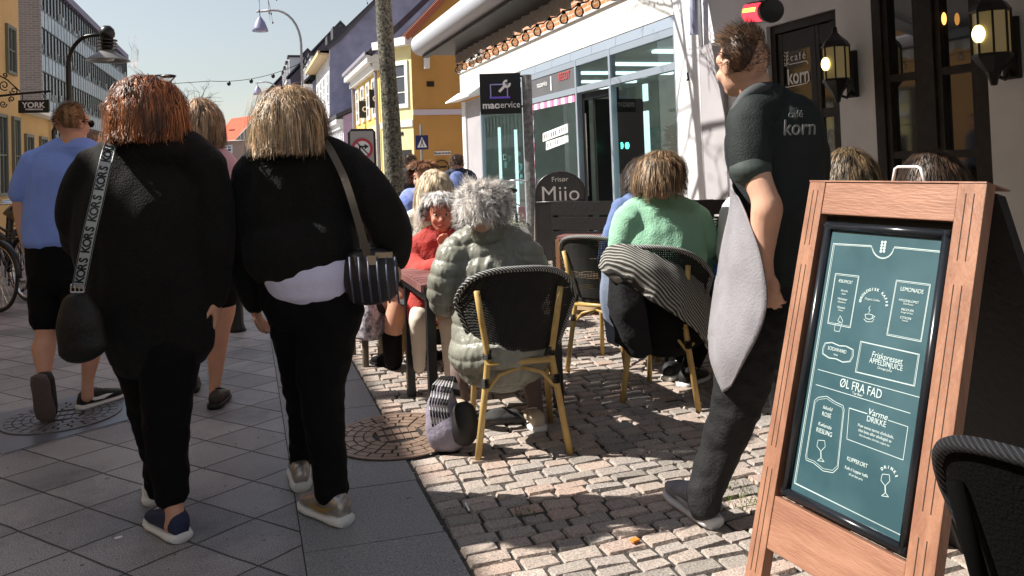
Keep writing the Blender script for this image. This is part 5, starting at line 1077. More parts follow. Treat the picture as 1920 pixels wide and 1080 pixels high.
bb(MB(), PWL+.001, MW-PWR-.001, ub0, ub0+.145, -.03, -.002).build('bottom_rail', OAKH, mboard, bevel=.003)
bb(MB(), PWL+.001, MW-PWR-.001, ut+.001, ub0-.001, -.045, -.03).build('recess', mat('black_recess', (.01, .01, .01), .6), mboard)
# black moulded frame and green sheet
iu0, iv0 = uv(1552, 420, -.01); iu1, iv1 = uv(1788, 425, -.01); fu0, fu1, fv0, fv1 = PWL+.02, MW-PWR-.008, ut+.024, ub0-.012
fr = MB()
for (a, b, c_, d_) in ((fu0, fu0+.02, fv0, fv1), (fu1-.02, fu1, fv0, fv1)):
    fr.tube([TL+e1*(a+b)/2+e2*c_+e3*-.012, TL+e1*(a+b)/2+e2*d_+e3*-.012], .013, 10)
for v in (fv0+.01, fv1-.01): fr.tube([TL+e1*fu0+e2*v+e3*-.012, TL+e1*fu1+e2*v+e3*-.012], .013, 10)
fr.build('poster_frame', mat('satin_black_frame', (.012, .014, .018), .22), mboard, smooth=True)
su0, su1, sv0, sv1 = fu0+.014, fu1-.014, fv0+.014, fv1-.014
GS = mat('dark_green_sheet', (.03, .075, .09), .3, col2=(.06, .12, .14), vs=3, coat=.35)
sh = bb(MB(), su0, su1, sv0, sv1, -.02, -.014).build('menu_sheet', GS, mboard)
INK = mat('menu_white_ink', (.5, .6, .59), .5)
O_ = -.0135
def ln(mb, pts, w_=.0016, close=False):
    P = [uv(x, y, O_) for x, y in pts]
    if close: P.append(P[0])
    for (a, b), (c_, d_) in zip(P, P[1:]):
        p, q = TL+e1*a+e2*b+e3*O_, TL+e1*c_+e2*d_+e3*O_; t = (q-p)
        if t.length < 1e-5: continue
        t.normalize(); s = e3.cross(t)*w_/2; mb.prism([p-s-t*w_*.4, q-s+t*w_*.4, q+s+t*w_*.4, p+s-t*w_*.4], e3*.0004)
def dbl(mb, pts, k=.97):
    ln(mb, pts, close=True); cx = sum(p[0] for p in pts)/len(pts); cy = sum(p[1] for p in pts)/len(pts); ln(mb, [(cx+(x-cx)*k, cy+(y-cy)*(k if k > .9 else k)) for x, y in pts], .001, close=True)
def z3(x, y): return (1500+x/3.177, 400+y/3.177)      # places read off the enlarged views of the sheet
def z4(x, y): return (1450+x/2.843, 700+y/2.843)
g = MB()
arc = [z3(430+65*(1-math.cos(a)), 195+75*math.sin(a)) for a in [math.pi*i/12 for i in range(1, 12)]]
for k, w_ in ((0, .002), (7, .0012)):
    ln(g, [z3(200+k, 180+k), z3(425, 193+k)]+[(x, y-k*.25) for x, y in arc]+[z3(565, 200+k), z3(860-k, 228+k)], w_); ln(g, [z3(200+k, 180+k), z4(112+k, 585)], w_); ln(g, [z3(860-k, 228+k), z4(685-k, 865)], w_); ln(g, [z4(112+k, 585), z4(685-k, 865-k*.5)], w_)
dbl(g, [z3(212, 358), z3(352, 374), z3(300, 682), z3(165, 655)], .95); dbl(g, [z3(575, 398), z3(778, 424), z3(722, 765), z3(517, 725)], .955)
dbl(g, [z3(362, 762), z3(712, 840), z3(683, 1030), z3(330, 945)], .96)
dbl(g, [z3(150, 772), z3(190, 768), z3(235, 788), z3(275, 790), z3(318, 812), z3(318, 850), z3(300, 884), z3(255, 888), z3(215, 868), z3(170, 862), z3(133, 835), z3(137, 800)], .93)
ln(g, [z3(108, 930), z3(762, 1110)]); ln(g, [z4(228, 60), z4(730, 213)])
dbl(g, [z4(220, 145), z4(240, 128), z4(285, 122), z4(330, 152), z4(372, 172), z4(378, 195), z4(345, 505), z4(318, 530), z4(265, 520), z4(215, 478), z4(175, 462), z4(173, 440)], .94)
ln(g, [z4(405, 185), z4(500, 215)], .0022); ln(g, [z4(612, 250), z4(718, 285), z4(692, 462), z4(392, 350), z4(405, 185)], .0015)
def cup(cx, cy, s, f):
    ln(g, [f(cx-s, cy-s*.5), f(cx-s*.8, cy+s*.4), f(cx, cy+s*.7), f(cx+s*.7, cy+s*.5), f(cx+s, cy-s*.3), f(cx, cy-s*.65), f(cx-s, cy-s*.5)], .0016); ln(g, [f(cx-s*1.3, cy+s*.6), f(cx-s*.6, cy+s*1.3), f(cx+s*.8, cy+s*1.3), f(cx+s*1.2, cy+s*.6)], .0014); ln(g, [f(cx+s, cy-s*.2), f(cx+s*1.5, cy), f(cx+s*.8, cy+s*.5)], .0012)
    ln(g, [f(cx-s*.1, cy-s), f(cx+s*.3, cy-s*1.6), f(cx-s*.1, cy-s*2), f(cx+s*.3, cy-s*2.6)], .0014)
cup(412, 615, 24, z3)
def goblet(cx, cy, s, f, w_=.0014): ln(g, [f(cx-s*.5, cy-s*2), f(cx-s*.7, cy-s), f(cx-s*.1, cy-s*.2), f(cx-s*.05, cy+s), f(cx-s*.6, cy+s*1.4), f(cx+s*.5, cy+s*1.6), f(cx+s*.05, cy+s), f(cx+s*.0, cy-s*.2), f(cx+s*.7, cy-s*.9), f(cx+s*.6, cy-s*1.9), f(cx-s*.5, cy-s*2)], w_)
goblet(255, 420, 32, z4); goblet(598, 605, 34, z4)
ln(g, [z3(240, 610), z3(225, 640), z3(245, 650), z3(210, 660), z3(205, 700), z3(235, 705), z3(245, 670), z3(255, 640), z3(240, 610)], .0014)
for i in range(4):
    for s in (-1, 1):
        u_, v_ = uv(*z3(500+s*9-i*3, 172+i*18), O_); g.lathe(TL+e1*u_+e2*v_+e3*O_, [(0, .0004), (.0042, .0004), (.0042, 0)], 8, e3)
g.build('sheet_ornament', INK, sh)
def tx(s, x, y, h, f, **k):
    u_, v_ = uv(*f(x, y), O_); k.pop('bold', 0); return ((s, TL+e1*u_+e2*v_+e3*(O_+.0003), e1, -e2, h*.67), k)
T = [tx('LEMONADE', 668, 460, .023, z3, bold=.0005, sx=.85), tx('ÆBLEMOST', 272, 408, .019, z3, bold=.0004, sx=.8), tx('Friskpresset', 518, 862, .034, z3, bold=.0006, shear=.15, sx=.85), tx('APPELSINJUICE', 512, 900, .03, z3, sx=.78),
     tx('Orange Juice', 505, 930, .013, z3), tx('SODAVAND', 222, 815, .021, z3, bold=.0007, sx=.85), tx('Soda', 214, 843, .011, z3), tx('Organic Coffee', 432, 515, .012, z3, bold=.0002),
     tx('ØL FRA FAD', 465, 82, .05, z4, bold=.0004, sx=.75), tx('Tap Beer', 450, 112, .014, z4, bold=.0003), tx('Iskold', 290, 187, .021, z4, shear=.2, bold=.0005), tx('ROSÉ', 285, 223, .024, z4, sx=.85), tx('Kølende', 275, 280, .021, z4, shear=.2, bold=.0005), tx('RIESLING', 272, 315, .026, z4, sx=.8),
     tx('Varme', 557, 220, .034, z4, shear=.2, bold=.0007), tx('DRIKKE', 550, 258, .031, z4, sx=.85), tx('Prøv vores varme chokolade,', 545, 308, .0165, z4, bold=.0003, sx=.85), tx('chai latte eller økologisk te', 540, 332, .0165, z4, bold=.0003, sx=.85), tx('Hot chocolate, chai latte, organic tea', 538, 357, .011, z4, sx=.85),
     tx('KLIPPEKORT', 448, 475, .022, z4, sx=.8), tx('Køb ti kopper kaffe', 443, 525, .0165, z4, bold=.0002, sx=.85), tx('til en fast pris', 440, 552, .012, z4)]
for (x, y, s, h) in ((650, 525, 'HYLDEBLOMST', .0115), (648, 543, 'Elderflower', .0085), (642, 578, 'INGEFÆR', .0115), (638, 594, 'Ginger & lime', .0085), (630, 625, 'CITRON', .0115), (628, 641, 'Lemon', .0085), (266, 462, 'Aronia', .0115), (262, 480, 'Apple', .0085), (255, 512, 'Hyldebær', .0115), (250, 530, 'Elderberry', .0085), (248, 562, 'Klassisk', .0115), (244, 578, 'Classic', .0085)): T.append(tx(s, x, y, h*1.15, z3, bold=.0003))
def arctext(s, cx, cy, r, a0, a1, h, f):
    for i, ch_ in enumerate(s):
        a = math.radians(a0+(a1-a0)*i/(len(s)-1)); u_, v_ = uv(*f(cx, cy), O_); c_ = TL+e1*(u_+r*math.cos(a))+e2*(v_-r*math.sin(a))+e3*(O_+.0003)
        if ch_ != ' ': T.append(((ch_, c_, e1*math.sin(a)+e2*math.cos(a), e1*math.cos(a)-e2*math.sin(a), h), dict(bold=.0003)))
arctext('ØKOLOGISK KAFFE', 436, 548, .043, 172, 8, .011, z3); arctext('DRINKS', 612, 560, .026, 140, 30, .01, z4)
merge_text(T, INK, sh, 'menu_lettering')
# back half of the A-frame, handle
bk = MB(); zt = TL+e2*.02; hb = Vector((e3.x, e3.y, 0)).normalized()*-1
for a in (.0, MW-.06): bk.prism([zt+e1*a+e3*-.04, zt+e1*(a+.06)+e3*-.04, zt+e1*(a+.06)+e3*-.075, zt+e1*a+e3*-.075], hb*.5+Vector((0, 0, -zt.z)))
bk.build('rear_leg', mat('black_stained_wood', (.012, .011, .011)), mboard)
bb(MB(), 0, MW, .0, .004, -.09, .002).build('top_cap', OAKH, mboard)
mz = MB(); zb = zt+e3*-.06
mz.prism([zb+e1*.06+e3*-.005, zb+e1*(MW-.06)+e3*-.005, zb+e1*(MW-.06)+e3*-.02, zb+e1*.06+e3*-.02], hb*.42+Vector((0, 0, -1.03))).build('rear_panel', mat('black_stained_wood', (.012, .011, .011)), mboard)
hcx = uv(1683, 335)[0]; hp = TL+e1*hcx+e3*-.045
MB().tube([hp+e1*-.052, hp+e1*-.04+Z*.045, hp+e1*-.03+Z*.05, hp+e1*.03+Z*.05, hp+e1*.04+Z*.045, hp+e1*.052], .0042, 8).build('handle', mat('white_enamel', (.8, .8, .8), .4), mboard, smooth=True)
# ================================================================ people
AWAY = Vector((math.sin(YAW), math.cos(YAW), 0)); RIGHT = _r.copy(); ZZ = Vector((0, 0, 1))
SKIN = mat('skin', (.62, .33, .22), .5, var=.06, vs=12); SKIN2 = mat('skin_sunlit_pale', (.72, .42, .3), .5, var=.06, vs=12); SKINP = mat('skin_ruddy', (.6, .25, .17), .5, var=.12, vs=25)
BLK = mat('black_knit', (.0035, .0035, .0035), .85, col2=(.009, .008, .007), vs=90, bump=.6, bs=160, spec=.3)
nodes(BLK)[1].inputs['Sheen Weight'].default_value = .03; BLK2 = mat('black_trousers', (.004, .004, .0045), .85, bump=.3, bs=120, spec=.2)
def pt(x, y, d, dd=0): return U(x, y, d+dd)
def head(mb, c, ang, s=1.0, tilt=0):
    a = math.radians(ang); Fd = (AWAY*math.cos(a)+RIGHT*math.sin(a)); S = Fd.cross(ZZ); T = math.radians(tilt); Fd = Fd*math.cos(T)+ZZ*math.sin(T); Zd = S.cross(Fd).normalized()*1.0
    if Zd.z < 0: Zd = -Zd
    def e(f, sd, z, rf, rs, rz): mb.ell(c+(Fd*f+S*sd+Zd*z)*s, Fd*rf*s, S*rs*s, Zd*rz*s, 18, 12)
    e(-.005, 0, .0, .094, .075, .1); e(.025, 0, -.05, .07, .062, .072); e(.055, 0, -.095, .034, .036, .028); e(.07, 0, .01, .03, .055, .035)
    e(.065, .036, -.045, .025, .025, .025); e(.065, -.036, -.045, .025, .025, .025)      # cheeks
    e(.102, 0, -.045, .02, .014, .014); e(.09, 0, -.025, .016, .009, .025)              # nose
    e(.075, 0, -.078, .02, .022, .01)
    e(.0, .078, -.028, .02, .008, .032); e(.0, -.078, -.028, .02, .008, .032)          # ears
    return Fd, S, Zd
def face_parts(parent, c, fr, s=1.0, lips=(.35, .08, .07), eye=(.05, .03, .02)):
    Fd, S, Zd = fr; P = lambda f, sd, z: c+(Fd*f+S*sd+Zd*z)*s
    for k in (-1, 1):
        ey = MB().ell(P(.083, k*.031, -.014), Fd*.009*s, S*.014*s, Zd*.009*s, 12, 8).build('eye', mat('eye_white', (.6, .55, .5), .3), parent, smooth=True)
        MB().ell(P(.09, k*.031, -.014), Fd*.004*s, S*.007*s, Zd*.007*s, 10, 6).build('iris', mat('iris', eye, .2), ey, smooth=True)
        MB().tube([P(.09, k*.015, .006), P(.092, k*.032, .011), P(.08, k*.05, .004)], .0035*s, 6).build('eyebrow', mat('brow', (.25, .17, .12), .8), parent, smooth=True)
    MB().ell(P(.094, 0, -.078), Fd*.008*s, S*.024*s, Zd*.005*s, 12, 6).build('lips', mat('lips', lips, .4), parent, smooth=True)
def hand(mb, W, D, N, side=1, curl=.5, s=1.0, spread=.12):
    D = D.normalized(); N = (N-D*N.dot(D)).normalized(); B = D.cross(N)*side
    mb.ell(W+D*.045*s, D*.052*s, B*.04*s, N*.0155*s, 14, 10); mb.ell(W+D*.02*s+B*.012*s, D*.035*s, B*.03*s, N*.018*s, 12, 8)
    R_ = .0088*s
    for i, L in enumerate((.068, .076, .072, .056)):
        o = .029-.0195*i; p = W+(D*(.083-.004*abs(i-1.4))+B*o)*s; d = (D+B*o*spread*25*.2).normalized(); a = 0; q = [(*p, R_, 1)]
        for k, f in enumerate((.45, .32, .25)):
            a += curl*(.55+.25*k+.08*i); dd_ = d*math.cos(a)+N*math.sin(a); p = p+dd_*L*f*s*1.05; q.append((*p, R_*(1-.1*(k+1)), 1))
        tubeq(mb, q)
    p = W+(D*.022+B*.032)*s; q = [(*p, .012*s, 1)]; d = (D*.62+B*.62+N*.35).normalized(); p = p+d*.034*s; q.append((*p, .0105*s, 1)); d = (D*.85+B*.2+N*.42).normalized(); p = p+d*.03*s; q.append((*p, .009*s, 1)); p = p+d*.022*s; q.append((*p, .0075*s, 1)); tubeq(mb, q)
def tubeq(mb, q):
    pts = [Vector(x[:3]) for x in q]; r = [x[3] for x in q]
    d0 = (pts[0]-pts[1]).normalized()*r[0]*.6; d1 = (pts[-1]-pts[-2]).normalized()*r[-1]
    mb.tube([pts[0]+d0]+pts+[pts[-1]+d1*.5, pts[-1]+d1*.9], [r[0]*.6]+r+[r[-1]*.85, r[-1]*.4], 10)
def shoe(parent, heel, toe, upm, solem, w_=.048, h=.085, L=.28, sole_t=.028, ankle=True, accent=None, name='shoe', upv=None):
    heel = Vector(heel); X = (Vector(toe)-heel).normalized(); Zu = upv or ZZ; Zu = (Zu-X*Zu.dot(X)).normalized(); S = X.cross(Zu)
    def ring(x, ww, z0, z1, off=0): return [heel+X*x+S*(ww*math.copysign(abs(math.cos(a))**.75, math.cos(a))+off)+Zu*(z0+(z1-z0)*(.5+.5*math.copysign(abs(math.sin(a))**.8, math.sin(a)))) for a in (2*math.pi*k/20 for k in range(20))]
    prof = ((-.004, .5, .62), (.01, .72, .95), (.05, .86, 1.05), (.1, .86, 1.0), (.15, .93, .84), (.2, 1.02, .64), (.245, .9, .5), (.272, .62, .38), (L-.002, .3, .26))
    u = MB(); u.rings([ring(x*L/.28, w_*a, sole_t*.7, sole_t*.7+h*b) for x, a, b in prof]); u_ = u.build(name, upm, parent, smooth=True)
    so_ = MB(); so_.rings([ring(x*L/.28, w_*a*1.1+.003, 0+(.012 if x > .26 else 0), sole_t+(.006 if x < .1 else 0)) for x, a, b in ((-.012, .45, 0), (-.004, .72, 0), (.04, .9, 0), (.1, .86, 0), (.15, .93, 0), (.2, 1.03, 0), (.25, .9, 0), (.278, .6, 0), (.288, .3, 0))]); so_.build('sole', solem, u_, smooth=True)
    if accent:
        for s in (-1, 1):
            ac = MB()
            pts = [heel+X*x+S*s*(w_*k_+.0015)+Zu*z for x, z, k_ in ((.015, .075, .8), (.06, .045, .9), (.12, .04, .93), (.18, .055, .98), (.14, .062, .93), (.08, .06, .9))]
            ac.prism(pts, S*s*.002)
            ac.build('side_flash', accent, u_)
    lc = MB()
    for k in range(4): x = .11+.025*k; lc.tube([heel+X*x-S*w_*.45+Zu*(sole_t*.7+h*(.97-.12*k)), heel+X*x+Zu*(sole_t*.7+h*(1.03-.12*k)), heel+X*x+S*w_*.45+Zu*(sole_t*.7+h*(.97-.12*k))], .003, 6)
    lc.build('laces', accent or solem, u_)
    return u_
def person(root_xy, label, d, skin, limbs, hd=None, voxel=.009, group=None, extra=None, bs=.82, full=()):
    """one continuous body: limbs lofted and fused together with the head; returns the Empty at the feet"""
    root = thing('person', (root_xy[0], root_xy[1], 0), label, 'person', group); mb = MB(); fr = None
    for k, p in limbs.items(): loft(mb, d, p, 1.0 if k in full else bs)
    if hd: fr = head(mb, hd['c'], hd['ang'], hd.get('s', 1), hd.get('tilt', 0)); 
    if extra: extra(mb)
    b = fuse('body', mb, skin, root, voxel, 4); b['label'] = 'bare skin of the figure'; del b['label']
    return root, fr
def garment(root, name, m, d, paths, voxel=.009, sc_=1.0, disp=None, smooth=4, n=20, ratio=1.0):
    mb = MB()
    for p in paths: loft(mb, d, p, sc_, n, ratio)
    return fuse(name, mb, m, root, voxel, smooth, disp)
def cloth(name, m, rows, parent=None, thick=.004, sub=4, disp=None, label=None, cat=None):
    """rows of world points -> smooth sheet with real thickness"""
    rows = [[np.array(p) for p in r] for r in rows]
    R1 = [catmull(r, sub) for r in rows]; n = len(R1[0]); cols = [catmull([r[i] for r in R1], sub) for i in range(n)]; m_ = len(cols[0])
    P = [[Vector(cols[i][j]) for i in range(n)] for j in range(m_)]
    vs = [];
    for j in range(m_):
        for i in range(n):
            p = P[j][i]; a = P[j][min(i+1, n-1)]-P[j][max(i-1, 0)]; b = P[min(j+1, m_-1)][i]-P[max(j-1, 0)][i]; nn = a.cross(b); nn = nn.normalized() if nn.length > 1e-9 else fw
            if nn.dot(fw) > 0: nn = -nn
            if disp: p = p+nn*disp(p, nn)
            vs.append((p, nn))
    V0 = [p+q*thick/2 for p, q in vs]+[p-q*thick/2 for p, q in vs]; N = len(vs); fs = []
    for j in range(m_-1):
        for i in range(n-1):
            a = j*n+i; fs += [(a, a+1, a+n+1, a+n), (N+a+n, N+a+n+1, N+a+1, N+a)]
    ring = [j*n for j in range(m_)]+[(m_-1)*n+i for i in range(1, n)]+[j*n+n-1 for j in range(m_-2, -1, -1)]+[i for i in range(n-2, 0, -1)]
    for a, b in zip(ring, ring[1:]+ring[:1]): fs.append((a, b, N+b, N+a))
    mb = MB(); mb.add(V0, fs); o = mb.build(name, m, parent, smooth=True)
    if label: tag(o, label, cat)
    return o
def strap_on(name, m, pts, w_, parent=None, t=.003, nrm=None):
    """flat strap through world points; returns object and its sampled path"""
    P = [Vector(p) for p in catmull(pts, 5)]; vs = []; fs = []
    for i, p in enumerate(P):
        tt = (P[min(i+1, len(P)-1)]-P[max(i-1, 0)]).normalized(); nn = (CAM-p); nn = (nn-tt*nn.dot(tt)).normalized() if nrm is None else nrm; s = tt.cross(nn).normalized()*w_/2
        vs += [p-s, p+s, p+s+nn*t, p-s+nn*t]
        if i: k = 4*i; fs += [(k-4+a, k-4+(a+1) % 4, k+(a+1) % 4, k+a) for a in range(4)]
    fs += [(0, 1, 2, 3), tuple(len(vs)-4+a for a in (3, 2, 1, 0))]
    mb = MB(); mb.add(vs, fs); return mb.build(name, m, parent), P
for sk in (SKIN, SKIN2, SKINP):
    b_ = nodes(sk)[1]; b_.inputs['Subsurface Weight'].default_value = .12; b_.inputs['Subsurface Radius'].default_value = (.012, .005, .003); b_.inputs['Subsurface Scale'].default_value = 1
# ---------------------------------------------------------------- 1 man in the blue shirt
d = 4.52; rg = GZ(160, 768)
BLUE = mat('blue_shirt_cotton', (.22, .34, .82), .8, bump=.25, bs=140)
sh_t = [(134, 288, 44, 0, .5), (122, 318, 66, 0, .52), (114, 380, 65, 0, .55), (112, 430, 66, 0, .6), (113, 452, 66, 0, .62)]
bar = [(78, 300, 22, 0, 1), (112, 284, 25, 0, .9), (150, 282, 25, 0, .9), (186, 296, 22, 0, 1)]
sl = [(66, 302, 25, 0), (50, 335, 24, 0), (38, 366, 20, 0)]; slr = [(192, 302, 24, 0), (203, 340, 23, 0), (208, 372, 20, 0)]
aL = [(50, 335, 22, 0), (40, 380, 15, 0), (46, 425, 14, .0), (56, 470, 11, .03), (63, 487, 9, .04)]; aR = [(203, 340, 20, 0), (208, 390, 15, .02), (204, 440, 12, .1), (198, 470, 9, .16)]
lL = [(90, 560, 28, 0), (87, 625, 19, -.02), (82, 655, 20, -.05), (84, 700, 12, -.1), (86, 715, 11, -.12)]; lR = [(155, 560, 28, 0), (166, 625, 19, 0), (171, 660, 18, .0), (165, 710, 11, .0), (164, 745, 11, 0)]
hp_ = dict(c=pt(134, 226, d), ang=22, s=.98)
def ex(mb):
    W = pt(63, 487, d, .04); hand(mb, W, (pt(72, 520, d, .02)-W), RIGHT, 1, .7)
    W = pt(198, 470, d, .16); hand(mb, W, (pt(196, 505, d, .2)-W), -RIGHT, -1, .7)
root, fr = person(rg, 'man in blue short-sleeved shirt and dark shorts walking away on the left', d, SKIN, dict(t=sh_t, b=bar, aL=aL, aR=aR, lL=lL, lR=lR, n=[(136, 250, 19, 0), (136, 285, 22, 0)]), hp_, .009, extra=ex, full=('aL', 'aR', 'lL', 'lR', 'n'))
sh_ = garment(root, 'shirt', BLUE, d, [sh_t, bar, sl, slr], .009, 1.04, folds(.007, 7, 1, (1, 1, .6)))
garment(sh_, 'collar', BLUE, d, [[(112, 270, 9, -.0, 1), (135, 266, 10, -.03, 1), (158, 268, 9, 0, 1)], [(120, 276, 10, -.04), (150, 276, 10, -.04)]], .007, 1)
garment(root, 'shorts', BLK2, d, [[(113, 455, 64, 0, .62), (116, 500, 64, 0, .62), (118, 530, 63, 0, .62)], [(92, 520, 36, 0), (90, 560, 33, 0), (90, 600, 31, 0)], [(148, 520, 38, 0), (155, 560, 36, 0), (160, 600, 34, 0)]], .01, 1, folds(.006, 8, 2))
hair(root, hp_['c']+ZZ*.012, (.079, .098, .1), 1800, .022, hairmat('short_brown_hair', [(.05, .025, .012), (.16, .08, .035), (.3, .17, .08), (.09, .05, .025)]), grav=.15, wave=.1, width=.0026, face=Vector((math.sin(math.radians(22)), math.cos(math.radians(22)), 0)), facecut=.35, low=-.62, seed=3, segs=4, puff=1.0)
Fd, S, Zd = fr; c = hp_['c']; g_ = MB().tube([c+Fd*.0+S*.083-Zd*.01, c+Fd*.05+S*.075-Zd*.01, c+Fd*.095+S*.06-Zd*.012], .0035, 6).tube([c+Fd*.0-S*.083-Zd*.01, c+Fd*.05-S*.075-Zd*.01, c+Fd*.095-S*.06-Zd*.012], .0035, 6)
for k in (-1, 1): g_.ell(c+Fd*.1+S*k*.034-Zd*.018, Fd*.004, S*.028, Zd*.022, 12, 8)
g_.build('sunglasses', mat('dark_lens', (.01, .01, .01), .1), root)
SB = mat('black_shoe_mesh', (.012, .012, .013), .6, bump=.4, bs=200); SW = mat('white_sole', (.7, .7, .68), .5); GS2 = mat('brown_grey_outsole', (.1, .075, .07), .7, bump=.8, bs=70)
toe = GZ(86, 796); heel = toe+ZZ*.265-AWAY*.07; shoe(root, heel-AWAY*.0, toe+ZZ*.0, SB, GS2, .05, .08, .27, name='shoe', upv=AWAY+ZZ*.2)
shoe(root, GZ(150, 770), GZ(205, 752), SB, SW, .046, .085, .28, accent=WHT)
# ---------------------------------------------------------------- 2 woman with auburn hair
d = 2.92; rg = GZ(325, 1012)
ct = [(292, 285, 74, .0, .5), (280, 320, 116, 0, .52), (270, 380, 132, 0, .56), (268, 440, 130, 0, .6), (275, 510, 122, 0, .62), (286, 580, 112, 0, .62), (297, 640, 102, 0, .6), (300, 662, 98, 0, .58)]
bar = [(196, 306, 36, 0, .9), (250, 278, 38, 0, .85), (320, 272, 40, 0, .85), (384, 302, 36, 0, .9)]
aL = [(190, 312, 42, 0), (154, 368, 40, 0), (146, 425, 36, .02), (158, 462, 33, .1), (195, 470, 28, .25)]; aR = [(386, 308, 40, 0), (402, 380, 36, 0), (404, 460, 34, 0), (404, 530, 30, .02), (404, 560, 22, .03)]
lL = [(262, 650, 54, .06), (276, 740, 42, .1), (296, 830, 36, .18), (300, 915, 27, .28)]; lR = [(322, 650, 56, -.02), (314, 740, 46, -.02), (314, 830, 40, -.02), (320, 900, 32, -.02), (322, 930, 30, -.02)]
def ex(mb):
    W = pt(404, 560, d, .03); hand(mb, W, pt(408, 600, d, .03)-W, -RIGHT, -1, .6); loft(mb, d, [(322, 930, 17, -.02), (328, 965, 17, -.04), (325, 985, 18, -.03)]); loft(mb, d, [(300, 915, 15, .3), (292, 935, 15, .32)])
hp_ = dict(c=pt(283, 205, d), ang=12, s=1.0)
root, fr = person(rg, 'woman with tousled auburn hair in long black jacket walking away', d, SKIN, dict(t=ct[:5], b=bar, aL=aL, aR=aR, lL=lL, lR=lR, n=[(290, 235, 27, 0), (292, 285, 32, 0)]), hp_, .009, extra=ex, bs=.78)
jk = garment(root, 'jacket', BLK, d, [ct, bar, aL, aR, [(262, 288, 26, -.05), (300, 280, 28, -.07), (335, 286, 24, -.04)]], .01, 1.0, folds(.016, 6, 4, (1, 1, .45)))
garment(root, 'trousers', BLK2, d, [lL, lR], .009, 1.0, folds(.008, 9, 5))
AUB = hairmat('auburn_hair', [(.04, .014, .008), (.2, .055, .02), (.42, .12, .035), (.1, .035, .016), (.55, .22, .08), (.14, .06, .03), (.3, .16, .08)])
hair(root, hp_['c'], (.077, .096, .108), 1700, .28, AUB, maxhang=.118, grav=.42, wave=.3, width=.0034, face=Vector((.2, .98, 0)), facecut=.45, low=-.35, seed=11, spread=.04, segs=14, puff=1.0, curl=.2, damp=.3, part=Vector((.1, .3, .95)).normalized())
sg = MB(); Fd, S, Zd = fr; c = hp_['c']
for k in (-1, 1): sg.ell(c+Fd*.045+S*k*.042+Zd*.125, Fd*.022, S*.034, Zd*.007, 14, 6).tube([c+Fd*.04+S*k*.075+Zd*.12, c-Fd*.03+S*k*.088+Zd*.08, c-Fd*.07+S*k*.09+Zd*.05], .003, 6)
sg.tube([c+Fd*.045-S*.015+Zd*.13, c+Fd*.045+S*.015+Zd*.13], .004, 6).build('sunglasses', BLACKM, root)
NAVY = mat('navy_shoe_mesh', (.018, .025, .07), .7, bump=.5, bs=160)
shoe(root, GZ(342, 1016), GZ(296, 985), NAVY, SW, .047, .085, .26)
shoe(root, GZ(286, 948), GZ(290, 915), SW, SW, .042, .08, .25)
# her crossbody bag and lettered strap
STRG = mat('grey_webbing', (.42, .46, .46), .7, bump=.4, bs=300)
bg_ = thing('crossbody_bag', pt(150, 620, d, -.25), 'black crossbody bag on grey lettered strap of the auburn-haired woman', 'bag')
so3, Pp = strap_on('strap', STRG, [tuple(pt(x, y, d, dd)) for x, y, dd in ((212, 262, -.04), (203, 285, -.14), (192, 330, -.2), (181, 380, -.235), (168, 435, -.25), (157, 490, -.25), (147, 540, -.24))], .042, bg_)
Lp = [0]
for a, b in zip(Pp, Pp[1:]): Lp.append(Lp[-1]+(b-a).length)
def on_path(s):
    for i in range(len(Pp)-1):
        if Lp[i+1] >= s: t = (s-Lp[i])/(Lp[i+1]-Lp[i]); return Pp[i].lerp(Pp[i+1], t), (Pp[i+1]-Pp[i]).normalized()
    return Pp[-1], (Pp[-1]-Pp[-2]).normalized()
its = []; s = .03; word = 'KORS '
k = 0
while s < Lp[-1]-.03:
    ch_ = word[::1][k % 5]; p, t = on_path(Lp[-1]-s); nn = (CAM-p); nn = (nn-t*nn.dot(t)).normalized()
    if ch_ != ' ': its.append(((ch_, p+nn*.0035, -t, (nn.cross(-t)), .037), dict(bold=.0012)))
    s += .0235 if ch_ != ' ' else .013; k += 1
merge_text(its, BLACKM, so3)
e_ = MB()
for sg_ in (-1, 1):
    pts = []
    for p in Pp:
        pass
    q = [];
    for i, p in enumerate(Pp):
        tt = (Pp[min(i+1, len(Pp)-1)]-Pp[max(i-1, 0)]).normalized(); nn = (CAM-p); nn = (nn-tt*nn.dot(tt)).normalized(); q.append(p+tt.cross(nn).normalized()*sg_*.0185+nn*.003)
    e_.tube(q, .0018, 5)
e_.build('strap_edges', BLACKM, so3)
bk_ = MB(); p = pt(145, 541, d, -.25); t = (pt(150, 530, d)-pt(146, 550, d)).normalized()
for a, b, c_, e in ((-12, -7, 12, -7), (-12, 7, 12, 7)): bk_.tube([pt(145+a, 541+b, d, -.25), pt(145+c_, 541+e, d, -.25)], .0028, 6)
for a in (-12, -4, 4, 12): bk_.tube([pt(145+a, 534, d, -.25), pt(145+a, 548, d, -.25)], .0028, 6)
bk_.build('buckle', CHROME, bg_)
garment(bg_, 'pouch', mat('black_nylon', (.007, .007, .007), .6, bump=.4, bs=60), d, [[(146, 560, 26, -.22, .6), (150, 600, 40, -.22, .6), (156, 650, 42, -.22, .6), (158, 662, 38, -.22, .5)]], .008, 1, folds(.006, 9, 8))
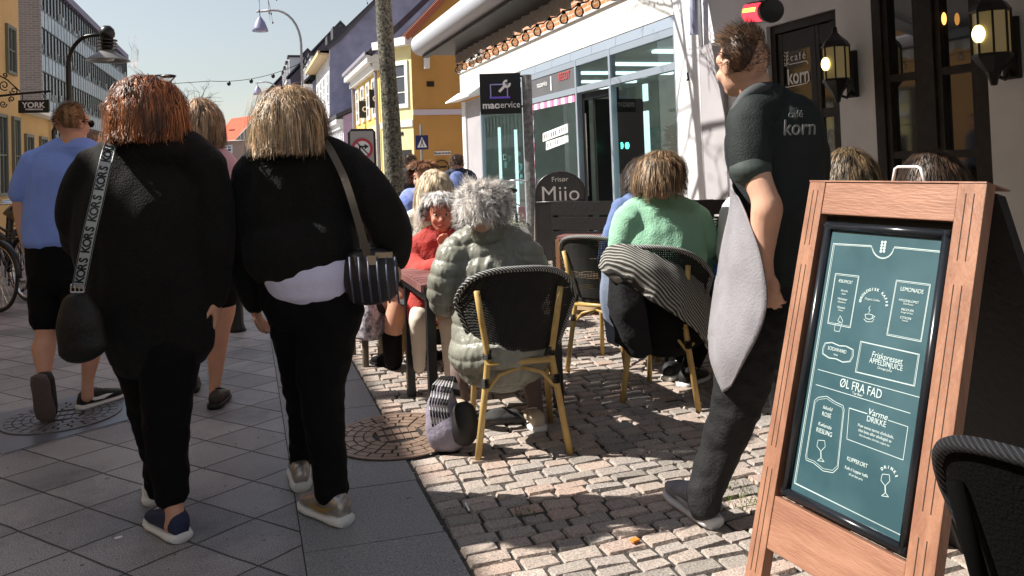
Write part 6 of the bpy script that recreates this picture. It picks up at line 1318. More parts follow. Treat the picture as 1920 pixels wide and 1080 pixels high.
# ---------------------------------------------------------------- 3 blonde woman
d = 3.02; rg = GZ(612, 985)
ct = [(556, 282, 66, 0, .5), (556, 312, 98, 0, .52), (556, 370, 106, 0, .56), (564, 420, 106, 0, .6), (566, 450, 108, -.01, .68), (568, 484, 107, -.02, .72)]
bar = [(474, 318, 32, 0, .9), (520, 290, 36, 0, .85), (590, 286, 38, 0, .85), (640, 308, 38, 0, .9)]
aL = [(474, 322, 36, 0), (464, 400, 33, 0), (462, 470, 31, .02), (470, 530, 27, .06), (478, 568, 22, .1)]; aR = [(644, 310, 42, 0), (690, 362, 43, -.02), (728, 425, 40, -.02), (738, 462, 33, .02), (738, 482, 27, .05)]
lL = [(556, 575, 56, .04), (560, 680, 40, .12), (568, 770, 30, .22), (566, 862, 24, .36)]; lR = [(622, 575, 62, 0), (606, 680, 50, 0), (604, 760, 40, 0), (616, 850, 35, 0), (623, 922, 32, -.02)]
hips = [(576, 485, 96, 0, .62), (582, 530, 100, 0, .66), (590, 570, 94, 0, .68)]
def ex(mb):
    W = pt(738, 482, d, .05); hand(mb, W, pt(748, 520, d, .02)-W, -RIGHT, -1, .9); W = pt(478, 568, d, .1); hand(mb, W, pt(484, 600, d, .12)-W, RIGHT, 1, .7)
hp_ = dict(c=pt(542, 220, d), ang=-12, s=.98)
root, fr = person(rg, 'blonde woman in black jacket with pale shirt tail showing, walking away', d, SKIN, dict(t=ct, b=bar, aL=aL, aR=aR, lL=lL, lR=lR, h=hips, n=[(545, 245, 26, 0), (552, 285, 30, 0)]), hp_, .009, extra=ex, bs=.78)
garment(root, 'jacket', BLK, d, [ct, bar, aL, aR], .01, 1.0, folds(.016, 6, 14, (1, 1, .45)))
garment(root, 'shirt', mat('pale_lavender_shirt', (.72, .7, .92), .8, bump=.15, bs=60), d, [[(582, 460, 78, .02, .56), (584, 484, 92, .0, .62), (584, 508, 98, -.02, .69), (584, 530, 90, -.03, .74)]], .008, 1, folds(.0025, 9, 21))
garment(root, 'trousers', BLK2, d, [hips, lL, lR], .009, 1.0, folds(.01, 9, 15))
BLO = hairmat('blonde_hair', [(.1, .06, .035), (.35, .24, .13), (.6, .45, .28), (.2, .13, .08), (.7, .58, .42), (.3, .17, .08), (.5, .28, .1)])
hair(root, hp_['c'], (.077, .096, .108), 1800, .3, BLO, maxhang=.14, grav=.6, wave=.22, width=.003, face=Vector((-.2, .98, 0)), facecut=.5, low=-.15, seed=12, spread=.03, segs=14, puff=1.0, damp=.35, part=Vector((-.15, .25, .95)).normalized(), curl=.03)
hair(root, hp_['c'], (.077, .096, .108), 90, .24, BLO, maxhang=.16, grav=.3, wave=.12, width=.003, face=Vector((-.2, .98, 0)), facecut=.5, low=-.1, seed=19, spread=.35, segs=13, puff=1.12, comb=Vector((1, 0, -.25)), combk=.5, name='windblown_hair')
MET = mat('metallic_shoe', (.42, .38, .36), .3, metal=.6, var=.25, vs=18)
shoe(root, GZ(648, 986), GZ(575, 952), MET, SW, .048, .088, .27, .034, accent=mat('gold_trim', (.5, .36, .14), .35, metal=.6))
shoe(root, GZ(566, 922), GZ(560, 890), MET, SW, .044, .085, .26, .034)
hb_ = thing('shoulder_bag', pt(690, 520, d, -.1), 'dark shoulder bag with tan strap and ribbed flap on the blonde woman', 'bag')
strap_on('strap', mat('taupe_leather', (.1, .08, .06), .5), [tuple(pt(x, y, d, dd)) for x, y, dd in ((606, 262, -.02), (622, 285, -.12), (646, 335, -.17), (664, 390, -.2), (680, 445, -.2), (692, 490, -.18))], .026, hb_)
bb_ = garment(hb_, 'bag_body', mat('black_bag_leather', (.02, .018, .02), .4, bump=.3, bs=50), d, [[(695, 480, 46, -.1, .4), (696, 520, 52, -.1, .45), (700, 556, 46, -.1, .4)]], .007)
rb_ = MB()
for k in range(6):
    x = 655+k*17; rb_.tube([pt(x, 482, d, -.195), pt(x+3, 520, d, -.225), pt(x+8, 568, d, -.19)], .0035, 6)
rb_.build('flap_piping', mat('slate_piping', (.08, .09, .14), .5), bb_, smooth=True)
MB().obox(pt(697, 488, d, -.2), RIGHT*.016, AWAY*.004, ZZ*.016).obox(pt(720, 478, d, -.17), RIGHT*.03, AWAY*.01, ZZ*.01).build('buckle', mat('pale_gold', (.6, .5, .38), .3, metal=.8), hb_)
# ---------------------------------------------------------------- 4 woman in pink
d = 4.62; rg = GZ(405, 764); PINK = mat('pink_jersey', (.72, .42, .5), .85, bump=.2, bs=120)
ct = [(392, 295, 34, 0, .5), (394, 320, 46, 0, .52), (396, 370, 46, 0, .55), (396, 430, 44, 0, .6)]; bar = [(352, 306, 17, 0, .9), (392, 290, 20, 0, .85), (428, 306, 18, 0, .9)]
aR = [(428, 308, 19, 0), (432, 360, 16, 0), (430, 410, 14, .02), (428, 450, 11, .05)]; aL = [(352, 308, 19, 0), (350, 370, 16, 0), (352, 430, 12, .05)]
lR = [(412, 530, 29, 0), (416, 580, 25, 0), (412, 615, 20, .0), (407, 660, 17, .02), (403, 720, 11, .02), (402, 745, 11, 0)]; lL = [(370, 530, 28, 0), (365, 620, 20, .1), (360, 700, 13, .25), (360, 735, 11, .3)]
hips = [(396, 440, 44, 0, .65), (394, 500, 50, 0, .68), (392, 545, 50, 0, .68)]
def ex(mb):
    W = pt(428, 450, d, .05); hand(mb, W, pt(430, 480, d, .08)-W, -RIGHT, -1, .6); W = pt(352, 430, d, .05); hand(mb, W, pt(352, 460, d, .06)-W, RIGHT, 1, .6)
hp_ = dict(c=pt(376, 222, d), ang=-5, s=1)
root, fr = person(rg, 'woman in pale pink top with long wavy hair, bare leg showing', d, SKIN, dict(t=ct, b=bar, aL=aL, aR=aR, lL=lL, lR=lR, h=hips, n=[(386, 250, 15, 0), (390, 295, 18, 0)]), hp_, .01, extra=ex, full=('lR', 'lL'))
garment(root, 'top', PINK, d, [ct, bar, aR, aL], .01, 1.05, folds(.006, 8, 31)); garment(root, 'shorts', BLK2, d, [hips, [(370, 530, 32), (368, 560, 31)], [(412, 530, 32), (415, 560, 31)]], .01, 1.03)
WAV = hairmat('wavy_dark_blonde_hair', [(.06, .03, .02), (.3, .18, .1), (.55, .38, .22), (.14, .08, .05), (.5, .33, .2), (.65, .48, .3)])
hair(root, hp_['c'], (.074, .094, .106), 700, .36, WAV, maxhang=.17, grav=.9, wave=.25, width=.005, face=Vector((0, 1, 0)), facecut=.5, low=-.1, seed=23, spread=.1, segs=14, puff=1.06, curl=.06)
shoe(root, GZ(402, 768), GZ(420, 745), mat('dark_brown_loafer', (.03, .02, .015), .5), mat('dark_sole', (.015, .012, .01), .7), .046, .07, .25); shoe(root, GZ(360, 738), GZ(362, 715), mat('dark_brown_loafer', (.03, .02, .015)), mat('dark_sole', (.015, .012, .01)), .044, .07, .25)
# ---------------------------------------------------------------- simple helper for standing figures farther off
def walker(px, ytop, d, label, jm, tm, hairm, skin=SKIN, ang=0, w_=.21, hl=.05, group=None, hh=1.0, n=500, grav=.3, legs=True, facecut=.4, pack=None, hl_low=-.55):
    k = F/d; c = pt(px, ytop, d, 0)-ZZ*.115; g = Vector((c.x, c.y, 0)); Hh = c.z-.115+.23
    def Q(dx, z, r, dd=0, t=1): p = g+RIGHT*dx+AWAY*dd; return (p.x, p.y, z*Hh/1.7, r, t)
    root = thing('person', g, label, 'person', group)
    a = math.radians(ang); torso = [Q(0, 1.40, w_*.7, 0, .5), Q(0, 1.3, w_*.88, 0, .55), Q(0, 1.1, w_*.8, 0, .6), Q(0, .92, w_*.82, 0, .65)]; bar = [Q(-w_*.82, 1.36, .062, 0), Q(0, 1.41, .07, 0), Q(w_*.82, 1.36, .062, 0)]
    arms = [[Q(s*w_*.95, 1.35, .058), Q(s*w_*1.18, 1.1, .05), Q(s*w_*1.15, .88, .04, .06), Q(s*w_*1.1, .8, .03, .08)] for s in (-1, 1)]
    lg = [[Q(s*.09, .9, .09), Q(s*.1, .5, .065, s*.06), Q(s*.1, .12, .045, s*.12)] for s in (-1, 1)]
    mb = MB()
    for q in [torso, bar]+arms+lg: loft3(mb, [(p[0], p[1], p[2], p[3]*.85, p[4]) for p in q])
    loft3(mb, [Q(0, 1.36, .055), Q(0, 1.52, .05)]); head(mb, c, ang)
    for s in (-1, 1): p = Q(s*w_*1.1, .79, .03, .08); hand(mb, Vector(p[:3]), -ZZ, -RIGHT*s, s, .6)
    fuse('body', mb, skin, root, .012, 3)
    mb = MB(); [loft3(mb, q) for q in [torso, bar]+[x[:3] for x in arms]]; fuse('jacket', mb, jm, root, .014, 3, folds(.01, 7, px % 9))
    mb = MB(); [loft3(mb, q) for q in lg]; loft3(mb, [Q(0, .96, w_*.8, 0, .65), Q(0, .86, w_*.8, 0, .65)]); fuse('trousers', mb, tm, root, .014, 3)
    for s in (-1, 1): p = Q(s*.1, .0, .04, s*.12-.06); hp0 = Vector((p[0], p[1], 0)); shoe(root, hp0, hp0+AWAY*.2, SB, SW, .045, .08, .27)
    hair(root, c+ZZ*.01, (.081, .098, .104), n, hl, hairm, grav=grav, wave=.12, width=.006, face=Vector((math.sin(a), math.cos(a), 0)), facecut=facecut, low=hl_low, seed=int(px), segs=6, puff=1.02)
    if pack:
        mb = MB(); loft3(mb, [Q(0, 1.36, .1, -.15, .7), Q(0, 1.2, .14, -.18, .7), Q(0, .98, .14, -.18, .7)]); fuse('backpack', mb, pack, root, .012, 3)
        MB().tube([Vector(Q(-.1, 1.3, 0, -.2)[:3]), Vector(Q(-.13, 1.44, 0, 0)[:3])], .02).tube([Vector(Q(.1, 1.3, 0, -.2)[:3]), Vector(Q(.13, 1.44, 0, 0)[:3])], .02).build('backpack_straps', BLACKM, root)
    return root
HDK = hairmat('dark_brown_hair', [(.015, .01, .008), (.05, .03, .02), (.1, .06, .04), (.03, .02, .015)])
walker(173, 244, 8.6, 'man with close-cropped hair just ahead of the man in blue', mat('slate_jacket', (.12, .14, .2), .8), BLK2, hairmat('cropped_hair', [(.2, .12, .08), (.3, .2, .14)]), hl=.012, n=700, ang=30, facecut=.2)
walker(768, 288, 11.5, 'dark-coated pedestrian beyond the tree trunk', mat('charcoal_coat', (.025, .025, .03), .8), BLK2, HDK, ang=-20)
walker(857, 289, 11.0, 'dark-haired man with blue backpack walking towards the corner', mat('navy_jacket', (.03, .04, .08), .8), BLK2, HDK, ang=40, pack=mat('blue_backpack', (.1, .15, .35), .7), n=700)
# ---------------------------------------------------------------- seated figures
def seat_person(label, d, hx, hy, torso, arms, legs, skin, jm, tm, ang, hairk, voxel=.01, bars=None, extra=None, jn='jacket', dispj=None, hs=1.0, shoes=(), face=False, root_px=None, jd=1.0, low=-.4, facev=None, hands=(), tilt=0, neck=16):
    c = pt(hx, hy, d); g = GZ(*root_px) if root_px else Vector((c.x, c.y, 0))
    limbs = {'t': torso}
    for i, a in enumerate(arms): limbs['a%d' % i] = a
    for i, a in enumerate(legs): limbs['l%d' % i] = a
    if bars: limbs['b'] = bars
    tx_, ty_ = torso[0][:2]; limbs['n'] = [(hx, hy+neck*1.6, neck, 0), (tx_, ty_+4, neck*1.2, torso[0][3])]
    def ex(mb):
        for W, D, N, sd, cu in hands: hand(mb, W, D, N, sd, cu)
        if extra: extra(mb)
    root, fr = person(g, label, d, skin, limbs, dict(c=c, ang=ang, s=hs, tilt=tilt), voxel, extra=ex, bs=.8, full=('n',))
    j = garment(root, jn, jm, d, [torso]+([bars] if bars else [])+list(arms), voxel, jd, dispj or folds(.008, 7, int(hx) % 13), 2 if dispj else 4)
    if legs: garment(root, 'trousers', tm, d, legs, voxel, 1.0, folds(.005, 9, 3))
    if face: face_parts(root, c, fr, hs)
    a = math.radians(ang); kw = dict(face=Vector((math.sin(a), math.cos(a), 0)), low=low); kw.update(hairk); m_ = kw.pop('m'); n = kw.pop('n'); L = kw.pop('L'); axs = kw.pop('ax', (.083, .1, .108))
    hair(root, c+ZZ*.006, axs, n, L, m_, **kw)
    return root, fr, j
def quilt(period=.074, amp=.0105, seed=0):
    f = folds(.0055, 26, seed, (1, 1, .35))
    def g(p, n):
        q = (p-Vector((1.22, 3.6, 0))).dot(RIGHT); h = p.z+.03*abs(q)+.012*math.sin(q*17)
        return amp*(abs(math.sin(math.pi*h/period))**.38-.7)+f(p, n)
    return g
# white-haired woman in the quilted jacket, back to us
WHH = hairmat('white_curly_hair', [(.75, .73, .7), (.88, .86, .84), (.6, .57, .55), (.8, .74, .7)])
OLV = mat('olive_grey_quilted_nylon', (.24, .24, .2), .4, var=.1, vs=7, bump=.25, bs=50, spec=.5)
d = 3.78
torso = [(918, 428, 36, .1, .8), (915, 456, 70, .08, .5), (920, 505, 80, .05, .6), (926, 560, 82, .02, .65), (934, 610, 88, -.0, .7), (940, 650, 100, -.02, .8), (942, 670, 96, -.02, .75)]
root, fr, jk = seat_person('white-haired woman in olive quilted jacket seated with her back to us', d, 905, 388, torso,
    [[(856, 472, 34, .05), (836, 525, 33, .02), (834, 568, 28, .12), (868, 555, 24, .35), (885, 530, 20, .5)], [(984, 474, 34, .06), (1002, 535, 32, .12), (975, 560, 25, .35), (940, 535, 20, .5)]],
    [[(905, 640, 34, .1), (885, 645, 30, .35), (868, 655, 26, .5), (862, 700, 20, .45), (866, 765, 14, .42)], [(965, 650, 34, .1), (985, 655, 30, .35), (992, 675, 25, .45), (1000, 730, 18, .35), (1006, 775, 14, .3)]],
    SKIN2, OLV, mat('dusty_brown_trousers', (.2, .14, .13), .8), -25, dict(m=WHH, n=1500, L=.075, grav=.1, wave=.3, curl=.4, width=.0032, spread=.35, segs=7, seed=41, puff=1.0, facecut=.5, ax=(.088, .1, .108), low=-.6), .0072,
    bars=[(862, 470, 33, .08, .9), (915, 446, 38, .08, .85), (980, 470, 33, .08, .9)], dispj=quilt(), tilt=-15, neck=20, hands=[(pt(885, 530, d, .5), AWAY, -ZZ, 1, .4), (pt(940, 535, d, .5), AWAY, -ZZ, -1, .4)])
shoe(root, GZ(868, 790)+Vector((0, 0, 0)), GZ(850, 765), mat('beige_shoe', (.5, .42, .32), .7), SW, .045, .07, .25); shoe(root, GZ(1012, 812), GZ(990, 785), mat('beige_shoe', (.5, .42, .32)), SW, .045, .07, .25)
garment(jk, 'collar', OLV, d, [[(912, 412, 27, .03, .9), (914, 440, 38, .05, .9)]], .008, 1, folds(.004, 20, 2))
garment(jk, 'black_scarf', BLK, d, [[(884, 414, 12, .02), (911, 404, 16, .0), (938, 414, 12, .02)]], .008)
# woman in the red cardigan facing us
d = 4.86; RED = mat('red_cardigan', (.48, .06, .05), .85, bump=.6, bs=60, var=.15, vs=14)
torso = [(824, 434, 20, .0, .8), (818, 452, 42, 0, .6), (814, 490, 48, .0, .6), (812, 540, 46, 0, .65), (812, 580, 46, 0, .7)]
seat_person('grey-haired woman in red cardigan seated facing the camera', d, 826, 397, torso,
    [[(782, 458, 20, 0), (773, 490, 19, -.06), (790, 505, 17, -.2), (825, 494, 14, -.35)], [(856, 458, 20, 0), (866, 490, 18, -.08), (850, 492, 15, -.25), (838, 478, 12, -.3)]],
    [[(798, 585, 22, -.05), (788, 590, 20, -.3), (785, 600, 17, -.38), (786, 640, 14, -.36), (786, 690, 10, -.36)], [(835, 585, 22, -.05), (840, 590, 20, -.3), (842, 640, 14, -.3), (843, 700, 10, -.3)]],
    SKINP, RED, mat('cream_trousers', (.72, .62, .52), .8), 172, dict(m=hairmat('grey_white_hair', [(.7, .68, .66), (.85, .83, .82), (.45, .43, .42)]), n=800, L=.085, grav=.3, wave=.15, width=.005, spread=.1, segs=7, seed=43, puff=1.02, facecut=.15, low=-.45), .009,
    bars=[(786, 458, 20, 0, .9), (822, 442, 24, 0, .85), (852, 458, 20, 0, .9)], face=True, neck=13, hands=[(pt(825, 494, d, -.35), RIGHT+ZZ*.2, ZZ, 1, .4), (pt(838, 478, d, -.3), ZZ-RIGHT*.2, -AWAY, 1, .7)])
# woman with long pale hair behind her, and the young man opposite
d = 5.5
seat_person('woman with long straight blonde hair and cream fleece, back to us', d, 815, 352, [(812, 385, 18, 0, .8), (808, 405, 40, 0, .6), (806, 450, 44, 0, .65), (808, 520, 44, 0, .7), (810, 560, 44, 0, .7)],
    [[(775, 408, 18, 0), (764, 450, 17, 0), (775, 480, 15, .2)], [(845, 408, 18, 0), (852, 450, 17, 0), (845, 480, 15, .2)]], [[(795, 560, 20, .05), (795, 562, 18, .35), (795, 610, 13, .35), (795, 655, 10, .35)], [(825, 560, 20, .05), (825, 562, 18, .35), (825, 610, 13, .35), (825, 655, 10, .35)]],
    SKIN, mat('cream_fleece', (.78, .74, .66), .95, bump=1, bs=90), BLK2, 10, dict(m=hairmat('pale_straight_hair', [(.85, .72, .5), (.7, .5, .26), (.92, .86, .74), (.5, .33, .16)]), n=800, L=.3, grav=1.0, wave=.05, width=.006, segs=12, seed=47, puff=1.06, facecut=.6, low=-.1), .011, neck=12)
d = 6.4
seat_person('young man with brown hair and blue shirt looking over his shoulder', d, 794, 330, [(788, 360, 16, 0, .8), (780, 378, 34, 0, .6), (780, 430, 36, 0, .65), (782, 480, 36, 0, .7)],
    [[(752, 382, 15, 0), (745, 425, 14, 0), (758, 450, 12, -.2)], [(812, 382, 15, 0), (820, 425, 14, 0), (810, 450, 12, -.2)]], [[(770, 490, 18, 0), (770, 500, 16, -.3), (770, 560, 12, -.3), (770, 600, 9, -.3)]],
    SKIN2, mat('blue_check_shirt', (.12, .2, .6), .8, col2=(.3, .35, .65), vs=30), BLK2, -160, dict(m=hairmat('chestnut_hair', [(.1, .04, .02), (.25, .11, .05), (.4, .2, .1)]), n=900, L=.08, grav=.2, wave=.2, width=.006, segs=6, seed=53, puff=1.03, facecut=.25, low=-.35, spread=.3), .012, face=True, neck=11)
# woman on a stool: dark skirt, bare leg, black boot
d = 5.25
root, fr, jk = seat_person('seated woman mostly hidden behind the blonde, bare leg and black boot showing', d, 705, 375, [(705, 408, 18, 0, .8), (700, 430, 42, 0, .6), (700, 480, 42, 0, .65), (705, 540, 46, 0, .7), (708, 565, 46, 0, .7)],
    [[(668, 432, 16, 0), (655, 480, 15, 0), (680, 500, 13, -.1)]], [], SKIN, mat('dark_dress', (.015, .015, .02), .8), BLK2, 60, dict(m=HDK, n=900, L=.2, grav=.8, wave=.1, width=.006, segs=8, seed=59, facecut=.4), .01, neck=13,
    extra=lambda mb: [loft(mb, d, p) for p in ([(712, 560, 24, -.02), (738, 556, 22, -.05), (746, 568, 20, -.08), (740, 600, 19, -.1), (735, 640, 14, -.1), (735, 675, 12, -.08)], [(715, 550, 24, .1), (752, 545, 19, .12), (765, 560, 16, .14), (768, 610, 14, .15), (768, 660, 11, .15)])])
bt = MB(); loft(bt, d, [(735, 630, 18, -.1), (736, 655, 17, -.09), (738, 680, 16, -.07)], 1.05); bt_ = fuse('boot', bt, BLK2, root, .008, 3); shoe(root, GZ(742, 692), GZ(712, 684), BLK2, BLK2, .045, .07, .25); shoe(root, GZ(770, 678), GZ(790, 676), BLK2, BLK2, .042, .06, .24)
# woman in green
d = 4.36; GRN = mat('mint_green_knit', (.32, .6, .42), .9, bump=.5, bs=110)
HIL = hairmat('highlighted_brown_hair', [(.025, .015, .01), (.07, .04, .025), (.4, .24, .12), (.05, .03, .02), (.6, .42, .25), (.04, .025, .02)])
torso = [(1238, 374, 30, .05, .8), (1236, 396, 70, .05, .6), (1238, 440, 84, .03, .62), (1242, 500, 84, 0, .68), (1246, 560, 84, 0, .75), (1248, 600, 84, 0, .8)]
root, fr, jk = seat_person('woman in mint green sweater seated, turned towards her table', d, 1240, 326, torso,
    [[(1180, 408, 30, .0), (1166, 460, 26, .0), (1180, 505, 22, .12), (1215, 500, 16, .3)], [(1300, 408, 32, .1), (1322, 455, 29, .14), (1328, 500, 24, .25), (1310, 490, 18, .4)]],
    [[(1235, 600, 34, .1), (1260, 600, 30, .4), (1270, 620, 26, .5), (1262, 680, 18, .45), (1258, 712, 13, .45)], [(1265, 600, 34, .05), (1305, 610, 30, .3), (1310, 640, 24, .35), (1295, 690, 18, .3), (1288, 725, 13, .3)]],
    SKIN, GRN, BLK2, 62, dict(m=HIL, n=1300, L=.15, grav=.45, wave=.2, curl=.06, width=.004, segs=9, seed=61, puff=1.08, spread=.15, facecut=.35, low=-.3), .009, bars=[(1184, 408, 31, .03, .9), (1238, 388, 34, .05, .85), (1296, 408, 32, .08, .9)], neck=17)
Fd, S, Zd = fr; c = pt(1240, 326, d); g_ = MB()
for k in (-1, 1): g_.tube([c+Fd*.1+S*k*.034-Zd*.018+(S*math.cos(a)*.024+Zd*math.sin(a)*.02) for a in (i*2*math.pi/16 for i in range(17))], .002, 5).tube([c+Fd*.09+S*k*.06-Zd*.01, c+Fd*.0+S*k*.08-Zd*.01], .002, 5)
g_.build('spectacles', BLACKM, root)
shoe(root, GZ(1250, 715), GZ(1275, 700), SB, SW, .045, .08, .26); shoe(root, GZ(1280, 728), GZ(1310, 715), SB, SW, .045, .08, .26)
garment(root, 'skirt', BLK2, d, [[(1242, 520, 88, 0, .74), (1246, 560, 89, 0, .8), (1248, 604, 89, 0, .84)]], .01)
STRP = stripemat('grey_ribbed_blanket', (.05, .048, .045), (.36, .35, .32), (.75, .35, .55), .014, .5, .95)
dB = 4.1
cloth('striped_blanket', STRP, [[tuple(pt(x, y, dB, dd)) for x, y, dd in r] for r in (
    ((1122, 500, .12), (1136, 470, .1), (1165, 458, .04), (1205, 470, .02), (1255, 490, .02), (1298, 512, .06), (1330, 548, .14)),
    ((1128, 508, .08), (1146, 492, .02), (1180, 488, -.04), (1218, 500, -.07), (1262, 524, -.06), (1304, 548, .0), (1338, 585, .1)),
    ((1140, 518, .06), (1166, 516, .0), (1196, 520, -.06), (1232, 535, -.09), (1272, 560, -.08), (1310, 590, -.02), (1338, 625, .08)),
    ((1156, 528, .06), (1186, 540, .02), (1212, 556, -.05), (1240, 575, -.08), (1276, 598, -.07), (1308, 625, -.02), (1332, 662, .06)))],
    None, .012, 5, folds(.016, 6, 5), 'grey ribbed blanket draped over the chair back of the woman in green', 'blanket')
cloth('draped_coat', mat('black_wool', (.012, .012, .014), .95, bump=.4, bs=60), [[tuple(pt(x, y, dB, dd)) for x, y, dd in r] for r in (
    ((1140, 505, .1), (1165, 512, .02), (1200, 540, .0)), ((1142, 560, .12), (1170, 565, .03), (1212, 580, .02)), ((1150, 610, .14), (1180, 625, .06), (1218, 630, .06)), ((1158, 640, .16), (1190, 668, .1), (1222, 660, .1)))],
    None, .02, 5, folds(.02, 7, 6), 'black coat hanging beside the striped blanket', 'coat')
cloth('pale_coat', mat('grey_blue_denim', (.2, .24, .33), .9, bump=.3, bs=90), [[tuple(pt(x, y, 4.3, dd)) for x, y, dd in r] for r in (((1128, 500, .1), (1150, 515, .05)), ((1126, 560, .1), (1150, 565, .05)), ((1134, 605, .12), (1156, 608, .08)), ((1140, 640, .14), (1160, 650, .1)))],
    None, .012, 5, folds(.012, 8, 7), 'grey-blue garment hanging left of the black coat', 'garment')
# person hidden behind her, blue sleeve
d = 4.95
seat_person('dark-haired person in blue sleeve half hidden behind the woman in green', d, 1212, 332, [(1208, 366, 22, 0, .8), (1202, 386, 42, 0, .6), (1200, 440, 46, 0, .65), (1200, 500, 46, 0, .7), (1200, 545, 46, 0, .7)],
    [[(1168, 388, 20, -.02), (1150, 430, 17, -.05), (1136, 475, 15, -.08), (1134, 515, 13, 0)]], [[(1190, 560, 24, 0), (1215, 560, 22, .3), (1218, 610, 15, .3), (1216, 660, 11, .3)]],
    SKIN, mat('steel_blue_shirt', (.13, .19, .38), .8, bump=.3, bs=60), BLK2, 80, dict(m=HDK, n=1000, L=.1, grav=.4, wave=.1, width=.005, segs=6, seed=67, facecut=.35), .011, neck=14)
# person in white top and jeans beyond the waiter
d = 4.45
seat_person('person in white top and blue jeans almost hidden behind the waiter', d, 1412, 335, [(1404, 372, 22, 0, .8), (1396, 395, 42, 0, .6), (1392, 450, 44, 0, .65), (1396, 520, 44, 0, .7)],
    [[(1372, 400, 22, -.02), (1366, 440, 20, -.04), (1362, 480, 18, -.06), (1385, 505, 14, -.1)]], [[(1385, 525, 28, 0), (1362, 512, 24, -.05), (1356, 530, 22, -.08), (1362, 600, 17, -.05), (1365, 660, 12, -.05)]],
    SKIN, mat('white_cotton', (.8, .79, .77), .85, bump=.2, bs=60), mat('blue_jeans', (.07, .14, .4), .85, bump=.3, bs=120), -60, dict(m=HDK, n=700, L=.1, grav=.4, width=.006, segs=6, seed=71, facecut=.35), .011, neck=15)
# two guests in the shade behind the menu board
d = 3.45
for (hx, hy, lab, hm, L_, sd, w_) in ((1592, 335, 'shaded guest with brown wavy hair behind the left part of the menu board', hairmat('shade_brown_hair', [(.03, .022, .015), (.1, .07, .04), (.22, .15, .08), (.04, .03, .02)]), .33, 73, 1.0), (1750, 338, 'shaded guest with straight dark hair behind the menu board handle', HDK, .3, 79, 1.0)):
    seat_person(lab, d, hx, hy, [(hx, hy+62, 34, .05, .8), (hx, hy+90, 80, .05, .6), (hx, hy+150, 90, .03, .62), (hx, hy+260, 90, .0, .7)], [[(hx-70, hy+100, 36, 0), (hx-85, hy+180, 32, .05), (hx-60, hy+220, 26, .2)], [(hx+70, hy+100, 36, 0), (hx+85, hy+180, 32, .05), (hx+60, hy+220, 26, .2)]],
        [[(hx-30, hy+290, 40, .05), (hx-30, hy+295, 36, .4), (hx-30, hy+380, 26, .4), (hx-30, hy+440, 20, .4)], [(hx+30, hy+290, 40, .05), (hx+30, hy+295, 36, .4), (hx+30, hy+380, 26, .4), (hx+30, hy+440, 20, .4)]], SKIN, BLK, BLK2, 20, dict(m=hm, n=1200, L=L_*.8, grav=.9, wave=.1, width=.004, segs=11, seed=sd, puff=1.12, facecut=.5, low=-.15), .012, neck=22)
# ---------------------------------------------------------------- the waiter
d = 2.86; rg = GZ(1335, 985)
POLO = mat('dark_green_grey_polo', (.013, .019, .019), .75, bump=.35, bs=180); 
torso = [(1434, 198, 52, .0, .85), (1448, 228, 84, .0, .8), (1456, 285, 92, .0, .76), (1458, 345, 84, .0, .78), (1452, 420, 74, 0, .8), (1446, 500, 68, 0, .8), (1444, 560, 66, 0, .8)]
bar = [(1404, 222, 38, -.12, 1), (1440, 196, 42, -.02, 1), (1490, 232, 42, .12, 1)]
slv = [(1404, 225, 38, -.13, .9), (1404, 275, 38, -.16, .9), (1408, 318, 35, -.18, .9)]
aL = [(1404, 230, 32, -.13, .9), (1408, 290, 27, -.17), (1422, 340, 25, -.2), (1432, 366, 24, -.215), (1438, 388, 27, -.22), (1436, 408, 26, -.21), (1433, 440, 23, -.2), (1433, 485, 16, -.2), (1437, 514, 14, -.2, .8)]
aR = [(1496, 238, 40, .14), (1524, 310, 34, .2), (1512, 380, 30, .28), (1470, 420, 24, .4)]
lL = [(1422, 590, 60, -.04, .9), (1398, 690, 54, -.02, .9), (1374, 780, 44, 0), (1347, 850, 38, .02), (1326, 905, 34, .0), (1317, 948, 31, -.02)]
lR = [(1462, 590, 58, .1, .9), (1476, 690, 46, .18), (1488, 800, 38, .28), (1494, 890, 32, .34)]
hips = [(1446, 520, 68, 0, .8), (1442, 560, 70, .0, .85), (1440, 600, 72, .02, .9)]
def ex(mb):
    W = pt(1437, 512, d, -.2); hand(mb, W, pt(1450, 572, d, -.19)-W, (AWAY*.75+RIGHT*.6), -1, .42, .98, .2)
    W = pt(1470, 420, d, .4); hand(mb, W, -RIGHT+ZZ*.2, ZZ, 1, .4); loft(mb, d, [(1318, 935, 20, 0), (1322, 965, 18, 0)])
hp_ = dict(c=pt(1392, 112, d, .0), ang=-25, s=1.03, tilt=-4)
root, fr = person(rg, 'young waiter in dark polo and lilac-grey apron standing by the menu board', d, SKIN2, dict(t=torso, b=bar, aL=aL, aR=aR, lL=lL, lR=lR, h=hips, n=[(1402, 140, 34, .0), (1418, 175, 34, 0), (1432, 205, 38, 0)]), hp_, .0062, extra=ex, bs=.8, full=('aL', 'n'))
po_ = garment(root, 'polo_shirt', POLO, d, [torso, bar, slv, aR[:3]], .008, 1.03, folds(.009, 6, 44, (1, 1, .6)))
garment(po_, 'collar', mat('grey_collar', (.06, .065, .07), .7), d, [[(1378, 208, 10, -.12), (1398, 182, 12, -.12), (1425, 168, 13, -.1), (1455, 168, 12, .0), (1462, 182, 10, .06)]], .006, 1)
garment(po_, 'sleeve_hem', mat('grey_green_hem', (.05, .065, .06), .7), d, [[(1407, 312, 37, -.18, .92), (1408, 322, 37, -.18, .92)]], .006, 1.0)
garment(root, 'trousers', mat('black_work_trousers', (.009, .009, .01), .8, bump=.4, bs=110), d, [hips, lL, lR], .008, 1.0, folds(.008, 11, 45))
APR = mat('lilac_grey_apron', (.27, .26, .28), .8, var=.1, vs=8, bump=.25, bs=120)
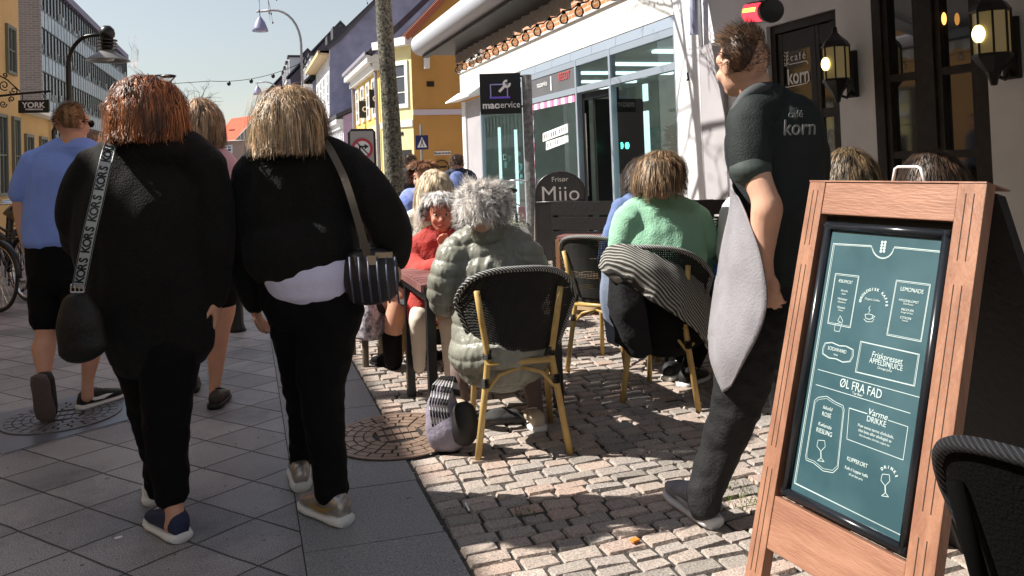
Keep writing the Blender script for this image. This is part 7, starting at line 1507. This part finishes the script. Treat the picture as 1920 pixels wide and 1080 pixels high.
cloth('apron', APR, [[tuple(pt(x, y, d, dd)) for x, y, dd in r] for r in (
    ((1368, 335, .0), (1371, 345, -.05), (1374, 352, -.1)), ((1366, 400, -.0), (1374, 408, -.1), (1402, 412, -.2)), ((1352, 470, .02), (1374, 475, -.14), (1426, 478, -.25)),
    ((1340, 540, .02), (1372, 545, -.15), (1438, 548, -.27)), ((1330, 610, .02), (1362, 612, -.15), (1430, 605, -.27)), ((1330, 670, .02), (1352, 676, -.14), (1402, 668, -.23)), ((1346, 722, .0), (1356, 735, -.1), (1370, 725, -.15)))],
    root, .005, 5, folds(.008, 7, 9, (1, 1, .4)))
bt_ = MB().tube([pt(1378, 330, d, -.05), pt(1372, 300, d, -.02), pt(1366, 270, d, .05)], .006, 6); bt_.build('apron_strap', APR, root)
pb = pt(1503, 236, d, -.18)
bx, by = (RIGHT*.96+AWAY*.2).normalized(), (ZZ*.97+RIGHT*.1).normalized()
merge_text([(('korn', pt(1500, 240, d, -.235), bx, by, .075), dict(bold=.0006, sx=.85)), (('café', pt(1492, 214, d, -.225), bx, by, .035), {})], mat('dim_grey_print', (.22, .22, .22), .6), po_, 'back_print')
WH = hairmat('waiter_brown_hair', [(.03, .018, .012), (.1, .055, .03), (.22, .13, .08), (.05, .03, .02), (.34, .21, .13)])
fa = math.radians(-25); fv = Vector((math.sin(fa), math.cos(fa), 0))
hair(root, hp_['c']+ZZ*.012, (.08, .099, .104), 3200, .017, WH, grav=.35, wave=.05, width=.0022, face=fv, facecut=.3, low=-.62, seed=81, segs=4, puff=1.0, name='short_hair')
hair(root, hp_['c']+ZZ*.02+fv*.0, (.078, .096, .1), 700, .042, WH, grav=.0, wave=.08, width=.0024, face=fv, facecut=.75, low=.34, seed=82, segs=6, puff=1.0, comb=fv+ZZ*.8, combk=1.1, spread=.1, damp=1, name='quiff')
GREYT = mat('grey_trainer_mesh', (.2, .205, .24), .5, var=.25, vs=25, bump=.4, bs=150)
shoe(root, GZ(1338, 990), GZ(1240, 915), GREYT, mat('grey_white_sole', (.6, .6, .62), .5), .05, .1, .3, .034, accent=mat('silver_flash', (.5, .5, .55), .35, metal=.5)); shoe(root, GZ(1496, 925), GZ(1470, 895), GREYT, mat('grey_white_sole', (.42, .42, .44)), .05, .095, .29, .034)
# ---------------------------------------------------------------- bag on the ground, hanging scarves, small things
d = 3.66; root = thing('rucksack', GZ(842, 838), 'lilac-grey drawstring rucksack with striped cords on the ground by the chair', 'bag')
garment(root, 'bag_body', mat('lilac_grey_canvas', (.28, .25, .32), .7, col2=(.2, .18, .22), vs=5, bump=.4, bs=60), d, [[(832, 730, 18, 0, .8), (830, 762, 30, 0, .8), (838, 800, 42, 0, .8), (846, 822, 40, 0, .7)]], .007, 1, folds(.009, 8, 3))
garment(root, 'dark_side_pocket', mat('black_pocket', (.015, .014, .014), .6), d, [[(868, 768, 22, -.04, .8), (872, 800, 26, -.06, .8), (868, 822, 22, -.05, .7)]], .007, 1)
cr = MB()
for k in range(7): cr.tube([pt(812+k*5, 800-k*3, d, -.13), pt(806+k*5, 760, d, -.12), pt(812+k*6, 722, d, -.06), pt(828+k*4, 706, d, -.0), pt(846+k*2, 720, d, .0), pt(856+k, 745, d, -.02)], .0048, 6)
cr.build('cords', stripemat('black_white_cord', (.02, .02, .02), (.42, .41, .42), (.3, .3, 1), .06), root, smooth=True)
cloth('red_scarf', RED, [[tuple(pt(x, y, 4.55, dd)) for x, y, dd in r] for r in (((772, 548, 0), (795, 545, -.04), (816, 548, 0)), ((766, 575, 0), (790, 575, -.06), (812, 578, 0)), ((768, 605, 0), (786, 612, -.06), (802, 608, 0)), ((776, 622, 0), (784, 630, -.03), (792, 624, 0)))], None, .02, 5, folds(.016, 12, 3, (1, 1, .3)), 'red knitted scarf hanging under the slatted table edge', 'scarf')
root = thing('draped_stool', GZ(686, 690), 'stool draped with patterned pale fabric behind the blonde woman', 'stool')
cloth('patterned_fabric', mat('pale_patterned_fabric', (.12, .1, .12), .9, col2=(.75, .7, .76), vs=26), [[tuple(pt(x, y, 5.2, dd)) for x, y, dd in r] for r in (((656, 570, .05), (690, 568, -.1), (722, 572, .05)), ((652, 600, .05), (688, 602, -.12), (724, 605, .05)), ((660, 628, .05), (690, 640, -.1), (722, 630, .05)))], root, .012, 5, folds(.014, 10, 3))
for q in ([pt(684, 600, 5.25), GZ(686, 690)], [pt(712, 600, 5.6), Vector((pt(712, 600, 5.6).x, pt(712, 600, 5.6).y, 0))], [pt(660, 600, 5.6), Vector((pt(660, 600, 5.6).x, pt(660, 600, 5.6).y, 0))]): MB().tube(q, .022, 8).build('leg', mat('weathered_leg', (.12, .1, .07), .7), root)
MB().lathe(Vector((pt(686, 575, 5.4).x, pt(686, 575, 5.4).y, .45)), [(0, 0), (.17, 0), (.17, .03), (0, .03)], 20).build('seat', DARKW, root)
p = GZ(446, 621); root = thing('bollard', p, 'short dark bollard between the walkers on the far pavement', 'bollard'); MB().lathe(p, [(.07, 0), (.06, .03), (.05, .06), (.045, .4), (.055, .43), (.05, .5), (.02, .56), (0, .57)], 18).build('shaft', BLACKM, root, smooth=True)
tag(cloth('blanket', mat('dark_blanket', (.05, .05, .05), .95, bump=.4, bs=50), [[tuple(pt(x, y, 4.0, dd)) for x, y, dd in r] for r in (((900, 775, 0), (930, 768, -.06), (965, 772, 0), (990, 785, .05)), ((895, 792, -.05), (930, 788, -.1), (965, 790, -.08), (992, 798, 0)))], None, .03, 5, folds(.01, 12, 5)), 'dark folded blanket lying on the ground under the nearest chair', 'blanket')
